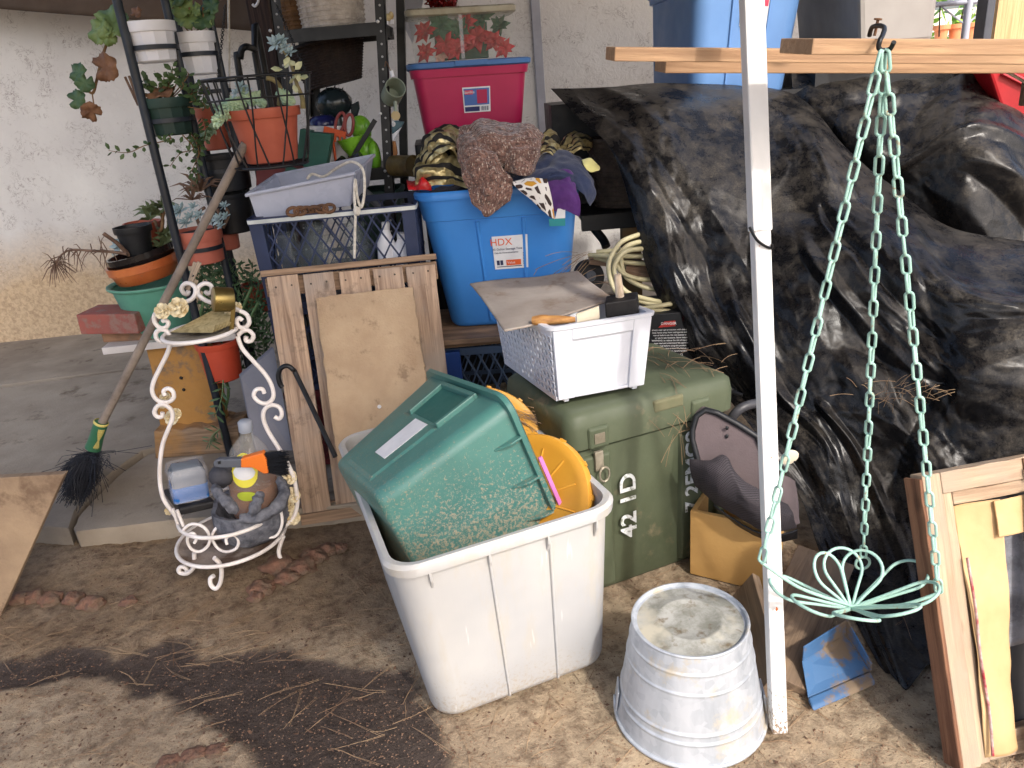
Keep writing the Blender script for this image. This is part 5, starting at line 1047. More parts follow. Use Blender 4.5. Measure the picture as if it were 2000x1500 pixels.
# ================================================================ totes in the middle
MAG = mat('magenta_plastic', C(182, 34, 84), C(166, 28, 74), 3, .4, .03, 40); BLU = mat('blue_lid_plastic', C(72, 118, 176), C(60, 104, 160), 5, .45, .04, 60, dirt=(C(60, 66, 80), .68, 50))
B = Box(-.075, 3.317, 1.10, 5.5, 0, 1.2, .44, .33, .262, .86); Bm = B
mg = thing('storage_tote', 'magenta storage tote with a blue lid behind the heap of clothes', 'storage box', B(0, 0, 0), 'plastic storage totes')
tote(B, MAG, mg, .004, .04, .008, .12)
m = MB(); m.loft([B.ring(.99, -.012, .05), B.ring(1.01, -.018, .05), B.ring(1.07, -.018, .05), B.ring(1.085, -.008, .05), B.ring(1.07, .02, .05)]); m.build('lid', BLU, mg, 40)
m = MB(); B.slab(m, 'f', -.26, .30, 1.01, 1.085, .012, .024); m.build('lid_clip', BLU, mg, 0, bevel=.002)
def card(B, side, u0, u1, k0, k1, mt_, par, nm='label', o=.002, t=.0008): m = MB(); B.slab(m, side, u0, u1, k0, k1, o, o + t); return m.build(nm, mt_, par, 0)
lb = card(B, 'f', -.17, .34, .37, .72, LABEL, mg); card(B, 'f', -.15, .32, .47, .70, mat('label_blue', C(74, 110, 176)), lb, 'label_print', .0029); card(B, 'f', -.15, .13, .385, .45, mat('label_navy', C(36, 44, 96)), lb, 'label_print', .0029); card(B, 'f', .09, .28, .49, .68, MAG, lb, 'label_picture', .0038); card(B, 'f', -.13, .02, .62, .68, mat('label_pink', C(206, 60, 90)), lb, 'label_logo', .0038); text('Sterilite', .014, B.facemat('f', -.055, .65, .0048), LABEL, lb)
m = MB()
for i in range(7): B.slab(m, 'f', .16 + .022 * i, .168 + .022 * i + .006 * (i % 2), .39, .45, .0029, .0036)
m.build('bar_code', DARKINK, lb, 0, kind='stuff')
sup = thing('storage_box', 'plain dark box under the magenta tote hidden by clothes', 'storage box', (-.075, 3.33, SZ)); Bs = Box(-.075, 3.34, SZ + .001, 4, 0, 0, .46, .34, 1.10 - SZ - .006, 1); m = MB(); m.loft([Bs.ring(0, 0, .01), Bs.ring(.95, 0, .01)]); m.build('body', BLACKPLASTIC, sup, 30); m = MB(); m.loft([Bs.ring(.95, -.006, .01), Bs.ring(1, -.006, .01)]); m.build('lid', BLACKPLASTIC, sup, 30)
Bq = Box(-.083, 3.30, 1.388, 5.5, 0, 1.2, .405, .25, .178, .92)
ct = thing('clear_box', 'clear plastic box full of red poinsettias on the magenta tote', 'storage box', Bq(0, 0, 0), 'plastic storage totes')
CLB = mat('clear_box_plastic', C(206, 208, 196), None, 4, .1, 0, alpha=.07, spec=.5, rvar=.03)
m = MB(); m.loft([Bq.ring(0, .006, .02), Bq.ring(.02, 0, .025), Bq.ring(.9, 0, .025), Bq.ring(.9, .003, .025), Bq.ring(.03, .003, .025)]); m.build('walls', CLB, ct, 45)
m = MB(); m.loft([Bq.ring(.88, -.004, .03), Bq.ring(.9, -.008, .03), Bq.ring(1, -.008, .03), Bq.ring(1.03, .0, .03), Bq.ring(1.03, .03, .03)]); m.build('lid', mat('clear_lid', C(190, 184, 160), C(160, 150, 126), 8, .3, alpha=.75), ct, 45)
m = MB(); Bq.slab(m, 'f', -.06, .01, 0.02, .9, .001, .002); m.build('tape_strip', mat('clear_film', C(240, 240, 245)), ct, 0)
RED = mat('red_silk', C(196, 28, 36), C(160, 18, 28), 12, .5); GRN = mat('silk_leaf', C(40, 92, 56), C(28, 66, 42), 10, .5); PKC = mat('pale_petal', C(232, 190, 170), C(214, 160, 140), 10, .5)
def flower(c, r, n_, mt_, par, nm='poinsettia', k=9):
    m = MB(); n_ = V(n_).normalized(); e = n_.orthogonal().normalized(); g = n_.cross(e)
    for i in range(k):
        a = 2.4 * i; d_ = e * math.cos(a) + g * math.sin(a); s_ = n_.cross(d_); L = r * (1 - .04 * i); up = n_ * r * (.05 + .03 * i)
        m.add([c, c + d_ * L * .45 + s_ * L * .26 + up, c + d_ * L + up * .5, c + d_ * L * .45 - s_ * L * .26 + up, c + d_ * L * .45 + up * .3], [(0, 4, 1), (1, 4, 2), (2, 4, 3), (3, 4, 0)])
    return m.build(nm, mt_, par, 60, solid=.001)
pn = thing('poinsettia_bunch', 'red silk poinsettias with green leaves packed in the clear box', 'flowers', Bq(0, 0, .05))
for i, (u, k, r, mt_) in enumerate(((-.72, .6, .055, RED), (-.35, .35, .06, RED), (.3, .45, .075, RED), (.62, .35, .05, RED), (-.75, .2, .05, RED), (-.45, .12, .04, PKC), (-.15, .2, .05, RED), (.1, .75, .05, RED), (.75, .65, .05, GRN), (-.4, .72, .07, GRN), (-.05, .62, .06, GRN), (.4, .82, .06, GRN), (.82, .2, .05, RED), (0, .4, .05, RED))):
    if i in (0,): pass
    flower(Bq(u, -.78 + .12 * (i % 3), k), r, (random.uniform(-.4, .4), -1, random.uniform(-.1, .5)), mt_, pn, 'poinsettia' if mt_ is not GRN else 'leaf_spray')
m = MB(); m.loft([Bq.ring(.03, .085, .02), Bq.ring(.75, .095, .02)]); m.build('filling', GRN, pn, 0)
tn = thing('tinsel_ornament', 'red tinsel ornament standing on the clear box', 'ornament', ony(863, 28, 3.3)); m = MB(); rr = random.Random(8); c = ony(864, 0, 3.3)
for i in range(700):
    d_ = V((rr.gauss(0, 1), rr.gauss(0, 1), rr.gauss(0, .8))); p_ = c + V((rr.uniform(-1, 1) * msz(27, c), rr.uniform(-.05, .05), rr.uniform(-1, .9) * msz(28, c))); p_.z = max(p_.z, Bq(0, 0, 1.03).z + .004); d_.normalize(); e = d_.orthogonal() * .0025; m.add([p_ - e, p_ + e, p_ + d_ * .018 + e, p_ + d_ * .018 - e], [(0, 1, 2, 3)])
m.build('tinsel', mat('red_tinsel', C(150, 36, 26), C(110, 24, 20), 60, .25, metal=.6), tn, 0)
# blue tote
HDX = mat('bright_blue_plastic', C(60, 134, 210), C(52, 122, 198), 3, .42, .03, 50, dirt=(C(120, 150, 190), .74, 20))
Bh = Box(.018, 2.749, .507, -3.9, 0, 0, .535, .42, .473, .78)
hd = thing('storage_tote', 'bright blue open storage tote heaped with clothes', 'storage box', Bh(0, 0, 0), 'plastic storage totes'); tote(Bh, HDX, hd, .004, .075, .014, .05)
m = MB(); m.loft([Bh.ring(.80, .001, .075), Bh.ring(.805, -.005, .075), Bh.ring(.95, -.006, .075), Bh.ring(.95, .001, .075)], False, False); m.build('rim_skirt', HDX, hd, 40)
for u0, u1 in ((-.30, -.27), (.30, .33)):
    m = MB(); m.hexa(Bh.quad('f', u0 - .02, u1 + .02, .02, .79, -.004) + Bh.quad('f', u0, u1, .06, .79, .006)); m.build('rib', HDX, hd, 0, bevel=.003)
lh = card(Bh, 'f', -.12, .36, .43, .67, LABEL, hd, 'label', .003)
text('HDX', .034, Bh.facemat('f', .0, .625, .0045), mat('orange_ink', C(226, 96, 40)), lh); text('45 Gallon Storage Tote', .0105, Bh.facemat('f', .08, .575, .0045), DARKINK, lh); text('Caja de Almacenamiento', .008, Bh.facemat('f', .06, .55, .0045), DARKINK, lh)
card(Bh, 'f', .05, .26, .455, .495, mat('orange_ink', C(226, 96, 40)), lh, 'label_flash', .0042); text('Value', .012, Bh.facemat('f', .12, .475, .0056), LABEL, lh); card(Bh, 'f', -.09, .27, .445, .45, DARKINK, lh, 'label_line', .0042)
for u in (-.065, -.015): card(Bh, 'f', u - .02, u + .02, .46, .495, DARKINK, lh, 'label_icon', .0042)
m = MB()
for i in range(8): Bh.slab(m, 'f', .29, .33, .46 + .011 * i, .465 + .011 * i, .0042, .005)
m.build('bar_code', DARKINK, lh, 0, kind='stuff')
OLDW = wood('old_plank', C(140, 112, 88), C(108, 86, 68), C(126, 110, 96), 0, .8, dirt=(C(90, 74, 60), .6, 8))
pk = thing('plank_shelf', 'stacked bare planks carrying the bright blue tote', 'planks', (.0, 2.7, .44)); 
plank('plank', V((-.30, 2.62, .496)), V((.46, 2.60, .496)), .30, .018, OLDW, pk, seg=6, wob=.003); plank('plank', V((-.34, 2.72, .474)), V((.50, 2.74, .474)), .42, .024, wood('ply_plank', C(150, 120, 90), C(116, 90, 68), None, 0, .6), pk)
cr2 = crate(Box(-.02, 2.70, .075, -3, 0, 0, .5, .36, .38, .98), 'pale blue-grey crate under the planks of the bright blue tote', mat('faded_blue_plastic', C(74, 92, 116), C(60, 76, 98), 5, .55), None)
m = MB(); Bx = Box(-.205, 2.52, .14, 3, 0, 0, .07, .04, .31, 1); m.loft([Bx.ring(0, 0, .006, 2), Bx.ring(1, 0, .006, 2)]); o = m.build('blue_strut', mat('royal_blue', C(34, 70, 140), C(26, 56, 116), 5, .5), smooth=0); tag(o, 'royal blue plastic post between the pallet and the laundry basket', 'post')
# ================================================================ heap of clothes
def clothmat(name, c1, c2, sc, rough=.9, bm=.3, bs=300): return mat(name, c1, c2, sc, rough, bm, bs, sheen=.2)
# gold cloth with black stripes (stripes run along the cloth's own u)
mt, n, l, p = newmat('gold_striped_cloth'); uvn = n.new('ShaderNodeUVMap'); mp = n.new('ShaderNodeMapping'); mp.inputs['Scale'].default_value = (1, 1, 1); l.new(uvn.outputs[0], mp.inputs[0]); wv = n.new('ShaderNodeTexWave'); wv.inputs['Scale'].default_value = 1.5; wv.inputs['Distortion'].default_value = .9; wv.bands_direction = 'Y'; wv.inputs['Detail Scale'].default_value = 1.0; l.new(mp.outputs[0], wv.inputs['Vector'])
k = ramp(n, l, wv.outputs['Fac'], .20, .26); c_ = coords(n, l); l.new(mix(n, l, k, C(24, 22, 20), mix(n, l, ramp(n, l, noise(n, l, c_, 60), .4, .6), C(150, 136, 92), C(190, 176, 128))), p.inputs['Base Color']); l.new(mix(n, l, k, (.8, .8, .8, 1), (.3, .3, .3, 1)), p.inputs['Roughness']); l.new(mix(n, l, k, (0, 0, 0, 1), (.5, .5, .5, 1)), p.inputs['Metallic']); l.new(bump(n, l, noise(n, l, c_, 220), .25, .002), p.inputs['Normal']); GOLD = mt
gd = thing('gold_striped_fabric', 'crumpled gold lame fabric with black stripes spilling over the blue tote', 'fabric', Bh(-.5, 0, 1))
def net(pxs, Y): return [[ony(q[0], q[1], (q[2] if len(q) > 2 else Y)) for q in r] for r in pxs]
drape('fold', net([[(822, 330, 2.80), (836, 256, 2.90), (880, 248, 2.92), (908, 262, 2.9)], [(812, 350, 2.68), (822, 300, 2.66), (862, 280, 2.66), (916, 300, 2.7)], [(806, 362, 2.60), (830, 330, 2.57), (880, 330, 2.57), (930, 350, 2.60)], [(812, 372, 2.60), (850, 362, 2.57), (890, 362, 2.57), (930, 372, 2.58)]], 2.7), GOLD, gd, 80, 80, .022, 14, .0015, 3, .9)
drape('fold', net([[(828, 296, 2.72), (836, 260, 2.80), (866, 254, 2.84), (896, 285, 2.8)], [(824, 310, 2.62), (840, 268, 2.62), (870, 258, 2.64), (900, 300, 2.66)], [(830, 330, 2.60), (852, 300, 2.56), (884, 296, 2.56), (904, 316, 2.62)]], 2.7), GOLD, gd, 60, 60, .016, 17, .0015, 8, .9)
drape('fold', net([[(1040, 300, 2.72), (1060, 262, 2.8), (1082, 258, 2.85), (1092, 280, 2.84)], [(1040, 310, 2.66), (1062, 282, 2.66), (1084, 280, 2.68), (1098, 300, 2.72)], [(1046, 322, 2.64), (1066, 300, 2.62), (1090, 304, 2.62), (1102, 316, 2.7)]], 2.7), GOLD, gd, 44, 44, .016, 17, .0015, 11, .9)
drape('fold', net([[(1088, 285, 2.8), (1105, 260, 2.86), (1130, 256, 2.9), (1156, 275, 2.9)], [(1092, 292, 2.72), (1110, 276, 2.74), (1134, 270, 2.78), (1158, 285, 2.84)], [(1098, 298, 2.7), (1115, 292, 2.7), (1138, 290, 2.72), (1156, 294, 2.8)]], 2.7), GOLD, gd, 44, 44, .016, 17, .0015, 13, .9)
mt, n, l, p = newmat('brown_knit'); c_ = coords(n, l); f1 = noise(n, l, c_, 45, 4); f2 = noise(n, l, coords(n, l, (1, 1, .35)), 190, 3)
uvn = n.new('ShaderNodeUVMap'); mp = n.new('ShaderNodeMapping'); mp.inputs['Scale'].default_value = (15, 34, 1); l.new(uvn.outputs[0], mp.inputs[0]); vo = n.new('ShaderNodeTexVoronoi'); vo.inputs['Scale'].default_value = 1; vo.inputs['Randomness'].default_value = .55; l.new(mp.outputs[0], vo.inputs['Vector'])
base = mix(n, l, ramp(n, l, f1, .4, .6), C(142, 106, 92), C(108, 78, 68)); base = mix(n, l, ramp(n, l, f2, .56, .66), base, C(206, 188, 172)); base = mix(n, l, ramp(n, l, vo.outputs['Distance'], .45, .85), base, C(62, 44, 40)); l.new(base, p.inputs['Base Color']); p.inputs['Roughness'].default_value = .95; p.inputs['Sheen Weight'].default_value = .3
iv = n.new('ShaderNodeMath'); iv.operation = 'SUBTRACT'; iv.inputs[0].default_value = 1; l.new(vo.outputs['Distance'], iv.inputs[1]); l.new(bump(n, l, iv.outputs[0], .9, .006, bump(n, l, f2, .5, .003)), p.inputs['Normal']); KNIT = mt
kn = thing('knit_scarf', 'chunky brown knitted scarf draped over the front of the clothes', 'scarf', ony(950, 400, 2.5))
drape('hanging_end', net([[(897, 250, 2.66), (918, 246, 2.66), (942, 242, 2.66), (960, 250, 2.66)], [(892, 300, 2.55), (915, 296, 2.52), (945, 290, 2.52), (965, 290, 2.55)], [(905, 345, 2.51), (930, 340, 2.485), (958, 332, 2.485), (980, 325, 2.50)], [(918, 380, 2.495), (942, 378, 2.475), (972, 366, 2.475), (1000, 352, 2.49)], [(926, 400, 2.49), (940, 412, 2.475), (952, 422, 2.475), (996, 392, 2.48)]], 2.5), KNIT, kn, 60, 80, .010, 20, .010, 2, .5)
drape('loop', net([[(905, 262, 2.62), (935, 236, 2.68), (985, 240, 2.7), (1030, 240, 2.68), (1062, 262, 2.62)], [(918, 290, 2.56), (945, 262, 2.56), (985, 268, 2.56), (1025, 262, 2.56), (1056, 280, 2.58)], [(935, 312, 2.555), (960, 300, 2.535), (990, 306, 2.535), (1020, 304, 2.535), (1048, 312, 2.55)], [(945, 330, 2.56), (965, 322, 2.54), (990, 326, 2.54), (1018, 322, 2.54), (1044, 326, 2.555)]], 2.6), KNIT, kn, 90, 60, .008, 17, .008, 5, .6)
drape('second_end', net([[(985, 270, 2.57), (1010, 268, 2.55), (1040, 270, 2.56), (1054, 275, 2.58)], [(988, 305, 2.53), (1010, 302, 2.52), (1040, 300, 2.53), (1052, 302, 2.55)], [(984, 334, 2.53), (1008, 340, 2.52), (1030, 342, 2.52), (1044, 328, 2.54)]], 2.55), KNIT, kn, 60, 48, .010, 18, .010, 9, .5)
m = MB(); rr = random.Random(1)
for i in range(700):
    px, py = rr.choice([(rr.uniform(895, 1000), rr.uniform(250, 415)), (rr.uniform(905, 1060), rr.uniform(236, 300)), (rr.uniform(985, 1050), rr.uniform(270, 340))]); p_ = ony(px, py, 2.49 + .02 * rr.random()); 
m.add([ony(930, 420, 2.47), ony(931, 420, 2.47), ony(931, 421, 2.47)], [(0, 1, 2)])
NV = clothmat('navy_cloth', C(40, 52, 84), C(32, 42, 70), 8); PU = clothmat('purple_cloth', C(88, 42, 118), C(74, 34, 100), 8)
nv = thing('navy_cloth', 'navy blue garment hanging over the back corner of the blue tote', 'clothing', Bh(.8, 0, 1)); drape('panel', net([[(1000, 345, 2.56), (1050, 310, 2.62), (1085, 296, 2.70), (1130, 300, 2.74), (1150, 318, 2.74)], [(1005, 360, 2.51), (1050, 338, 2.5), (1092, 326, 2.5), (1140, 335, 2.56), (1160, 355, 2.6)], [(1030, 366, 2.5), (1062, 350, 2.48), (1100, 342, 2.48), (1140, 360, 2.52), (1162, 385, 2.56)], [(1060, 362, 2.5), (1080, 352, 2.49), (1112, 356, 2.49), (1140, 382, 2.50), (1158, 402, 2.54)]], 2.6), NV, nv, 60, 50, .012, 11, .002, 6, .7)
pu = thing('purple_cloth', 'purple garment folded over the blue tote rim', 'clothing', Bh(.7, -1, 1)); drape('panel', net([[(1062, 352, 2.5), (1085, 336, 2.51), (1108, 332, 2.51), (1122, 345, 2.52)], [(1068, 375, 2.47), (1090, 368, 2.465), (1110, 362, 2.465), (1128, 372, 2.48)], [(1072, 400, 2.465), (1092, 402, 2.46), (1112, 400, 2.46), (1134, 402, 2.47)], [(1080, 412, 2.465), (1100, 416, 2.46), (1106, 412, 2.46), (1132, 424, 2.47)]], 2.5), PU, pu, 44, 44, .007, 18, .002, 4, .8)
# print: dark ovals on white
mt, n, l, p = newmat('spotted_print'); uvn = n.new('ShaderNodeUVMap'); mp = n.new('ShaderNodeMapping'); mp.inputs['Scale'].default_value = (4, 5, 1); l.new(uvn.outputs[0], mp.inputs[0]); vo = n.new('ShaderNodeTexVoronoi'); vo.feature = 'DISTANCE_TO_EDGE'; vo.inputs['Scale'].default_value = 1; l.new(mp.outputs[0], vo.inputs['Vector']); v2 = n.new('ShaderNodeTexVoronoi'); v2.inputs['Scale'].default_value = 1; l.new(mp.outputs[0], v2.inputs['Vector'])
sp = n.new('ShaderNodeSeparateColor'); l.new(v2.outputs['Color'], sp.inputs[0]); cc = mix(n, l, ramp(n, l, sp.outputs[0], .78, .8), C(58, 42, 38), C(206, 150, 40)); l.new(mix(n, l, ramp(n, l, vo.outputs['Distance'], .13, .17), C(226, 222, 216), cc), p.inputs['Base Color']); p.inputs['Roughness'].default_value = .8; PRT = mt
pt_ = thing('spotted_cloth', 'white cloth printed with brown and mustard ovals hanging from the blue tote', 'clothing', Bh(.4, -1, 1)); drape('panel', net([[(1000, 356, 2.49), (1020, 350, 2.5), (1045, 346, 2.5), (1066, 342, 2.5)], [(1012, 370, 2.472), (1032, 366, 2.465), (1054, 360, 2.465), (1072, 362, 2.468)], [(1035, 388, 2.468), (1052, 388, 2.462), (1066, 384, 2.462), (1078, 390, 2.464)], [(1058, 408, 2.466), (1066, 416, 2.46), (1074, 424, 2.46), (1084, 428, 2.462)]], 2.5), PRT, pt_, 30, 30, .003, 16, .002, 7)
tg = thing('teal_tag', 'small teal and white tag hanging below the spotted cloth', 'tag', ony(1088, 436, 2.46)); poly('tag_card', [(1072, 428), (1104, 426), (1104, 441), (1073, 442)], 2.462, .002, mat('teal_card', C(30, 138, 142)), tg, 0); poly('tag_top', [(1090, 404), (1104, 402), (1104, 426), (1084, 428)], 2.463, .002, LABEL, tg, 0)
rdc = thing('red_cloth', 'small bright red satin cloth at the left corner of the blue tote', 'clothing', Bh(-.9, -.9, 1)); drape('panel', net([[(794, 352, 2.66), (808, 352, 2.66), (824, 342, 2.62), (836, 366, 2.6)], [(796, 362, 2.6), (812, 362, 2.58), (826, 350, 2.56), (840, 370, 2.57)], [(800, 372, 2.58), (815, 372, 2.56), (828, 371, 2.55), (842, 374, 2.56)]], 2.6), mat('red_satin', C(206, 30, 34), C(160, 16, 22), 8, .35), rdc, 24, 24, .010, 22, .002, 4)
yl = thing('yellow_cloth', 'scrap of pale yellow cloth on the navy garment', 'cloth', ony(1150, 325, 2.66)); drape('scrap', net([[(1136, 312, 2.64), (1152, 310, 2.66), (1164, 320, 2.68)], [(1140, 322, 2.6), (1154, 322, 2.62), (1172, 328, 2.64)], [(1146, 332, 2.6), (1156, 336, 2.6), (1170, 332, 2.62)]], 2.6), clothmat('yellow_cloth', C(226, 222, 150), C(206, 200, 126), 8), yl, 16, 16, .004, 20, .002, 4)
flr = thing('heap_of_clothes', 'dark crumpled clothes filling the blue tote beneath the scarf', 'clothing', Bh(0, 0, .8)); drape('fill', [[Bh(u, v, .93 + .12 * (1 - abs(u)) * (1 - v * v)) for u in (-.95, -.5, 0, .5, .95)] for v in (-.95, -.4, .3, .95)], clothmat('dark_cloth', C(40, 38, 44), C(28, 26, 32), 8), flr, 40, 40, .02, 14, .002, 4)
wk2 = ony(1205, 410, 2.8); wicker('wicker_basket', 'dark wicker hamper standing behind the black tarp edge', V((wk2.x + .07, 2.92, wk2.z)), .15, .13, ony(1205, 275, 2.8).z - wk2.z, mat('grey_wicker', C(92, 80, 70), C(64, 54, 48), 30, .85), None, 14, 30, .8)
# ================================================================ olive field trunk
OLIVE = mat('olive_plastic', C(86, 93, 72), C(72, 80, 60), 4, .6, .15, 60, dirt=(C(122, 112, 88), .60, 7))
Bt = Box(.283, 1.95, .0, 22.5, -1.0, 0.5, .484, .373, .532, .97)
tk = thing('field_trunk', 'olive drab moulded field trunk with white stencilled numbers', 'trunk', Bt(0, 0, 0))
m = MB(); m.loft([Bt.ring(0, .008, .03), Bt.ring(.02, 0, .035), Bt.ring(.80, 0, .035), Bt.ring(.805, .006, .035), Bt.ring(.84, .006, .035)]); m.build('body', OLIVE, tk, 40)
m = MB(); m.loft([Bt.ring(.82, -.010, .03), Bt.ring(.822, -.014, .032), Bt.ring(.92, -.014, .032), Bt.ring(.975, -.008, .032), Bt.ring(.994, .004, .032), Bt.ring(1.0, .018, .032)]); m.build('lid', OLIVE, tk, 50)
for u0, u1, k0, k1, t in ((-1.0, -.55, .03, .78, .012), (-.18, .12, .03, .74, -1), (.30, .62, .03, .76, .014), (.80, .97, .03, .76, .012)):
    if t > 0: m = MB(); m.hexa(Bt.quad('f', u0, u1, k0, k1, -.006) + Bt.quad('f', u0 + .03, u1 - .03, k0 + .01, k1 - .012, t)); m.build('rib', OLIVE, tk, 0, bevel=.004)
for u in (-.72, .55):
    m = MB(); m.hexa(Bt.quad('f', u - .13, u + .13, .815, .93, .008) + Bt.quad('f', u - .11, u + .11, .82, .92, .022)); m.build('latch_block', OLIVE, tk, 0, bevel=.005)
m = MB(); m.hexa(Bt.quad('f', -.05, .35, .905, .975, .004) + Bt.quad('f', -.03, .33, .915, .968, .0165)); m.build('grip_recess', mat('olive_dusty', C(120, 112, 86), C(96, 98, 72), 7, .8), tk, 0, bevel=.004)
STEEL = mat('dull_steel', C(170, 162, 144), C(130, 122, 104), 20, .5, .3, 90, metal=.5)
card(Bt, 'f', -.78, -.66, .845, .895, STEEL, tk, 'strike_plate', .0215, .003)
lt = MB(); Bt.slab(lt, 'f', -.78, -.68, .70, .80, .012, .022); lt = lt.build('latch', STEEL, tk, 0, bevel=.002)
c = Bt.facemat('f', -.70, .685, .03); m = MB(); m.tube([c @ V((.014 * math.cos(a), .02 * math.sin(a), 0)) for a in [2 * math.pi * k / 16 for k in range(16)]], .003, 6, True); m.build('latch_bail', STEEL, lt, 60)
card(Bt, 'r', -.9, -.5, .86, .93, BLACKPLASTIC, tk, 'plate', .015, .002)
SPRAY = mat('white_stencil', C(214, 218, 218), C(112, 118, 98), 70, .8, a=.52, b=.66)
rot90 = Matrix.Rotation(R_(90), 4, 'Z')
text('42 1D', .066, Bt.facemat('f', -.37, .455, .0125) @ rot90, SPRAY, tk, 'stencil_number', extr=.0008, sx=1.15, bold=.0012)
text('7 2EMC8', .056, Bt.facemat('f', .46, .54, .0155) @ rot90, SPRAY, tk, 'stencil_number', extr=.0008, sx=1.15, bold=.0012)
# ================================================================ laundry basket and what is on it
WHT = mat('white_basket_plastic', C(216, 219, 226), C(204, 207, 216), 4, .4, .03, 50, dirt=(C(160, 152, 140), .72, 20))
zl = 0
Bl = Box(.160, 1.985, .534, 17.7, -4.0, 1.8, .268, .46, .196, .888)
ly = thing('laundry_basket', 'white perforated plastic laundry basket standing on the olive trunk', 'basket', Bl(0, 0, 0))
th = .004
m = MB(); m.hexa([Bl(u, v, k) for k in (0.02, .04) for u, v in ((-1, -1), (1, -1), (1, 1), (-1, 1))]); m.build('base', WHT, ly, 0)
for side in 'fbr':
    m = MB(); Bl.slab(m, side, -.98, .98, .02, .98, -.004, 0); m.build('solid_side', WHT, ly, 0)
fr_ = MB(); Bl.slab(fr_, 'f', -.99, -.62, .02, .95, .001, .008); Bl.slab(fr_, 'f', .62, .99, .02, .95, .001, .008); Bl.slab(fr_, 'f', -.62, .62, .80, .95, .001, .008); Bl.slab(fr_, 'f', -.62, .62, .02, .06, .001, .006); fr_.build('front_frame', WHT, ly, 0, bevel=.003)
m = MB(); NU, NK = 16, 8
for i in range(NU):
    for j in range(NK):
        u0, u1 = -.97 + 1.94 * i / NU, -.97 + 1.94 * (i + 1) / NU; k0, k1 = .05 + .82 * j / NK, .05 + .82 * (j + 1) / NK
        sk = .25 * (u1 - u0)
        o = [Bl.quad('l', u, u + .01, k, k + .01, 0)[0] for u, k in ((u0, k0), (u1, k0), (u1, k1), (u0, k1))]; uc, kc, ru, rk_ = (u0 + u1) / 2, (k0 + k1) / 2, (u1 - u0) * .36, (k1 - k0) * .36
        inn = [Bl.quad('l', uc + ru * math.cos(a), 1, kc + rk_ * math.sin(a), 1, 0)[0] for a in [R_(225 + 45 * q) for q in range(8)]]
        b0 = len(m.v); m.v += o + inn
        for c0, (a_, b_) in enumerate(((0, 2), (2, 4), (4, 6), (6, 8))):
            m.f.append((b0 + c0, b0 + (c0 + 1) % 4, b0 + 4 + (b_ % 8), b0 + 4 + a_ + 1)); m.f.append((b0 + c0, b0 + 4 + a_ + 1, b0 + 4 + a_))
m.build('perforated_side', WHT, ly, 30, solid=.004)
m = MB(); Bl.slab(m, 'l', -.99, .99, .86, .97, -.004, .001); Bl.slab(m, 'l', -.99, .99, 0.0, .06, -.004, .002); m.build('side_band', WHT, ly, 0)
m = MB(); m.loft([Bl.ring(.95, -.001, .02), Bl.ring(.955, -.012, .02), Bl.ring(1.0, -.013, .02), Bl.ring(1.01, -.006, .02), Bl.ring(1.0, .005, .02), Bl.ring(.95, .004, .02)], True); m.build('rim', WHT, ly, 40)
for u in (-.85, .75):
    m = MB(); m.hexa([Bl(u + a, -1.0 + b_, k) for k in (-.03, .03) for a, b_ in ((0, 0), (.12, 0), (.12, .12), (0, .12))]); m.build('foot', WHT, ly, 0, bevel=.003)
zl = Bl(0, 0, 1).z + .006
bdl = thing('warped_board', 'warped grey hardboard sheet lying across the laundry basket', 'board', Bl(-.4, .2, 1))
br_ = [[onz(918, 556, zl + .03), onz(990, 545, zl + .02), onz(1060, 540, zl + .02), onz(1128, 530, zl + .03)], [onz(940, 582, zl + .016), onz(1000, 575, zl + .012), onz(1085, 562, zl + .012), onz(1152, 550, zl + .018)], [onz(962, 612, zl + .01), onz(1030, 608, zl + .008), onz(1105, 590, zl + .01), onz(1176, 568, zl + .012)], [onz(985, 646, zl + .004), onz(1045, 634, zl + .006), onz(1115, 612, zl + .012), onz(1198, 584, zl + .014)]]
drape('sheet', br_, mat('grey_hardboard', C(160, 150, 140), C(136, 124, 114), 5, .85, .5, 60, dirt=(C(122, 104, 88), .56, 8)), bdl, 30, 30, .003, 6, .005, 2)
PB = thing('paint_brush', 'wooden handled paint brush with paper-wrapped bristles on the basket rim', 'paint brush', ony(1100, 628, 1.86)); a_, b_ = onz(1040, 626, zl + .016), onz(1124, 624, zl + .018)
m = MB(); N = 20; m.tube([a_.lerp(b_, i / N) for i in range(N + 1)], [(.009 + .004 * math.sin(min(1, i / 8) * math.pi * .8) - .006 * (i / N) ** 3 + .001) for i in range(N + 1)], 12); m.build('handle', wood('varnished_handle', C(176, 130, 74), C(150, 104, 58), None, 0, 1.5, .45), PB, 60)
rod('tape_band', [onz(1120, 624, zl + .018), onz(1128, 620, zl + .018)], .013, LABEL, PB, 14)
m = MB(); c0, c1_ = onz(1126, 622, zl + .02), onz(1170, 612, zl + .02); rg_ = []
for i in range(8):
    t = i / 7; p_ = c0.lerp(c1_, t); w_ = .012 + .008 * t; h_ = .011 - .002 * t; rg_.append([p_ + V((0, math.cos(a) * h_, math.sin(a) * w_)) + V((0, mn.noise(p_ * 60 + V((a, 0, 0))), 0)) * .003 for a in [2 * math.pi * k / 14 for k in range(14)]])
m.loft(rg_); m.build('paper_wrap', mat('cream_paper', C(206, 196, 176), C(180, 168, 146), 12, .8), PB, 60)
ml = thing('mallet', 'black rubber mallet head with pale wooden handle in the laundry basket', 'mallet', ony(1213, 615, 1.92)); pm = [ony(*q, 1.86) for q in ((1181, 592), (1244, 583), (1248, 613), (1183, 622))]
m = MB(); m.loft([[p + V((.012, .055, .004)) for p in pm], pm]); m.build('head', mat('black_rubber', C(38, 35, 34)), ml, 0, bevel=.004)
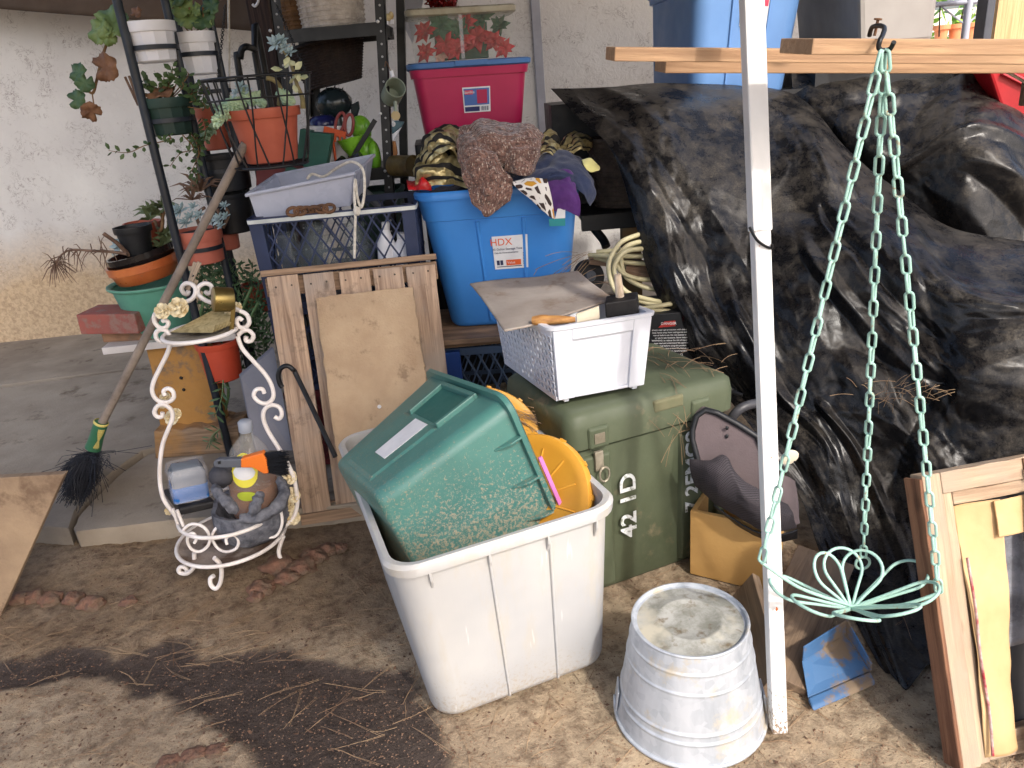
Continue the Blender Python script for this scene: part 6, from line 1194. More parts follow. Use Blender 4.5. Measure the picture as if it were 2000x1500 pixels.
m = MB(); m.tube([ony(1206, 536, 1.90), ony(1208, 555, 1.90), ony(1212, 590, 1.89)], [.009, .0105, .0115], 12); m.build('handle', wood('pale_handle', C(206, 190, 168), C(180, 160, 136), None, 2, 1), ml, 60)
# hose, box and small things behind the basket
HOSE = mat('cream_hose', C(186, 178, 142), C(164, 156, 120), 8, .45, .05, 60)
hs = thing('garden_hose', 'coiled cream garden hose hanging out from under the tarp', 'hose', ony(1230, 590, 2.4))
for q in ([(1150, 498, 2.55), (1200, 500, 2.5), (1255, 500, 2.5), (1275, 496, 2.5)], [(1248, 458, 2.5), (1212, 474, 2.46), (1190, 510, 2.42), (1192, 545, 2.4), (1208, 575, 2.38), (1245, 600, 2.36), (1310, 608, 2.36)], [(1255, 486, 2.48), (1220, 492, 2.44), (1200, 520, 2.42), (1206, 548, 2.4), (1232, 575, 2.38), (1300, 592, 2.4)], [(1196, 492, 2.5), (1212, 530, 2.47), (1250, 545, 2.46), (1295, 545, 2.48)], [(1165, 492, 2.54), (1215, 488, 2.52), (1270, 480, 2.52)], [(1246, 604, 2.37), (1290, 597, 2.35), (1330, 590, 2.36)], [(1262, 470, 2.5), (1226, 480, 2.47), (1202, 508, 2.44), (1198, 540, 2.42), (1216, 566, 2.4), (1250, 588, 2.39), (1305, 600, 2.39)], [(1180, 496, 2.53), (1210, 510, 2.51), (1260, 515, 2.5), (1285, 512, 2.5)], [(1160, 502, 2.56), (1220, 518, 2.54), (1280, 526, 2.53)], [(1212, 500, 2.49), (1222, 540, 2.47), (1262, 562, 2.45), (1300, 566, 2.45)]):
    m = MB(); m.tube(curve([ony(*a_) for a_ in q], 40), .0078, 10); m.build('coil', HOSE, hs, 60)
wp_ = thing('timber_offcut', 'bare timber offcut poking out under the hose coils', 'timber', ony(1240, 530, 2.5)); plank('stick', ony(1222, 526, 2.52), ony(1290, 536, 2.50), .05, .022, OLDW, wp_, up=V((0, -.4, 1))); plank('stick', ony(1150, 505, 2.62), ony(1270, 520, 2.6), .10, .018, OLDW, wp_)
cbx = thing('black_box', 'black carton with white small print and a red danger panel under the tarp', 'carton', ony(1310, 710, 2.35)); cf = [ony(1255, 616, 2.34), ony(1372, 606, 2.30), ony(1372, 712, 2.30), ony(1262, 712, 2.34)]
m = MB(); m.loft([[p + V((.03, .22, 0)) for p in cf], cf]); m.build('case', BLACKPLASTIC, cbx, 0, bevel=.003)
fm = frame(cf[3].lerp(cf[0], .5), cf[2].lerp(cf[1], .5), V((0, 0, 1)))
def onface(px, py, Y): p_ = ony(px, py, Y - .003); q = Matrix((V((1, -.2, .0)).normalized(), V((0, 0, 1)), V((-.2, -1, 0)).normalized())).transposed().to_4x4(); q.translation = p_; return q
poly('danger_panel', [(1286, 640), (1298, 628), (1322, 626), (1330, 636)], 2.318, .002, mat('red_ink', C(176, 48, 44)), cbx, 0); text('DANGER', .012, onface(1306, 632, 2.312), LABEL, cbx)
for i in range(9): text(['always wear eye protection with side shields', 'keep hands away from cutting area and read', 'manual before use. Do not expose to rain', 'or use in wet locations. Store indoors', 'WARNING: to reduce the risk of injury user', 'must read and understand the operators', 'manual before using this product', 'keep bystanders at least fifty feet away', 'hearing protection recommended'][i], .0068, onface(1312, 644 + 5.2 * i, 2.315), LABEL, cbx)
text('RYOBI', .012, onface(1292, 694, 2.318), LABEL, cbx); text('RY41112', .010, onface(1322, 693, 2.314), LABEL, cbx); poly('print_bar', [(1277, 697), (1310, 696), (1310, 700), (1277, 701)], 2.318, .0015, LABEL, cbx, 0)
cbl = thing('black_cable', 'black cable snaking over the trunk lid behind the basket', 'cable', ony(1350, 740, 2.2)); rod('strand', curve([ony(1270, 712, 2.25), ony(1320, 735, 2.18), ony(1380, 750, 2.14), ony(1450, 772, 2.08)], 20), .006, BLACKPLASTIC, cbl)
sw = thing('black_strap', 'broad black strap hanging down behind the blue tote', 'strap', ony(1165, 470, 3.0)); m = MB(); m.tube(curve([ony(1145, 428, 2.96), ony(1160, 446, 2.94), ony(1178, 468, 2.92), ony(1184, 482, 2.9)], 14), .017, 8); m.build('band', BLACKPLASTIC, sw, 60)
wl = thing('toy_wheel', 'small black wheel lying in the shade under the hose', 'wheel', ony(1155, 545, 2.6)); q = Matrix.Translation(ony(1150, 540, 2.6)) @ Matrix.Rotation(R_(70), 4, 'X') @ Matrix.Rotation(R_(20), 4, 'Y'); m = MB(); m.lathe([(.02, -.015), (.05, -.018), (.06, 0), (.05, .018), (.02, .015)], 28, q, True, True); m.build('tyre', BLACKPLASTIC, wl, 45); m = MB(); m.lathe([(.02, .016), (.018, .022), (.001, .022)], 16, q); m.build('hub', mat('grey_plastic', C(92, 96, 104)), wl, 45)
tb_ = thing('work_table', 'dark rusty metal table frame half hidden under the black tarp', 'table', (1.0, 3.0, SZ)); ztb = ony(1190, 415, 2.78).z
m = MB(); m.box((1.15, 3.14, ztb - .012), (1.7, .72, .02)); m.build('table_top', BLACKPLASTIC, tb_, 0)
m = MB(); m.box((1.15, 2.78, ztb - .03), (1.7, .03, .055)); m.build('front_rail', BLACKMETAL, tb_, 0)
for x, mt_ in ((.40, mat('rusty_green_metal', C(96, 92, 70), C(120, 84, 46), 12, .8, .4, 60)), (1.95, BLACKMETAL)):
    m = MB(); m.box((x + .08, 2.80, (ztb - .06 + SZ) / 2), (.07, .05, ztb - .06 - SZ)); m.build('leg', mt_, tb_, 0, bevel=.003)
# ================================================================ white bin with green tote and yellow lids
mt, n, l, p = newmat('milky_white_plastic'); c_ = coords(n, l); f1 = noise(n, l, c_, 2.4, 4); f2 = noise(n, l, coords(n, l, (1, 1, .25)), 16, 7, .7); f3 = noise(n, l, c_, 130, 5, .8); f4 = noise(n, l, coords(n, l, (1, 1, .05), rot=(0, .3, 0)), 60, 3)
base = mix(n, l, ramp(n, l, f1, .35, .65), C(184, 183, 180), C(166, 167, 169)); base = mix(n, l, ramp(n, l, f2, .52, .75, (0, 0, 0, 1), (.6, .6, .6, 1)), base, C(178, 168, 148)); base = mix(n, l, ramp(n, l, f4, .68, .74, (0, 0, 0, 1), (.5, .5, .5, 1)), base, C(222, 222, 220))
sz = n.new('ShaderNodeSeparateXYZ'); l.new(c_, sz.inputs[0]); zz = n.new('ShaderNodeMath'); zz.operation = 'MULTIPLY_ADD'; zz.inputs[1].default_value = -1.5; l.new(sz.outputs['Z'], zz.inputs[0]); l.new(f3, zz.inputs[2]); base = mix(n, l, ramp(n, l, zz.outputs[0], .42, .60, (0, 0, 0, 1), (.7, .7, .7, 1)), base, C(156, 136, 108))
l.new(base, p.inputs['Base Color']); l.new(ramp(n, l, f2, .3, .7, (.34,) * 3 + (1,), (.6,) * 3 + (1,)), p.inputs['Roughness']); p.inputs['Subsurface Weight'].default_value = .15; p.inputs['Subsurface Radius'].default_value = (.02, .02, .02); l.new(bump(n, l, f1, .15, .02, bump(n, l, f4, .15, .001)), p.inputs['Normal']); MILKY = mt
Bw = Box(-.126, 1.668, .004, 18.06, -2.5, -2.3, .480, .745, .432, .871)
wbn = thing('white_bin', 'large milky white plastic bin holding the upturned green tote', 'storage box', Bw(0, 0, 0), 'plastic storage totes')
tote(Bw, MILKY, wbn, .004, .06, .013, .055)
for u in (-.20, .36): m = MB(); m.hexa(Bw.quad('f', u - .018, u + .018, .01, .90, -.003) + Bw.quad('f', u - .008, u + .008, .02, .90, .006)); m.build('rib', MILKY, wbn, 0, bevel=.002)
for u in (-.72, -.20, .34, .80): m = MB(); m.hexa(Bw.quad('f', u - .012, u + .012, .84, .95, .0) + Bw.quad('f', u - .010, u + .010, .90, .95, .012)); m.build('rim_tab', MILKY, wbn, 0, bevel=.001)
for u in (-.5, 0, .5): m = MB(); m.hexa(Bw.quad('l', u - .012, u + .012, .84, .95, .0) + Bw.quad('l', u - .010, u + .010, .90, .95, .012)); m.build('rim_tab', MILKY, wbn, 0, bevel=.001)
mt, n, l, p = newmat('dusty_teal_plastic'); c_ = coords(n, l); base = mix(n, l, ramp(n, l, noise(n, l, c_, 4), .35, .65), C(74, 124, 115), C(58, 104, 98))
sep = n.new('ShaderNodeSeparateXYZ'); l.new(c_, sep.inputs[0]); zz = n.new('ShaderNodeMath'); zz.operation = 'MULTIPLY_ADD'; zz.inputs[1].default_value = -.5; zz.inputs[2].default_value = .075; l.new(sep.outputs['Z'], zz.inputs[0]); zc2 = n.new('ShaderNodeMath'); zc2.operation = 'ADD'; zc2.use_clamp = True; l.new(zz.outputs[0], zc2.inputs[0]); l.new(noise(n, l, c_, 150, 8, .8), zc2.inputs[1])
k = ramp(n, l, zc2.outputs[0], .56, .64); l.new(mix(n, l, k, base, C(150, 140, 118)), p.inputs['Base Color']); l.new(mix(n, l, k, (.36, .36, .36, 1), (.9, .9, .9, 1)), p.inputs['Roughness']); l.new(bump(n, l, k, .4, .002), p.inputs['Normal']); TEAL = mt
Bg = Box(-.352, 1.56, .402, 27.4, -8.4, 75.1, .30, .445, .338, .74); Bg.M = Bg.M @ Matrix.Translation((.062, 0, 0)); Bg.w = .424
gt = thing('storage_tote', 'dusty teal green tote lying on its side inside the white bin', 'storage box', Bg(0, 0, .5), 'plastic storage totes')
tote(Bg, TEAL, gt, .004, .035, .016, .04)
Bside = lambda u0, u1, k0, k1, o: [Bg.M @ (Bg.loc(-1, v, k) + V((-o, 0, 0))) for v, k in ((u0, k0), (u1, k0), (u1, k1), (u0, k1))]
m = MB(); m.hexa(Bside(-.5, .55, .05, .60, .0) + Bside(-.45, .5, .08, .57, .0045)); m.build('raised_panel', TEAL, gt, 0, bevel=.002)
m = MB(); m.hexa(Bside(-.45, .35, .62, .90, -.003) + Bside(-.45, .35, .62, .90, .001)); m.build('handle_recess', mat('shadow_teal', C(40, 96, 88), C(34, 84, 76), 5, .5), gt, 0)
for a_ in ((-.50, -.44, .60, .92), (.34, .40, .60, .92), (-.5, .40, .90, .935)): m = MB(); m.hexa(Bside(*a_, -.002) + Bside(*a_, .012)); m.build('handle_ridge', TEAL, gt, 0, bevel=.002)
m = MB(); m.hexa(Bside(-.28, .10, .22, .58, .005) + Bside(-.28, .10, .22, .58, .0058)); m.build('label', LABEL, gt, 0)
Bfr = lambda u0, u1, k0, k1, o: [Bg.M @ (Bg.loc(u, -1, k) + V((0, -o, 0))) for u, k in ((u0, k0), (u1, k0), (u1, k1), (u0, k1))]
for u in (-.6, -.1, .35, .75): m = MB(); m.hexa(Bfr(u - .014, u + .014, .78, .96, .0) + Bfr(u - .012, u + .012, .88, .96, .02)); m.build('rim_tab', TEAL, gt, 0, bevel=.001)
for (ua, ub, ka, kb) in ((-.1, .05, .18, .75), (.35, .5, .10, .6)): m = MB(); m.hexa(Bfr(ua, ua + .015, ka, kb, -.001) + Bfr(ub, ub + .015, ka, kb, .003)); m.build('crease', TEAL, gt, 0)
m = MB(); m.hexa(Bfr(-.30, .30, 1.005, 1.03, .016) + Bfr(-.30, .30, 1.005, 1.03, .022)); m.build('pink_sticker', mat('pink_tape', C(206, 120, 180), C(186, 100, 160), 8, .5), gt, 0)
YEL = mat('yellow_plastic', C(206, 150, 46), C(188, 132, 40), 4, .45, .04, 50, dirt=(C(170, 130, 70), .68, 9))
def lid(cpx, rpx, nrm, label, dz=0):
    c = at(*cpx); r = msz(rpx, c); n_ = V(nrm).normalized(); q = n_.to_track_quat('Z', 'Y').to_matrix().to_4x4(); q.translation = c; t = thing('round_cover', label, 'lid', c, 'round yellow lids in the white bin')
    m = MB(); m.lathe([(.001, 0), (r * .80, 0), (r * .86, .006), (r * .98, .004), (r, -.002), (r, -.018), (r * .985, -.018), (r * .97, -.006), (.001, -.006)], 56, q); m.build('disc', YEL, t, 40)
    for k in range(12):
        a = 2 * math.pi * k / 12; m = MB(); m.tube([q @ V((r * f_ * math.cos(a), r * f_ * math.sin(a), .001)) for f_ in (.45, .78)], .0022, 6); m.build('rib', YEL, t, 60)
    for k in range(12):
        a = 2 * math.pi * (k + .5) / 12; m = MB(); m.box((0, 0, 0), (.008, .012, .012), q @ Matrix.Rotation(a, 4, 'Z') @ Matrix.Translation((r * 1.0, 0, -.008))); m.build('clip', YEL, t, 0)
lid((1036, 975, 1.775), 130, (-.5, -.65, .55), 'yellow round lid with radial ribs, face on beside the green tote'); lid((936, 880, 2.0), 130, (.05, -.8, .6), 'yellow round lid edge-on behind the green tote')
# ================================================================ galvanised bucket
mt, n, l, p = newmat('galvanised'); c_ = coords(n, l); v = n.new('ShaderNodeTexVoronoi'); v.inputs['Scale'].default_value = 60; l.new(c_, v.inputs['Vector']); s3 = coords(n, l, (1, 1, .18)); f1 = noise(n, l, s3, 14, 6, .6)
base = mix(n, l, ramp(n, l, f1, .35, .7), C(190, 196, 204), C(150, 156, 164)); sc_ = n.new('ShaderNodeSeparateColor'); l.new(v.outputs['Color'], sc_.inputs[0]); base = mix(n, l, ramp(n, l, sc_.outputs[0], .2, .8, (0, 0, 0, 1), (.25, .25, .25, 1)), base, C(214, 218, 224)); base = mix(n, l, ramp(n, l, noise(n, l, c_, 9, 8, .7), .56, .68), base, C(196, 184, 160))
l.new(base, p.inputs['Base Color']); p.inputs['Metallic'].default_value = .35; l.new(ramp(n, l, f1, .3, .7, (.38,) * 3 + (1,), (.6,) * 3 + (1,)), p.inputs['Roughness']); GALV = mt
bcx = onz(1346, 1512); Rb = .158; yb = bcx.y + Rb + .005; xb = ony(1346, 1440, yb).x; hb = ony(1338, 1207, yb).z; rt_ = .1165
bk = thing('galvanised_bucket', 'upturned galvanised metal bucket with a stained base', 'bucket', (xb, yb, 0)); T = Matrix.Translation((xb, yb, 0)); rz = lambda z: Rb + (rt_ - Rb) * z / hb
def bead_at(z, a=.0022, w_=.0045): return [(rz(z - w_ * 1.6), z - w_ * 1.6), (rz(z - w_), z - w_), (rz(z - w_ * .5) + a * .7, z - w_ * .5), (rz(z) + a, z), (rz(z + w_ * .5) + a * .7, z + w_ * .5), (rz(z + w_), z + w_), (rz(z + w_ * 1.6), z + w_ * 1.6)]
prof = [(Rb, .006)] + bead_at(.055) + bead_at(.075) + bead_at(hb * .66, .0016, .004) + bead_at(hb * .835, .0016, .004) + [(rt_ + .001, hb - .004), (rt_, hb), (rt_ - .003, hb), (rt_ - .004, hb - .006), (rt_ * .92, hb - .007)]
m = MB(); m.lathe(prof, 72, T); m.build('wall', GALV, bk, 50)
mt, n, l, p = newmat('stained_base'); c_ = coords(n, l, (1, 1, 1)); f1 = noise(n, l, c_, 12, 8, .7); f2 = noise(n, l, c_, 40, 6); base = mix(n, l, ramp(n, l, f1, .42, .58), C(172, 172, 166), C(134, 134, 124)); base = mix(n, l, ramp(n, l, f2, .56, .70), base, C(116, 104, 84)); base = mix(n, l, ramp(n, l, noise(n, l, c_, 7, 4), .50, .6), base, C(190, 184, 166)); l.new(base, p.inputs['Base Color']); p.inputs['Roughness'].default_value = .55; p.inputs['Metallic'].default_value = .2
m = MB(); m.lathe([(rt_ * .93, hb - .007), (rt_ * .62, hb - .006), (rt_ * .58, hb - .003), (rt_ * .52, hb - .003), (rt_ * .48, hb - .006), (rt_ * .2, hb - .005), (.001, hb - .005)], 60, T); m.build('base', mt, bk, 60)
m = MB(); m.tube([T @ V((Rb * math.cos(a), Rb * math.sin(a), .006)) for a in [2 * math.pi * k / 64 for k in range(64)]], .005, 8, True); m.build('rolled_rim', GALV, bk, 60)
m = MB(); m.tube([T @ V((rt_ * math.cos(a), rt_ * math.sin(a), hb - .002)) for a in [2 * math.pi * k / 64 for k in range(64)]], .0032, 8, True); m.build('seam', GALV, bk, 60)
for a in (R_(-8), R_(172)):
    q = T @ Matrix.Rotation(a, 4, 'Z') @ Matrix.Translation((Rb - .004, 0, .03)); m = MB(); m.box((0.002, 0, .012), (.004, .05, .05), q @ Matrix.Rotation(R_(-8), 4, 'Y')); m.tube([q @ V((.006, .012 * math.cos(t), -.012 + .014 * math.sin(t))) for t in [2 * math.pi * k / 14 for k in range(14)]], .0035, 6, True); m.build('ear', GALV, bk, 40, bevel=.001)
# ================================================================ white canopy leg
mt, n, l, p = newmat('white_post_paint'); c_ = coords(n, l, src='Object'); g_ = n.new('ShaderNodeNewGeometry'); sz = n.new('ShaderNodeSeparateXYZ'); l.new(g_.outputs['Position'], sz.inputs[0]); f1 = noise(n, l, c_, 5, 6); f2 = noise(n, l, c_, 150, 6, .75)
base = mix(n, l, ramp(n, l, f1, .35, .7), C(226, 226, 226), C(208, 207, 204)); zz = n.new('ShaderNodeMath'); zz.operation = 'MULTIPLY_ADD'; zz.inputs[1].default_value = -1.1; l.new(sz.outputs['Z'], zz.inputs[0]); l.new(f2, zz.inputs[2]); base = mix(n, l, ramp(n, l, zz.outputs[0], .46, .54), base, C(126, 104, 82)); base = mix(n, l, ramp(n, l, noise(n, l, c_, 26, 7, .7), .69, .73), base, C(170, 104, 58))
l.new(base, p.inputs['Base Color']); p.inputs['Roughness'].default_value = .42; l.new(bump(n, l, f1, .2, .006), p.inputs['Normal']); PW_ = mt
p0_, p1_ = V((.49, 1.209, 0)), V((.482, 1.50, 1.397)); jn = ony(1476, 452, 1.42)
wpst = thing('white_post', 'leaning white telescoping metal post in front of the black tarp', 'post', p0_)
d = (p1_ - p0_).normalized(); pj = p0_ + d * ((jn.z) / d.z); pe = p0_ + d * 2.3
plank('lower_tube', p0_, pj + d * .05, .031, .031, PW_, wpst, up=V((0, -1, 0)), bevel=.003); plank('upper_tube', pj, pe, .036, .036, PW_, wpst, up=V((0, -1, 0)), bevel=.003)
m = MB(); m.tube(curve([pj + V((-.024, -.012, .012)), pj + V((-.012, -.024, -.012)), pj + V((.012, -.024, -.028)), pj + V((.014, -.026, -.02))], 14), .0026, 6); m.build('spring_pin', BLACKMETAL, wpst, 60)
m = MB()
for px, py, s_ in ((1503, 860, .006), (1508, 812, .004), (1507, 896, .004), (1517, 1190, .004)): p_ = p0_ + d * ((ony(px, py, 1.3).z) / d.z); k_ = ony(px, py, p_.y - .0165); m.blob(k_, (s_ * .6, .0008, s_ * 1.3), 2, .5, 3, px)
m.build('rust_spots', mat('orange_rust', C(206, 120, 50), C(176, 92, 36), 20, .85), wpst, 60, kind='stuff')
# ================================================================ black tarps
mt, n, l, p = newmat('black_tarp'); c_ = coords(n, l); f1 = noise(n, l, c_, 5, 7, .65); f2 = noise(n, l, c_, 13, 10, .78, .25); f3 = noise(n, l, c_, 210, 6, .8)
geo = n.new('ShaderNodeNewGeometry'); sn = n.new('ShaderNodeSeparateXYZ'); l.new(geo.outputs['Normal'], sn.inputs[0])
ad = n.new('ShaderNodeMath'); ad.operation = 'MULTIPLY_ADD'; ad.inputs[1].default_value = .12; l.new(sn.outputs['Z'], ad.inputs[0]); l.new(f2, ad.inputs[2])
mu = n.new('ShaderNodeMath'); mu.operation = 'MULTIPLY_ADD'; mu.inputs[1].default_value = .55; l.new(f1, mu.inputs[0]); l.new(ad.outputs[0], mu.inputs[2])
dust = ramp(n, l, mu.outputs[0], .80, 1.18, (0, 0, 0, 1), (.6, .6, .6, 1)); fine = ramp(n, l, f3, .38, .66); dm = mix(n, l, 1.0, dust, fine, 'MULTIPLY')
l.new(mix(n, l, dm, mix(n, l, ramp(n, l, f1, .4, .6), C(15, 15, 17), C(23, 23, 25)), C(100, 92, 80)), p.inputs['Base Color'])
l.new(mix(n, l, dm, ramp(n, l, f2, .35, .65, (.22,) * 3 + (1,), (.34,) * 3 + (1,)), (.9, .9, .9, 1)), p.inputs['Roughness']); p.inputs['Specular IOR Level'].default_value = .24
dc = n.new('ShaderNodeVectorMath'); dc.operation = 'MULTIPLY_ADD'; nv_ = n.new('ShaderNodeTexNoise'); nv_.inputs['Scale'].default_value = 7; l.new(c_, nv_.inputs['Vector']); l.new(nv_.outputs['Color'], dc.inputs[0]); dc.inputs[1].default_value = (.12, .12, .12); l.new(c_, dc.inputs[2])
def crink(sc, st_, dist, nrm=None):
    v = n.new('ShaderNodeTexVoronoi'); v.inputs['Scale'].default_value = sc; l.new(dc.outputs[0], v.inputs['Vector']); return bump(n, l, v.outputs['Distance'], st_, dist, nrm)
cr1 = crink(14, .17, .014); cr2 = crink(46, .11, .004, cr1); l.new(bump(n, l, f3, .18, .002, cr2), p.inputs['Normal']); TARP = mt
def tarpnet(rows):
    out = []
    for r in rows:
        o = []
        for px, py, Y in r:
            q = ony(px, py, Y); o.append(q if q.z > .006 else onz(px, py, .006))
        out.append(o)
    return out
def hsh(i, j, k): return (math.sin(i * 127.1 + j * 311.7 + k * 74.7) * 43758.5453) % 1
def facet(x, y, k):
    """creased relief: flat triangles between random heights on a lattice"""
    i, j = math.floor(x), math.floor(y); a, b = x - i, y - j; h = lambda p_, q_: hsh(p_, q_, k) * 2 - 1
    h00, h10, h01, h11 = h(i, j), h(i + 1, j), h(i, j + 1), h(i + 1, j + 1)
    if hsh(i, j, k + 9) > .5:
        return h00 + (h10 - h00) * a + (h11 - h10) * b if a > b else h00 + (h11 - h01) * a + (h01 - h00) * b
    return h00 + (h10 - h00) * a + (h01 - h00) * b if a + b < 1 else h11 + (h01 - h11) * (1 - a) + (h10 - h11) * (1 - b)
def tarp(name, label, rows, nu, nv, seed, amp=1.0, folds=(), cells=(9, 11)):
    f = surf(tarpnet(rows)); m = MB(); e = 2e-3
    def fn(u, v):
        q = f(u, v); a_ = f(min(u + e, 1), v) - f(max(u - e, 0), v); b_ = f(u, min(v + e, 1)) - f(u, max(v - e, 0)); n_ = b_.cross(a_); n_ = n_.normalized() if n_.length > 1e-12 else V((0, -1, 0))
        if n_.y > .3: n_ = -n_
        wu, wv = u + .07 * mn.noise(V((u * 4, v * 4, seed))), v + .07 * mn.noise(V((u * 4, v * 4, seed + 9)))
        ms = .5 + .5 * mn.noise(V((u * 3.1, v * 3.1, seed + 4)))
        d_ = .046 * facet(wu * cells[0] * .8, wv * cells[1] * .8, seed) + .0065 * facet(wu * cells[0] * 2.3 + wv * 3, wv * cells[1] * 2.1 - wu * 2, seed + 2) + (.0009 + .0038 * ms) * facet(wu * cells[0] * 6 + wv * 9, wv * cells[1] * 5.5 - wu * 8, seed + 5)
        d_ *= amp * min(1, a_.length / (2 * e) / 1.05) * min(1, u * 8 + .15) * min(1, v * 8 + .15)
        for (fu, fv, tu, tv, wd, hgt) in folds:
            dx, dy = tu - fu, tv - fv; L2 = dx * dx + dy * dy; t = max(0, min(1, ((u - fu) * dx + (v - fv) * dy) / L2)); ds = math.hypot(u - fu - dx * t, (v - fv - dy * t)); d_ += hgt * max(0, 1 - ds / wd / 1.6) * (1 - .6 * t)
        q = q + n_ * d_; q.z = max(q.z, .004); return q
    m.grid(fn, nu, nv); o = m.build(name, TARP, smooth=180, solid=.0015); return tag(o, label, 'tarp', 'black plastic tarps over the pile')
tarp('black_tarp', 'big dusty black plastic tarp draped over the pile behind the white post', [
 [(1076, 173, 2.92), (1180, 170, 3.0), (1300, 160, 3.05), (1450, 168, 3.0), (1560, 192, 2.9), (1650, 285, 2.7), (1745, 362, 2.55), (1860, 445, 2.4), (2060, 478, 2.3)],
 [(1132, 232, 2.76), (1215, 222, 2.75), (1310, 205, 2.75), (1450, 215, 2.75), (1545, 240, 2.7), (1625, 320, 2.5), (1730, 400, 2.35), (1860, 490, 2.2), (2070, 520, 2.1)],
 [(1195, 295, 2.62), (1248, 310, 2.58), (1330, 320, 2.55), (1450, 325, 2.55), (1540, 350, 2.5), (1620, 400, 2.35), (1740, 480, 2.2), (1870, 560, 2.05), (2080, 570, 1.95)],
 [(1240, 430, 2.52), (1290, 430, 2.46), (1360, 430, 2.42), (1450, 440, 2.4), (1540, 450, 2.35), (1640, 500, 2.22), (1760, 570, 2.1), (1890, 620, 1.98), (2090, 640, 1.9)],
 [(1268, 540, 2.44), (1320, 545, 2.38), (1390, 550, 2.33), (1470, 550, 2.3), (1560, 560, 2.24), (1660, 600, 2.14), (1780, 650, 2.04), (1900, 690, 1.93), (2100, 700, 1.86)],
 [(1325, 660, 2.33), (1370, 660, 2.28), (1430, 665, 2.22), (1500, 670, 2.18), (1580, 680, 2.12), (1690, 710, 2.04), (1800, 740, 1.97), (1910, 760, 1.88), (2110, 770, 1.8)],
 [(1400, 752, 2.24), (1435, 765, 2.2), (1480, 780, 2.15), (1540, 790, 2.1), (1610, 800, 2.06), (1710, 820, 1.98), (1810, 840, 1.92), (1920, 850, 1.84), (2120, 850, 1.76)],
 [(1480, 850, 2.06), (1515, 860, 2.04), (1560, 875, 2.0), (1610, 890, 1.97), (1660, 900, 1.94), (1740, 920, 1.9), (1820, 930, 1.84), (1930, 940, 1.78), (2130, 940, 1.7)],
 [(1560, 965, 1.92), (1588, 975, 1.91), (1620, 990, 1.89), (1650, 1000, 1.87), (1690, 1010, 1.85), (1760, 1030, 1.8), (1830, 1050, 1.75), (1940, 1060, 1.7), (2140, 1050, 1.64)],
 [(1602, 1080, 1.75), (1628, 1092, 1.74), (1655, 1106, 1.72), (1685, 1118, 1.7), (1720, 1128, 1.68), (1780, 1145, 1.64), (1840, 1160, 1.6), (1950, 1170, 1.56), (2150, 1160, 1.5)],
 [(1655, 1185, 1.56), (1676, 1200, 1.54), (1700, 1215, 1.51), (1725, 1225, 1.49), (1752, 1235, 1.48), (1795, 1250, 1.46), (1840, 1262, 1.44), (1960, 1275, 1.42), (2160, 1270, 1.4)],
 [(1715, 1295, 1.37), (1732, 1315, 1.34), (1752, 1335, 1.31), (1770, 1346, 1.29), (1792, 1325, 1.32), (1815, 1300, 1.36), (1845, 1300, 1.38), (1970, 1300, 1.4), (2170, 1300, 1.4)]],
 250, 300, 1, 1.0, ((.55, .30, .78, .48, .02, .03), (.80, .45, .62, .66, .025, -.03), (.30, .42, .42, .62, .02, .025), (.5, .55, .62, .8, .018, .03), (.98, .58, .7, .72, .02, .03), (.1, .05, .3, .3, .03, -.02), (.62, .2, .8, .35, .02, -.025)))
tarp('black_tarp', 'second black plastic tarp heaped behind the chains under the boards', [
 [(1545, 140, 3.1), (1650, 146, 3.1), (1800, 150, 3.0), (1915, 146, 2.95), (2080, 330, 2.9)],
 [(1550, 190, 3.0), (1650, 180, 2.92), (1800, 185, 2.86), (1925, 172, 2.8), (2090, 350, 2.72)],
 [(1560, 240, 2.96), (1650, 262, 2.78), (1760, 290, 2.66), (1910, 242, 2.58), (2090, 370, 2.55)],
 [(1600, 330, 2.92), (1680, 360, 2.76), (1780, 365, 2.62), (1900, 330, 2.5), (2090, 420, 2.45)],
 [(1640, 430, 2.88), (1720, 450, 2.7), (1820, 490, 2.56), (1920, 510, 2.46), (2090, 520, 2.4)]], 130, 110, 4, .7, ((.4, .3, .9, .1, .03, .03), (.5, .6, .95, .45, .03, .03)), (9, 7))
rt2 = thing('red_cooler', 'red plastic thing peeking out beside the second tarp', 'cooler', (1.75, 3.0, .9)); REDP = mat('red_plastic', C(176, 24, 34), C(150, 18, 28), 4, .4)
a_ = [ony(*q, 2.72) for q in ((1925, 118), (2070, 110), (2070, 330), (1985, 300))]; m = MB(); m.loft([[q + V((.05, .3, 0)) for q in a_], a_]); m.build('body', REDP, rt2, 0, bevel=.01)
plank('rib', ony(1960, 140, 2.71), ony(2060, 190, 2.71), .02, .015, mat('pale_red_plastic', C(206, 70, 80)), rt2, up=V((0, -1, 0)))
bp_ = thing('black_box', 'plain black box added as the shaded dark at the open end of the tarp', 'carton', (ony(1072, 230, 2.99).x, 3.0, ztb)); xa_ = ony(1078, 230, 3.0).x; m = MB(); m.box((xa_ + .3, 3.2, (ztb + 1.205) / 2), (.6, .36, 1.2 - ztb)); m.build('sheet', BLACKPLASTIC, bp_, 0)  # added dark box stands in for the shade inside the tarp
tc_ = thing('beige_cord', 'beige cord hanging over the red cooler under the boards', 'cord', ony(1960, 145, 2.0)); rod('strand', curve([ony(1902, 122, 1.95), ony(1930, 127, 1.95), ony(1965, 140, 1.95), ony(2010, 165, 1.95)], 20), .0038, ROPE, tc_)
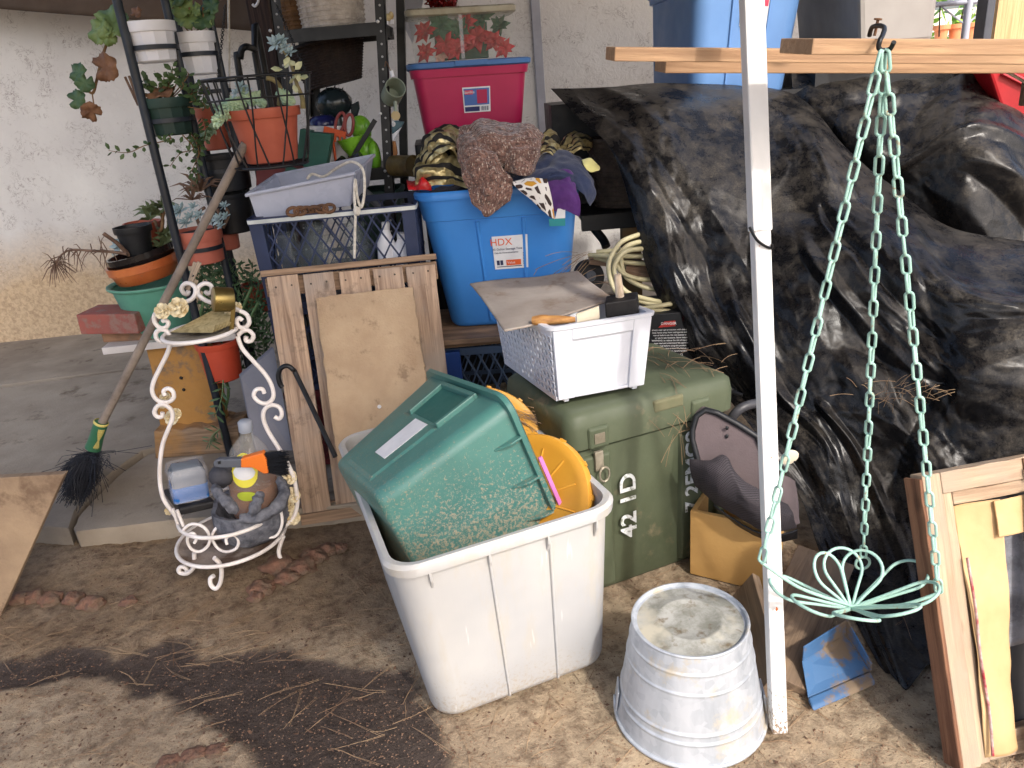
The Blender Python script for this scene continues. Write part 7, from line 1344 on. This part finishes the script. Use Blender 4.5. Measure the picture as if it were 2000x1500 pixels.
# ================================================================ bins at the back right
BT = mat('sky_blue_plastic', C(104, 146, 200), C(92, 132, 186), 3, .45, .03, 50)
Bb = Box(.923, 3.325, 1.19, 4.3, 0, 4.4, .411, .609, .36, .904); bt_ = thing('storage_tote', 'tall pale blue storage tote standing behind the tarp and boards', 'storage box', Bb(0, 0, 0), 'plastic storage totes')
tote(Bb, BT, bt_, .004, .06, .012, .06); m = MB(); m.loft([Bb.ring(.99, -.012, .06), Bb.ring(1.0, -.02, .06), Bb.ring(1.06, -.02, .06), Bb.ring(1.07, .0, .06)]); m.build('lid', BT, bt_, 40)
for u in (-.32, .36): m = MB(); m.hexa(Bb.quad('f', u - .03, u + .03, .02, .9, -.003) + Bb.quad('f', u - .01, u + .01, .03, .9, .008)); m.build('rib', BT, bt_, 0, bevel=.003)
lb2 = card(Bb, 'f', -.16, .36, .62, .90, LABEL, bt_, 'label', .003); card(Bb, 'f', -.13, .33, .80, .86, mat('label_pink', C(206, 60, 90)), lb2, 'label_print', .0042)
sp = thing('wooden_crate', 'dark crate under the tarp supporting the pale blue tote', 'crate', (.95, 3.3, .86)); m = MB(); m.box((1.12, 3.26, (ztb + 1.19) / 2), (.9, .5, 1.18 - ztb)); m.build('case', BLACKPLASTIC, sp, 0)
a_ = [ony(1562, 78, 3.55), ony(1682, 76, 2.86), ony(1822, 70, 2.92), ony(1760, 80, 3.6)]; tp4 = [ony(1548, -70, 3.56), ony(1676, -90, 2.85), ony(1842, -90, 2.91), ony(1760, -80, 3.6)]
gbn2 = thing('grey_bin', 'large grey plastic bin at the back beside the bright yard', 'bin', a_[1]); m = MB(); lo = [V((q.x, q.y, a_[1].z - .03)) for q in a_]; hi = [V((q.x, q.y, 1.62)) for q in tp4]; m.hexa(lo + hi); m.build('body', mat('grey_bin_plastic', C(150, 146, 142), C(136, 132, 128), 3, .55), gbn2, 0, bevel=.02)
m = MB(); c = sum(hi, V()) / 4; m.hexa([c + (q - c) * 1.05 for q in hi] + [c + (q - c) * 1.05 + V((0, 0, .03)) for q in hi]); m.build('lid', mat('grey_bin_plastic', C(150, 146, 142)), gbn2, 0, bevel=.005)
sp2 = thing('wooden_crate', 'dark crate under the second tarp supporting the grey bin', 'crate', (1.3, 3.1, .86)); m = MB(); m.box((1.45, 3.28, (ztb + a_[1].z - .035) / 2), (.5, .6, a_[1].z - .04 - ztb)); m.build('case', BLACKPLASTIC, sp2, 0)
# ================================================================ boards over the top
BRD = wood('orange_board', C(180, 146, 112), C(154, 120, 90), C(164, 132, 102), 0, .7, .7)
def board(label, l_, r_, Y, wdt, th_, up=V((0, 0, 1))):
    a_, b_ = ony(*l_, Y), ony(*r_, Y); M_ = V((0, wdt / 2, -th_ / 2)); o = plank('timber_board', a_ + M_, b_ + M_, wdt, th_, BRD, None, V((0, -.05, 1)), .002, .002, 14); return tag(o, label, 'board', 'boards laid across the top')
board('long orange-brown board reaching furthest left behind the white post', (1200, 89), (2560, 101), 1.60, .12, .025)
board('short thick board laid on top with the hook, its end showing', (1588, 70), (2900, 74), 1.25, .14, .023)
board('dark board beneath the two others, over the blue tote', (1300, 116), (2330, 117.3), 1.86, .12, .026)
sw2 = thing('trestle', 'timber trestle just out of view holding up the boards', 'trestle', (1.35, 1.35, 0)); m = MB(); m.box((1.35, 1.60, 1.168), (.06, .80, .06)); m.build('crossbar', OLDW, sw2, 0, bevel=.003)
for y in (1.24, 1.40): m = MB(); m.box((1.35, y, .569), (.05, .05, 1.137)); m.build('leg', OLDW, sw2, 0, bevel=.003)
HY = 1.22; hk0 = ony(1722, 95, HY); nl = thing('nail', 'bent rusty nail driven into the top board', 'nail', ony(1708, 68, 1.29)); rod('shank', [ony(1708, 70, 1.29), ony(1715, 38, 1.29)], .0024, RUST, nl, 8); rod('head', [ony(1714.6, 39, 1.29), ony(1715.3, 36, 1.29)], .006, RUST, nl, 10)
sh_ = thing('s_hook', 'black S hook over the board edge carrying the chains', 'hook', hk0); m = MB(); m.tube(curve([ony(1698, 70, 1.31), ony(1703, 54, 1.30), ony(1716, 50, 1.28), ony(1727, 54, 1.26), ony(1725, 66, 1.235), ony(1719, 78, HY), ony(1716, 92, HY), ony(1723, 98, HY), ony(1738, 96, HY), ony(1746, 82, HY - .01)], 50), .0036, 8); m.build('bent_rod', BLACKMETAL, sh_, 60)
# ================================================================ hanging flower basket on three chains
AQUA = mat('chipped_aqua_paint', C(160, 198, 186), C(140, 178, 166), 14, .55, .3, 120, dirt=(C(150, 108, 66), .60, 45))
hub = V((ony(1662, 1188, HY).x, HY, ony(1662, 1188, HY).z)); hcx_ = hub.x
hb2 = thing('chain_planter', 'aqua painted wire flower planter hanging on three chains', 'hanging planter', hub)
AL, AR, AB = ony(1487, 1098, HY - .02), ony(1834, 1158, HY - .04), ony(1686, 1088, HY + .13); RP = .185
for tgt, fl in ((AL, 0), (AR, 1), (AB, 0)): chain(hb2, [hk0 + V((random.uniform(-.006, .006), 0, -.002)), tgt], .037, .0175, .0027, AQUA, 'chain_link', 7, fl)
m = MB(); m.tube([AB + V((.015 * math.cos(a), 0, -.015 + .015 * math.sin(a))) for a in [2 * math.pi * k / 20 for k in range(20)]], .003, 8, True); m.build('ring', AQUA, hb2, 60)
zr_ = {0: AL.z, 1: AR.z, 2: AB.z}
for k in range(9):
    a = R_(88 + 360 / 9 * k); d_ = V((math.cos(a), math.sin(a), 0)); s_ = V((-d_.y, d_.x, 0)); bk_ = max(0, math.sin(a)); th_ = R_(23 - 9 * math.sin(a) + random.uniform(-3, 4)); o_ = d_ * math.cos(th_) + V((0, 0, math.sin(th_))); Lc, rc_ = .130 - .026 * bk_, .038; Lc, rc_, th_ = (.080, .037, R_(50)) if bk_ > .35 else (Lc, rc_, th_); o_ = d_ * math.cos(th_) + V((0, 0, math.sin(th_))); cc_ = hub + o_ * Lc; b0 = math.acos(rc_ / Lc)
    arc = [cc_ + (s_ * math.sin(t) - o_ * math.cos(t)) * rc_ for t in [b0 + (2 * math.pi - 2 * b0) * j / 18 for j in range(19)]]
    m = MB(); m.tube([hub + s_ * .002] + [hub.lerp(arc[0], .5)] + arc + [hub.lerp(arc[-1], .5)] + [hub - s_ * .002], .0032, 8); m.build('petal_wire', AQUA, hb2, 60)
for tgt in (AL, AR): rod('link_arm', curve([tgt + V((0, 0, .0)), tgt.lerp(hub, .25) + V((0, 0, -.01)), tgt.lerp(hub, .5) + V((0, 0, -.012)), hub + V((0, 0, .006))], 14), .0034, AQUA, hb2)
# ================================================================ wooden frame with papers at the right edge
FRW = wood('weathered_frame_wood', C(176, 154, 128), C(146, 122, 99), C(158, 142, 124), 2, .9, dirt=(C(108, 84, 64), .6, 9)); FRX = wood('weathered_frame_rail', C(176, 154, 128), C(146, 122, 99), C(158, 142, 124), 0, .9)
Mf = Matrix.Translation((.915, 1.10, .002)) @ (Matrix.Rotation(R_(11.8), 4, 'Z') @ Matrix.Rotation(R_(-22.0), 4, 'X') @ Matrix.Rotation(R_(1.5), 4, 'Y'))
wf = thing('screen_frame', 'weathered wooden screen frame with a rusty hinge leaning at the lower right', 'frame', Mf.to_translation())
def fbox(nm, x0, x1, y0, y1, z0, z1, mt_, bev=.002):
    m = MB(); rg_ = []; sx_, sz_ = x1 - x0, z1 - z0; lng = sz_ > sx_
    for i in range(15):
        t = i / 14 - .5; o = [mn.noise(V((t * 14, x0 * 40, k * 5 + z0 * 9))) * .0022 for k in range(4)]
        if lng: rg_.append([(-sx_ / 2 + o[0], (y0 - y1) / 2, t * sz_), (sx_ / 2 + o[1], (y0 - y1) / 2, t * sz_), (sx_ / 2 + o[2], (y1 - y0) / 2, t * sz_), (-sx_ / 2 + o[3], (y1 - y0) / 2, t * sz_)])
        else: rg_.append([(t * sx_, (y1 - y0) / 2, -sz_ / 2 + o[0]), (t * sx_, (y1 - y0) / 2, sz_ / 2 + o[1]), (t * sx_, (y0 - y1) / 2, sz_ / 2 + o[2]), (t * sx_, (y0 - y1) / 2, -sz_ / 2 + o[3])])
    m.loft(rg_); return m.build(nm, mt_, wf, 0, bevel=bev, M=Mf @ Matrix.Translation(((x0 + x1) / 2, (y0 + y1) / 2, (z0 + z1) / 2)))
HF = .568
fbox('outer_stile', -.126, -.0865, -.012, .022, .0, HF, FRW); fbox('inner_stile', -.0855, -.0615, -.006, .02, 0, HF - .036, FRW); fbox('bead_stile', -.0605, -.050, .003, .018, 0, HF - .075, FRW)
fbox('top_rail', -.0855, .45, -.0118, .022, HF - .042, HF, FRX); fbox('inner_top_rail', -.0605, .45, -.006, .02, HF - .068, HF - .0435, FRX); fbox('end_board', -.1345, -.1268, -.014, .03, 0, HF - .006, wood('red_brown_edge', C(132, 94, 70), C(104, 70, 52), None, 2, .9))
fbox('back_panel', -.05, .45, .019, .021, 0, HF - .04, mat('dark_screen', C(44, 44, 48), C(60, 60, 64), 6, .5), 0); fbox('bottom_rail', -.06, .45, -.004, .018, -.0, .05, FRX)
m = MB(); m.tube([Mf @ V((.105 + .007 * math.cos(a), -.018, HF - .030 + .013 * math.sin(a))) for a in [2 * math.pi * k / 16 for k in range(16)]], .0028, 6, True); m.build('hinge_loop', RUST, wf, 40); m = MB(); m.box((.106, -.0135, HF - .012), (.014, .003, .022), Mf); m.build('hinge_plate', RUST, wf, 0)
KR = mat('yellowed_paper', C(196, 166, 122), C(178, 146, 102), 5, .85, .2, 40, dirt=(C(120, 94, 64), .66, 9))
kp = thing('yellowed_card', 'yellowed cut-out card sheet standing inside the wooden frame', 'card', Mf @ V((.0, -.01, .05)))
rows = []
for k, (xa, xb) in ((0, (-.072, .0)), (.2, (-.070, .012)), (.4, (-.066, .026)), (.55, (-.063, .036)), (.68, (-.062, .040)), (.80, (-.060, .038)), (1, (-.058, .036))): rows.append([Mf @ V((xa + (xb - xa) * t, -.006 - .010 * math.sin(t * 3 + k * 4), .012 + .485 * k)) for t in (0, .33, .66, 1)])
drape('sheet', rows, KR, kp, 20, 50, .003, 16, .002, 3); drape('top_strip', [[Mf @ V((x, -.012 - .004 * math.sin(x * 40), z)) for x in (.02, .06, .10)] for z in (.425, .46, .496)], KR, kp, 16, 12, .002, 20, .002, 5)
m = MB(); m.tube(curve([Mf @ V((x, -.020, z)) for x, z in ((-.060, .40), (-.058, .3), (-.062, .2), (-.060, .1), (-.066, .02))], 30), .0028, 6); m.build('red_edge', mat('red_binding', C(150, 40, 52), C(206, 190, 180), 30, .7), kp, 60)
pg = thing('glossy_page', 'pale glossy page with dark print behind the yellowed card', 'paper', Mf @ V((.06, .01, .3))); drape('sheet', [[Mf @ V((x, .012, z)) for x in (.03, .06, .10)] for z in (.20, .3, .44)], mat('glossy_print', C(150, 152, 160), C(52, 52, 58), 9, .3), pg, 10, 10, .002, 10, .001, 2)
wt = thing('white_batten', 'flaking white painted batten standing at the right border of the photo', 'batten', Mf @ V((.05, -.03, .03))); rows = [[Mf @ V((x + dx, -.028, z)) for x in (0, .028, .055)] for z, dx in ((0.0, .002), (.15, .03), (.3, .06), (.51, .092))]
drape('board', rows, mat('flaking_white', C(206, 202, 196), C(180, 174, 168), 8, .7, .8, 60, .006, dirt=(C(120, 108, 94), .58, 16)), wt, 12, 40, .003, 18, .009, 3)
# ================================================================ pouch, yellow box, planks and dustpan
GRYF = mat('grey_neoprene', C(98, 86, 88), C(84, 74, 76), 6, .85, .2, 200, dirt=(C(130, 118, 104), .7, 14))
bgp = thing('mesh_pouch', 'grey padded seat pouch with a black mesh pocket slumped on the yellow box', 'bag', ony(1450, 1000, 1.72))
f_ = [(1352, 858), (1352, 840), (1360, 812), (1378, 800), (1400, 806), (1440, 828), (1478, 852), (1490, 880), (1492, 960), (1470, 1000), (1420, 980), (1370, 930)]
pf_ = [ony(x, y, 1.80 - .0004 * (y - 800) - .0003 * (x - 1350)) for x, y in f_]
m = MB(); m.loft([[q + V((0, .03, .0)) for q in pf_], pf_]); m.build('back_pad', GRYF, bgp, 0, bevel=.006)
m = MB(); m.tube([q + V((0, -.002, 0)) for q in pf_], .008, 8, True); m.build('piping', BLACKPLASTIC, bgp, 60)
m = MB()
for px, py in ((1420, 836), (1420, 852)): m.blob(ony(px, py, 1.755), (.0045, .003, .006), 2, 0)
m.build('eyelets', BLACKPLASTIC, bgp, 60)
mt, n, l, p = newmat('black_mesh'); uvn = n.new('ShaderNodeUVMap'); mp = n.new('ShaderNodeMapping'); mp.inputs['Scale'].default_value = (46, 36, 1); mp.inputs['Rotation'].default_value = (0, 0, .78); l.new(uvn.outputs[0], mp.inputs[0]); v = n.new('ShaderNodeTexVoronoi'); v.inputs['Randomness'].default_value = 0; v.inputs['Scale'].default_value = 1; l.new(mp.outputs[0], v.inputs['Vector'])
k = ramp(n, l, v.outputs['Distance'], .26, .36); l.new(mix(n, l, k, C(14, 13, 14), C(62, 56, 62)), p.inputs['Base Color']); p.inputs['Roughness'].default_value = .8; l.new(bump(n, l, k, .8, .003), p.inputs['Normal']); MESH = mt
drape('mesh_pocket', [[ony(*q) for q in r] for r in ([(1348, 896, 1.74), (1385, 900, 1.70), (1415, 890, 1.69), (1440, 930, 1.66), (1490, 962, 1.64), (1540, 985, 1.66)], [(1350, 915, 1.73), (1390, 925, 1.67), (1425, 930, 1.65), (1455, 965, 1.62), (1500, 990, 1.61), (1548, 1000, 1.64)], [(1355, 940, 1.74), (1395, 960, 1.67), (1435, 975, 1.64), (1470, 1000, 1.61), (1510, 1018, 1.60), (1552, 1018, 1.64)], [(1368, 955, 1.76), (1405, 985, 1.70), (1445, 1010, 1.66), (1480, 1030, 1.63), (1515, 1038, 1.62), (1556, 1030, 1.66)])], MESH, bgp, 60, 36, .006, 14, .004, 5)
drape('side_flap', [[ony(*q) for q in r] for r in ([(1500, 930, 1.72), (1530, 930, 1.74), (1552, 940, 1.78)], [(1498, 985, 1.66), (1530, 985, 1.68), (1558, 990, 1.72)], [(1500, 1035, 1.63), (1530, 1032, 1.66), (1560, 1022, 1.70)])], GRYF, bgp, 20, 20, .005, 12, .006, 5)
drape('black_base', [[ony(*q) for q in r] for r in ([(1395, 985, 1.71), (1440, 1018, 1.67), (1480, 1038, 1.64), (1520, 1045, 1.63), (1558, 1035, 1.66)], [(1400, 992, 1.73), (1442, 1026, 1.69), (1482, 1048, 1.66), (1520, 1058, 1.65), (1556, 1050, 1.68)])], BLACKPLASTIC, bgp, 40, 8, .003, 14, .004, 5)
ht = thing('stroller_bar', 'bent black tube handle rising behind the grey pouch', 'handle', ony(1430, 830, 1.85)); m = MB(); m.tube(curve([ony(1420, 835, 1.9), ony(1432, 812, 1.88), ony(1450, 796, 1.88), ony(1478, 788, 1.9), ony(1510, 790, 1.95)], 24), .013, 10); m.build('tube', mat('grey_black_rubber', C(66, 66, 70), C(50, 50, 54), 9, .5), ht, 60)
ds_ = thing('cream_tag', 'round cream plastic tag with two holes hanging behind the left chain', 'tag', ony(1542, 892, 1.72)); q = Matrix.Translation(ony(1542, 893, 1.72)) @ Matrix.Rotation(R_(-25), 4, 'Y') @ Matrix.Rotation(R_(85), 4, 'X') @ Matrix.Diagonal((1.25, .95, 1, 1)); m = MB(); m.lathe([(.001, .002), (.017, .002), (.019, .001), (.019, -.001), (.001, -.002)], 28, q); m.build('disc', mat('cream_plastic', C(222, 212, 190), C(206, 194, 170), 8, .5), ds_, 45)
m = MB()
for px, py in ((1534, 884), (1552, 902)): m.blob(ony(px, py, 1.716), (.003, .001, .003), 1, 0)
m.build('hole', BLACKPLASTIC, ds_, 60)
YB_ = mat('yellow_painted_wood', C(196, 154, 92), C(178, 136, 76), 4, .7, .3, 70, dirt=(C(140, 110, 74), .64, 8)); yb0 = onz(1413, 1092, 0)
B = Box(.585, 1.80, .002, -32, 0, 0, .20, .22, .20, 1); yb2 = thing('yellow_box', 'yellow painted wooden box under the grey mesh pouch', 'box', B(0, 0, 0))
for side in 'frlb': m = MB(); B.slab(m, side, -1 if side in 'fb' else -.88, 1 if side in 'fb' else .88, 0, 1, -.014, 0); m.build('side_board', YB_, yb2, 0, bevel=.002)
m = MB(); m.hexa([B(u * .93, v * .93, k) for k in (0.01, .05) for u, v in ((-1, -1), (1, -1), (1, 1), (-1, 1))]); m.build('floor_board', YB_, yb2, 0)
PLW = wood('grey_weathered_plank', C(136, 114, 92), C(104, 86, 70), C(122, 108, 94), 0, .9, dirt=(C(96, 80, 64), .6, 9))
o = plank('weathered_plank', onz(1612, 1090, .05), onz(1508, 1325, .014), .145, .024, PLW, None, V((.25, .1, 1)), .002, .004, 12); tag(o, 'broad grey weathered plank lying under the chain planter', 'plank', 'weathered planks on the dirt')
o = plank('weathered_plank', onz(1452, 1150, .06), onz(1500, 1345, .03), .11, .022, PLW, None, V((-.9, -.2, .5)), .002, .004, 12); tag(o, 'weathered plank on edge beside the bucket', 'plank', 'weathered planks on the dirt')
DPB = mat('dusty_blue_plastic', C(70, 108, 150), C(60, 96, 138), 5, .5, .05, 50, dirt=(C(126, 108, 88), .47, 14))
dpn = thing('dustpan', 'dusty blue dustpan lying under the tip of the tarp', 'dustpan', onz(1640, 1330)); q4 = [onz(1578, 1362, .012), onz(1700, 1310, .012), onz(1650, 1236, .045), onz(1566, 1290, .05)]
m = MB(); m.loft([[q - V((0, 0, .004)) for q in q4], q4]); m.build('pan', DPB, dpn, 0, bevel=.002)
lo = [onz(1578, 1362, .016), onz(1700, 1310, .016)]; m = MB(); m.hexa([lo[0] - V((0, 0, .012)), lo[1] - V((0, 0, .012)), lo[1] - V((0, .03, .012)), lo[0] - V((0, .03, .012)), lo[0], lo[1], lo[1] - V((0, .022, .004)), lo[0] - V((0, .022, .004))]); m.build('lip', DPB, dpn, 0, bevel=.004)
panel('side_wall', [q4[1], q4[2], q4[2] + V((0, 0, .04)), q4[1] + V((0, 0, .02))], .004, DPB, dpn); panel('back_wall', [q4[3], q4[2], q4[2] + V((0, 0, .04)), q4[3] + V((0, 0, .04))], .004, DPB, dpn)
# ================================================================ lettering becomes flat mesh
bpy.context.view_layer.update(); dg_ = bpy.context.evaluated_depsgraph_get(); todo = []
for o in TEXTS: todo.append((o, bpy.data.meshes.new_from_object(o.evaluated_get(dg_))))
for o, me in todo:
    nm = o.name; par = o.parent; ml = o.matrix_local.copy(); mtl = o.data.materials[0]; bpy.data.objects.remove(o)
    me.name = nm; q = bpy.data.objects.new(nm, me); COL.objects.link(q); q.parent = par; q.matrix_local = ml
    if not me.materials: me.materials.append(mtl)
# ================================================================ stones, needles, grit
RKM = mat('reddish_stone', C(126, 90, 72), C(98, 76, 63), 22, .95, 1.0, 90, .008, dirt=(C(104, 86, 70), .46, 14))
def stone(px, py, r, i, lb, grp, fl=.6):
    c = onz(px, py, 0); R = msz(r, c); m = MB(); m.blob(c + V((0, 0, R * fl * .02)), (R, R * .8, R * fl), 4, .32, 1.7, i * 1.7); m.v = [q + (q - c).normalized() * .004 * mn.noise(q * 55) + (q - c).normalized() * .0022 * mn.noise(q * 140) for q in m.v]; o = m.build('stone', RKM, smooth=180); tag(o, lb, 'stone', grp)
for i, (px, py, r) in enumerate(((40, 1170, 22), (72, 1168, 24), (98, 1172, 24), (145, 1170, 22), (180, 1180, 26), (252, 1176, 17))): stone(px, py, r, i, 'half-buried reddish stone, %s in the row counted from the plywood board' % ('first', 'second', 'third', 'fourth', 'fifth', 'last and smallest')[i], 'stones in the row by the plywood board')
for i, (px, py, r) in enumerate(((545, 1105, 34), (590, 1110, 30), (615, 1088, 28), (640, 1075, 22), (510, 1150, 26), (662, 1070, 16), (500, 1166, 16), (560, 1130, 24))): stone(px, py, r, 10 + i, ('largest lava stone in the cluster at the white stand foot', 'rust-red lava stone in the middle of the cluster by the stand', 'lava stone behind the middle of the cluster by the stand', 'lava stone toward the white bin in the stand cluster', 'low lava stone at the near end of the stand cluster', 'small lava stone set apart, closest to the white bin', 'smallest lava stone, nearest the viewer in the stand cluster', 'lava stone in front of the middle of the stand cluster')[i], 'lava stones by the white stand')
for i, (px, py, r) in enumerate(((380, 1475, 26), (420, 1468, 24), (330, 1488, 22))): stone(px, py, r, 30 + i, 'tan stone sunk in the dirt by the wet patch, %s of three' % ('middle', 'rightmost', 'leftmost')[i], 'tan stones by the wet patch', .3)
def needles(name, spots, seed, label=None, r=.00042, zoff=.003):
    """dry pine needles: pairs of long thin curved strands"""
    rr = random.Random(seed); m = MB()
    for c, d_, L in spots(rr):
        s_ = V((-d_.y, d_.x, 0)); bend = rr.gauss(0, .12)
        for k in (-1, 1):
            pts = []
            sp_ = rr.uniform(.0, .03) * k
            for i in range(5):
                t = i / 4 - .0; q = c + d_ * L * t + s_ * L * (bend * t * t + sp_ * t); z = (gz(q.x, q.y) if name == 'pine_needles' else q.z) + zoff + L * .05 * math.sin(t * 3) * rr.random(); pts.append(V((q.x, q.y, z if name == 'pine_needles' else q.z + L * .06 * math.sin(t * 3))))
            m.tube(pts, r, 3, caps=False)
    o = m.build(name, NEEDLE, smooth=0, kind='stuff'); 
    if label: o['label'] = label
    return o
def ground_spots(rr):
    for i in range(90):
        px, py = rr.uniform(-50, 900), rr.triangular(1060, 1540, 1200); c = onz(px, py); a = rr.gauss(.25, .7); yield c, V((math.cos(a), math.sin(a), 0)), rr.uniform(.06, .17)
    for i in range(120):
        px, py = rr.uniform(860, 1960), rr.uniform(1120, 1540); c = onz(px, py); a = rr.gauss(.4, .9); yield c, V((math.cos(a), math.sin(a), 0)), rr.uniform(.04, .13)
    for cx_, cy_, n_, s_ in ((1500, 1330, 50, 25), (1390, 1100, 50, 30), (250, 1090, 18, 60), (400, 1230, 9, 60), (560, 1400, 4, 40), (740, 1350, 3, 40), (660, 1440, 3, 40), (300, 1300, 6, 60), (700, 1120, 10, 30)):
        for i in range(n_): c = onz(rr.gauss(cx_, s_), rr.gauss(cy_, s_ * .5)); a = rr.gauss(.3, .8); yield c, V((math.cos(a), math.sin(a), 0)), rr.uniform(.05, .14)
needles('pine_needles', ground_spots, 3)
def trunk_spots(rr):
    for i in range(36): c = Bt(rr.gauss(.62, .25), rr.gauss(-.2, .4), 1.0) + V((0, 0, .004)); a = rr.uniform(0, 6.3); yield c, V((math.cos(a), math.sin(a), rr.uniform(-.1, .1))), rr.uniform(.05, .12)
    for i in range(16): c = Bt(rr.gauss(.3, .12), -1.06, .78) + V((0, -.01, 0)); a = rr.uniform(0, 6.3); yield c, V((math.cos(a) * .8, -.25, math.sin(a))), rr.uniform(.05, .10)
needles('fallen_needles', trunk_spots, 5, r=.0005)
def bundle_spots(rr):
    for i in range(140): c = at(rr.gauss(1040, 24), rr.gauss(820, 16), 2.02); a = rr.gauss(-.6, .25); yield c, V((math.cos(a), math.sin(a) * .3, -.55 + rr.gauss(0, .15))), rr.uniform(.08, .15)
    for i in range(24): c = ony(rr.gauss(1090, 25), rr.gauss(556, 12), 2.25); a = rr.uniform(0, 6.3); yield c, V((math.cos(a), math.sin(a), .02)), rr.uniform(.06, .12)
    for i in range(14): c = ony(rr.gauss(1150, 14), rr.gauss(505, 8), 2.5); yield c, V((rr.gauss(-.8, .3), -.3, rr.gauss(-.4, .3))), .14
    for i in range(40): c = ony(rr.gauss(1760, 40), rr.gauss(765, 12), 1.9); a = rr.uniform(0, 6.3); yield c, V((math.cos(a), -.1, math.sin(a) * .5)), rr.uniform(.04, .08)
needles('straw_needles', bundle_spots, 8, r=.0006)
m = MB(); rr = random.Random(14)
for i in range(1500):
    px, py = (rr.uniform(-60, 900), rr.uniform(1060, 1545)) if i < 1000 else (rr.uniform(860, 2000), rr.uniform(1130, 1545)); 
    if mn.noise(V((px * .008, py * .012, 3))) < -.05: continue
    c = onz(px, py); s_ = rr.uniform(.0025, .007); c.z = gz(c.x, c.y) + .0015; a = rr.uniform(0, 6.28); d_ = V((math.cos(a), math.sin(a), rr.gauss(0, .25))); e = V((-d_.y, d_.x, rr.gauss(0, .3))) * rr.uniform(.3, .7)
    q = [c + d_ * s_, c + e * s_ * .9, c - d_ * s_ * .8, c - e * s_]; m.loft([[p_ - V((0, 0, .0012)) for p_ in q], q])
m.build('bark_chips', mat('bark_chip', C(112, 84, 66), C(76, 58, 48), 60, .95), smooth=0, kind='stuff')
m = MB(); rr = random.Random(12)
for i in range(8000):
    px, py = (rr.uniform(-60, 880), rr.uniform(1060, 1545)) if i < 5000 else (rr.uniform(860, 2000), rr.uniform(1130, 1545)); c = onz(px, py)
    s_ = rr.uniform(.0010, .0030); c.z = gz(c.x, c.y) + s_ * .3; 
    m.add([c + V((s_ * rr.uniform(.7, 1.5), 0, 0)), c + V((-s_ * .5, s_ * rr.uniform(.6, 1.2), 0)), c + V((-s_ * .5, -s_, 0)), c + V((0, 0, s_ * .55))], [(0, 1, 3), (1, 2, 3), (2, 0, 3)])
m.build('grit', mat('grit', C(140, 112, 90), C(98, 76, 62), 120, .95), smooth=0, kind='stuff')
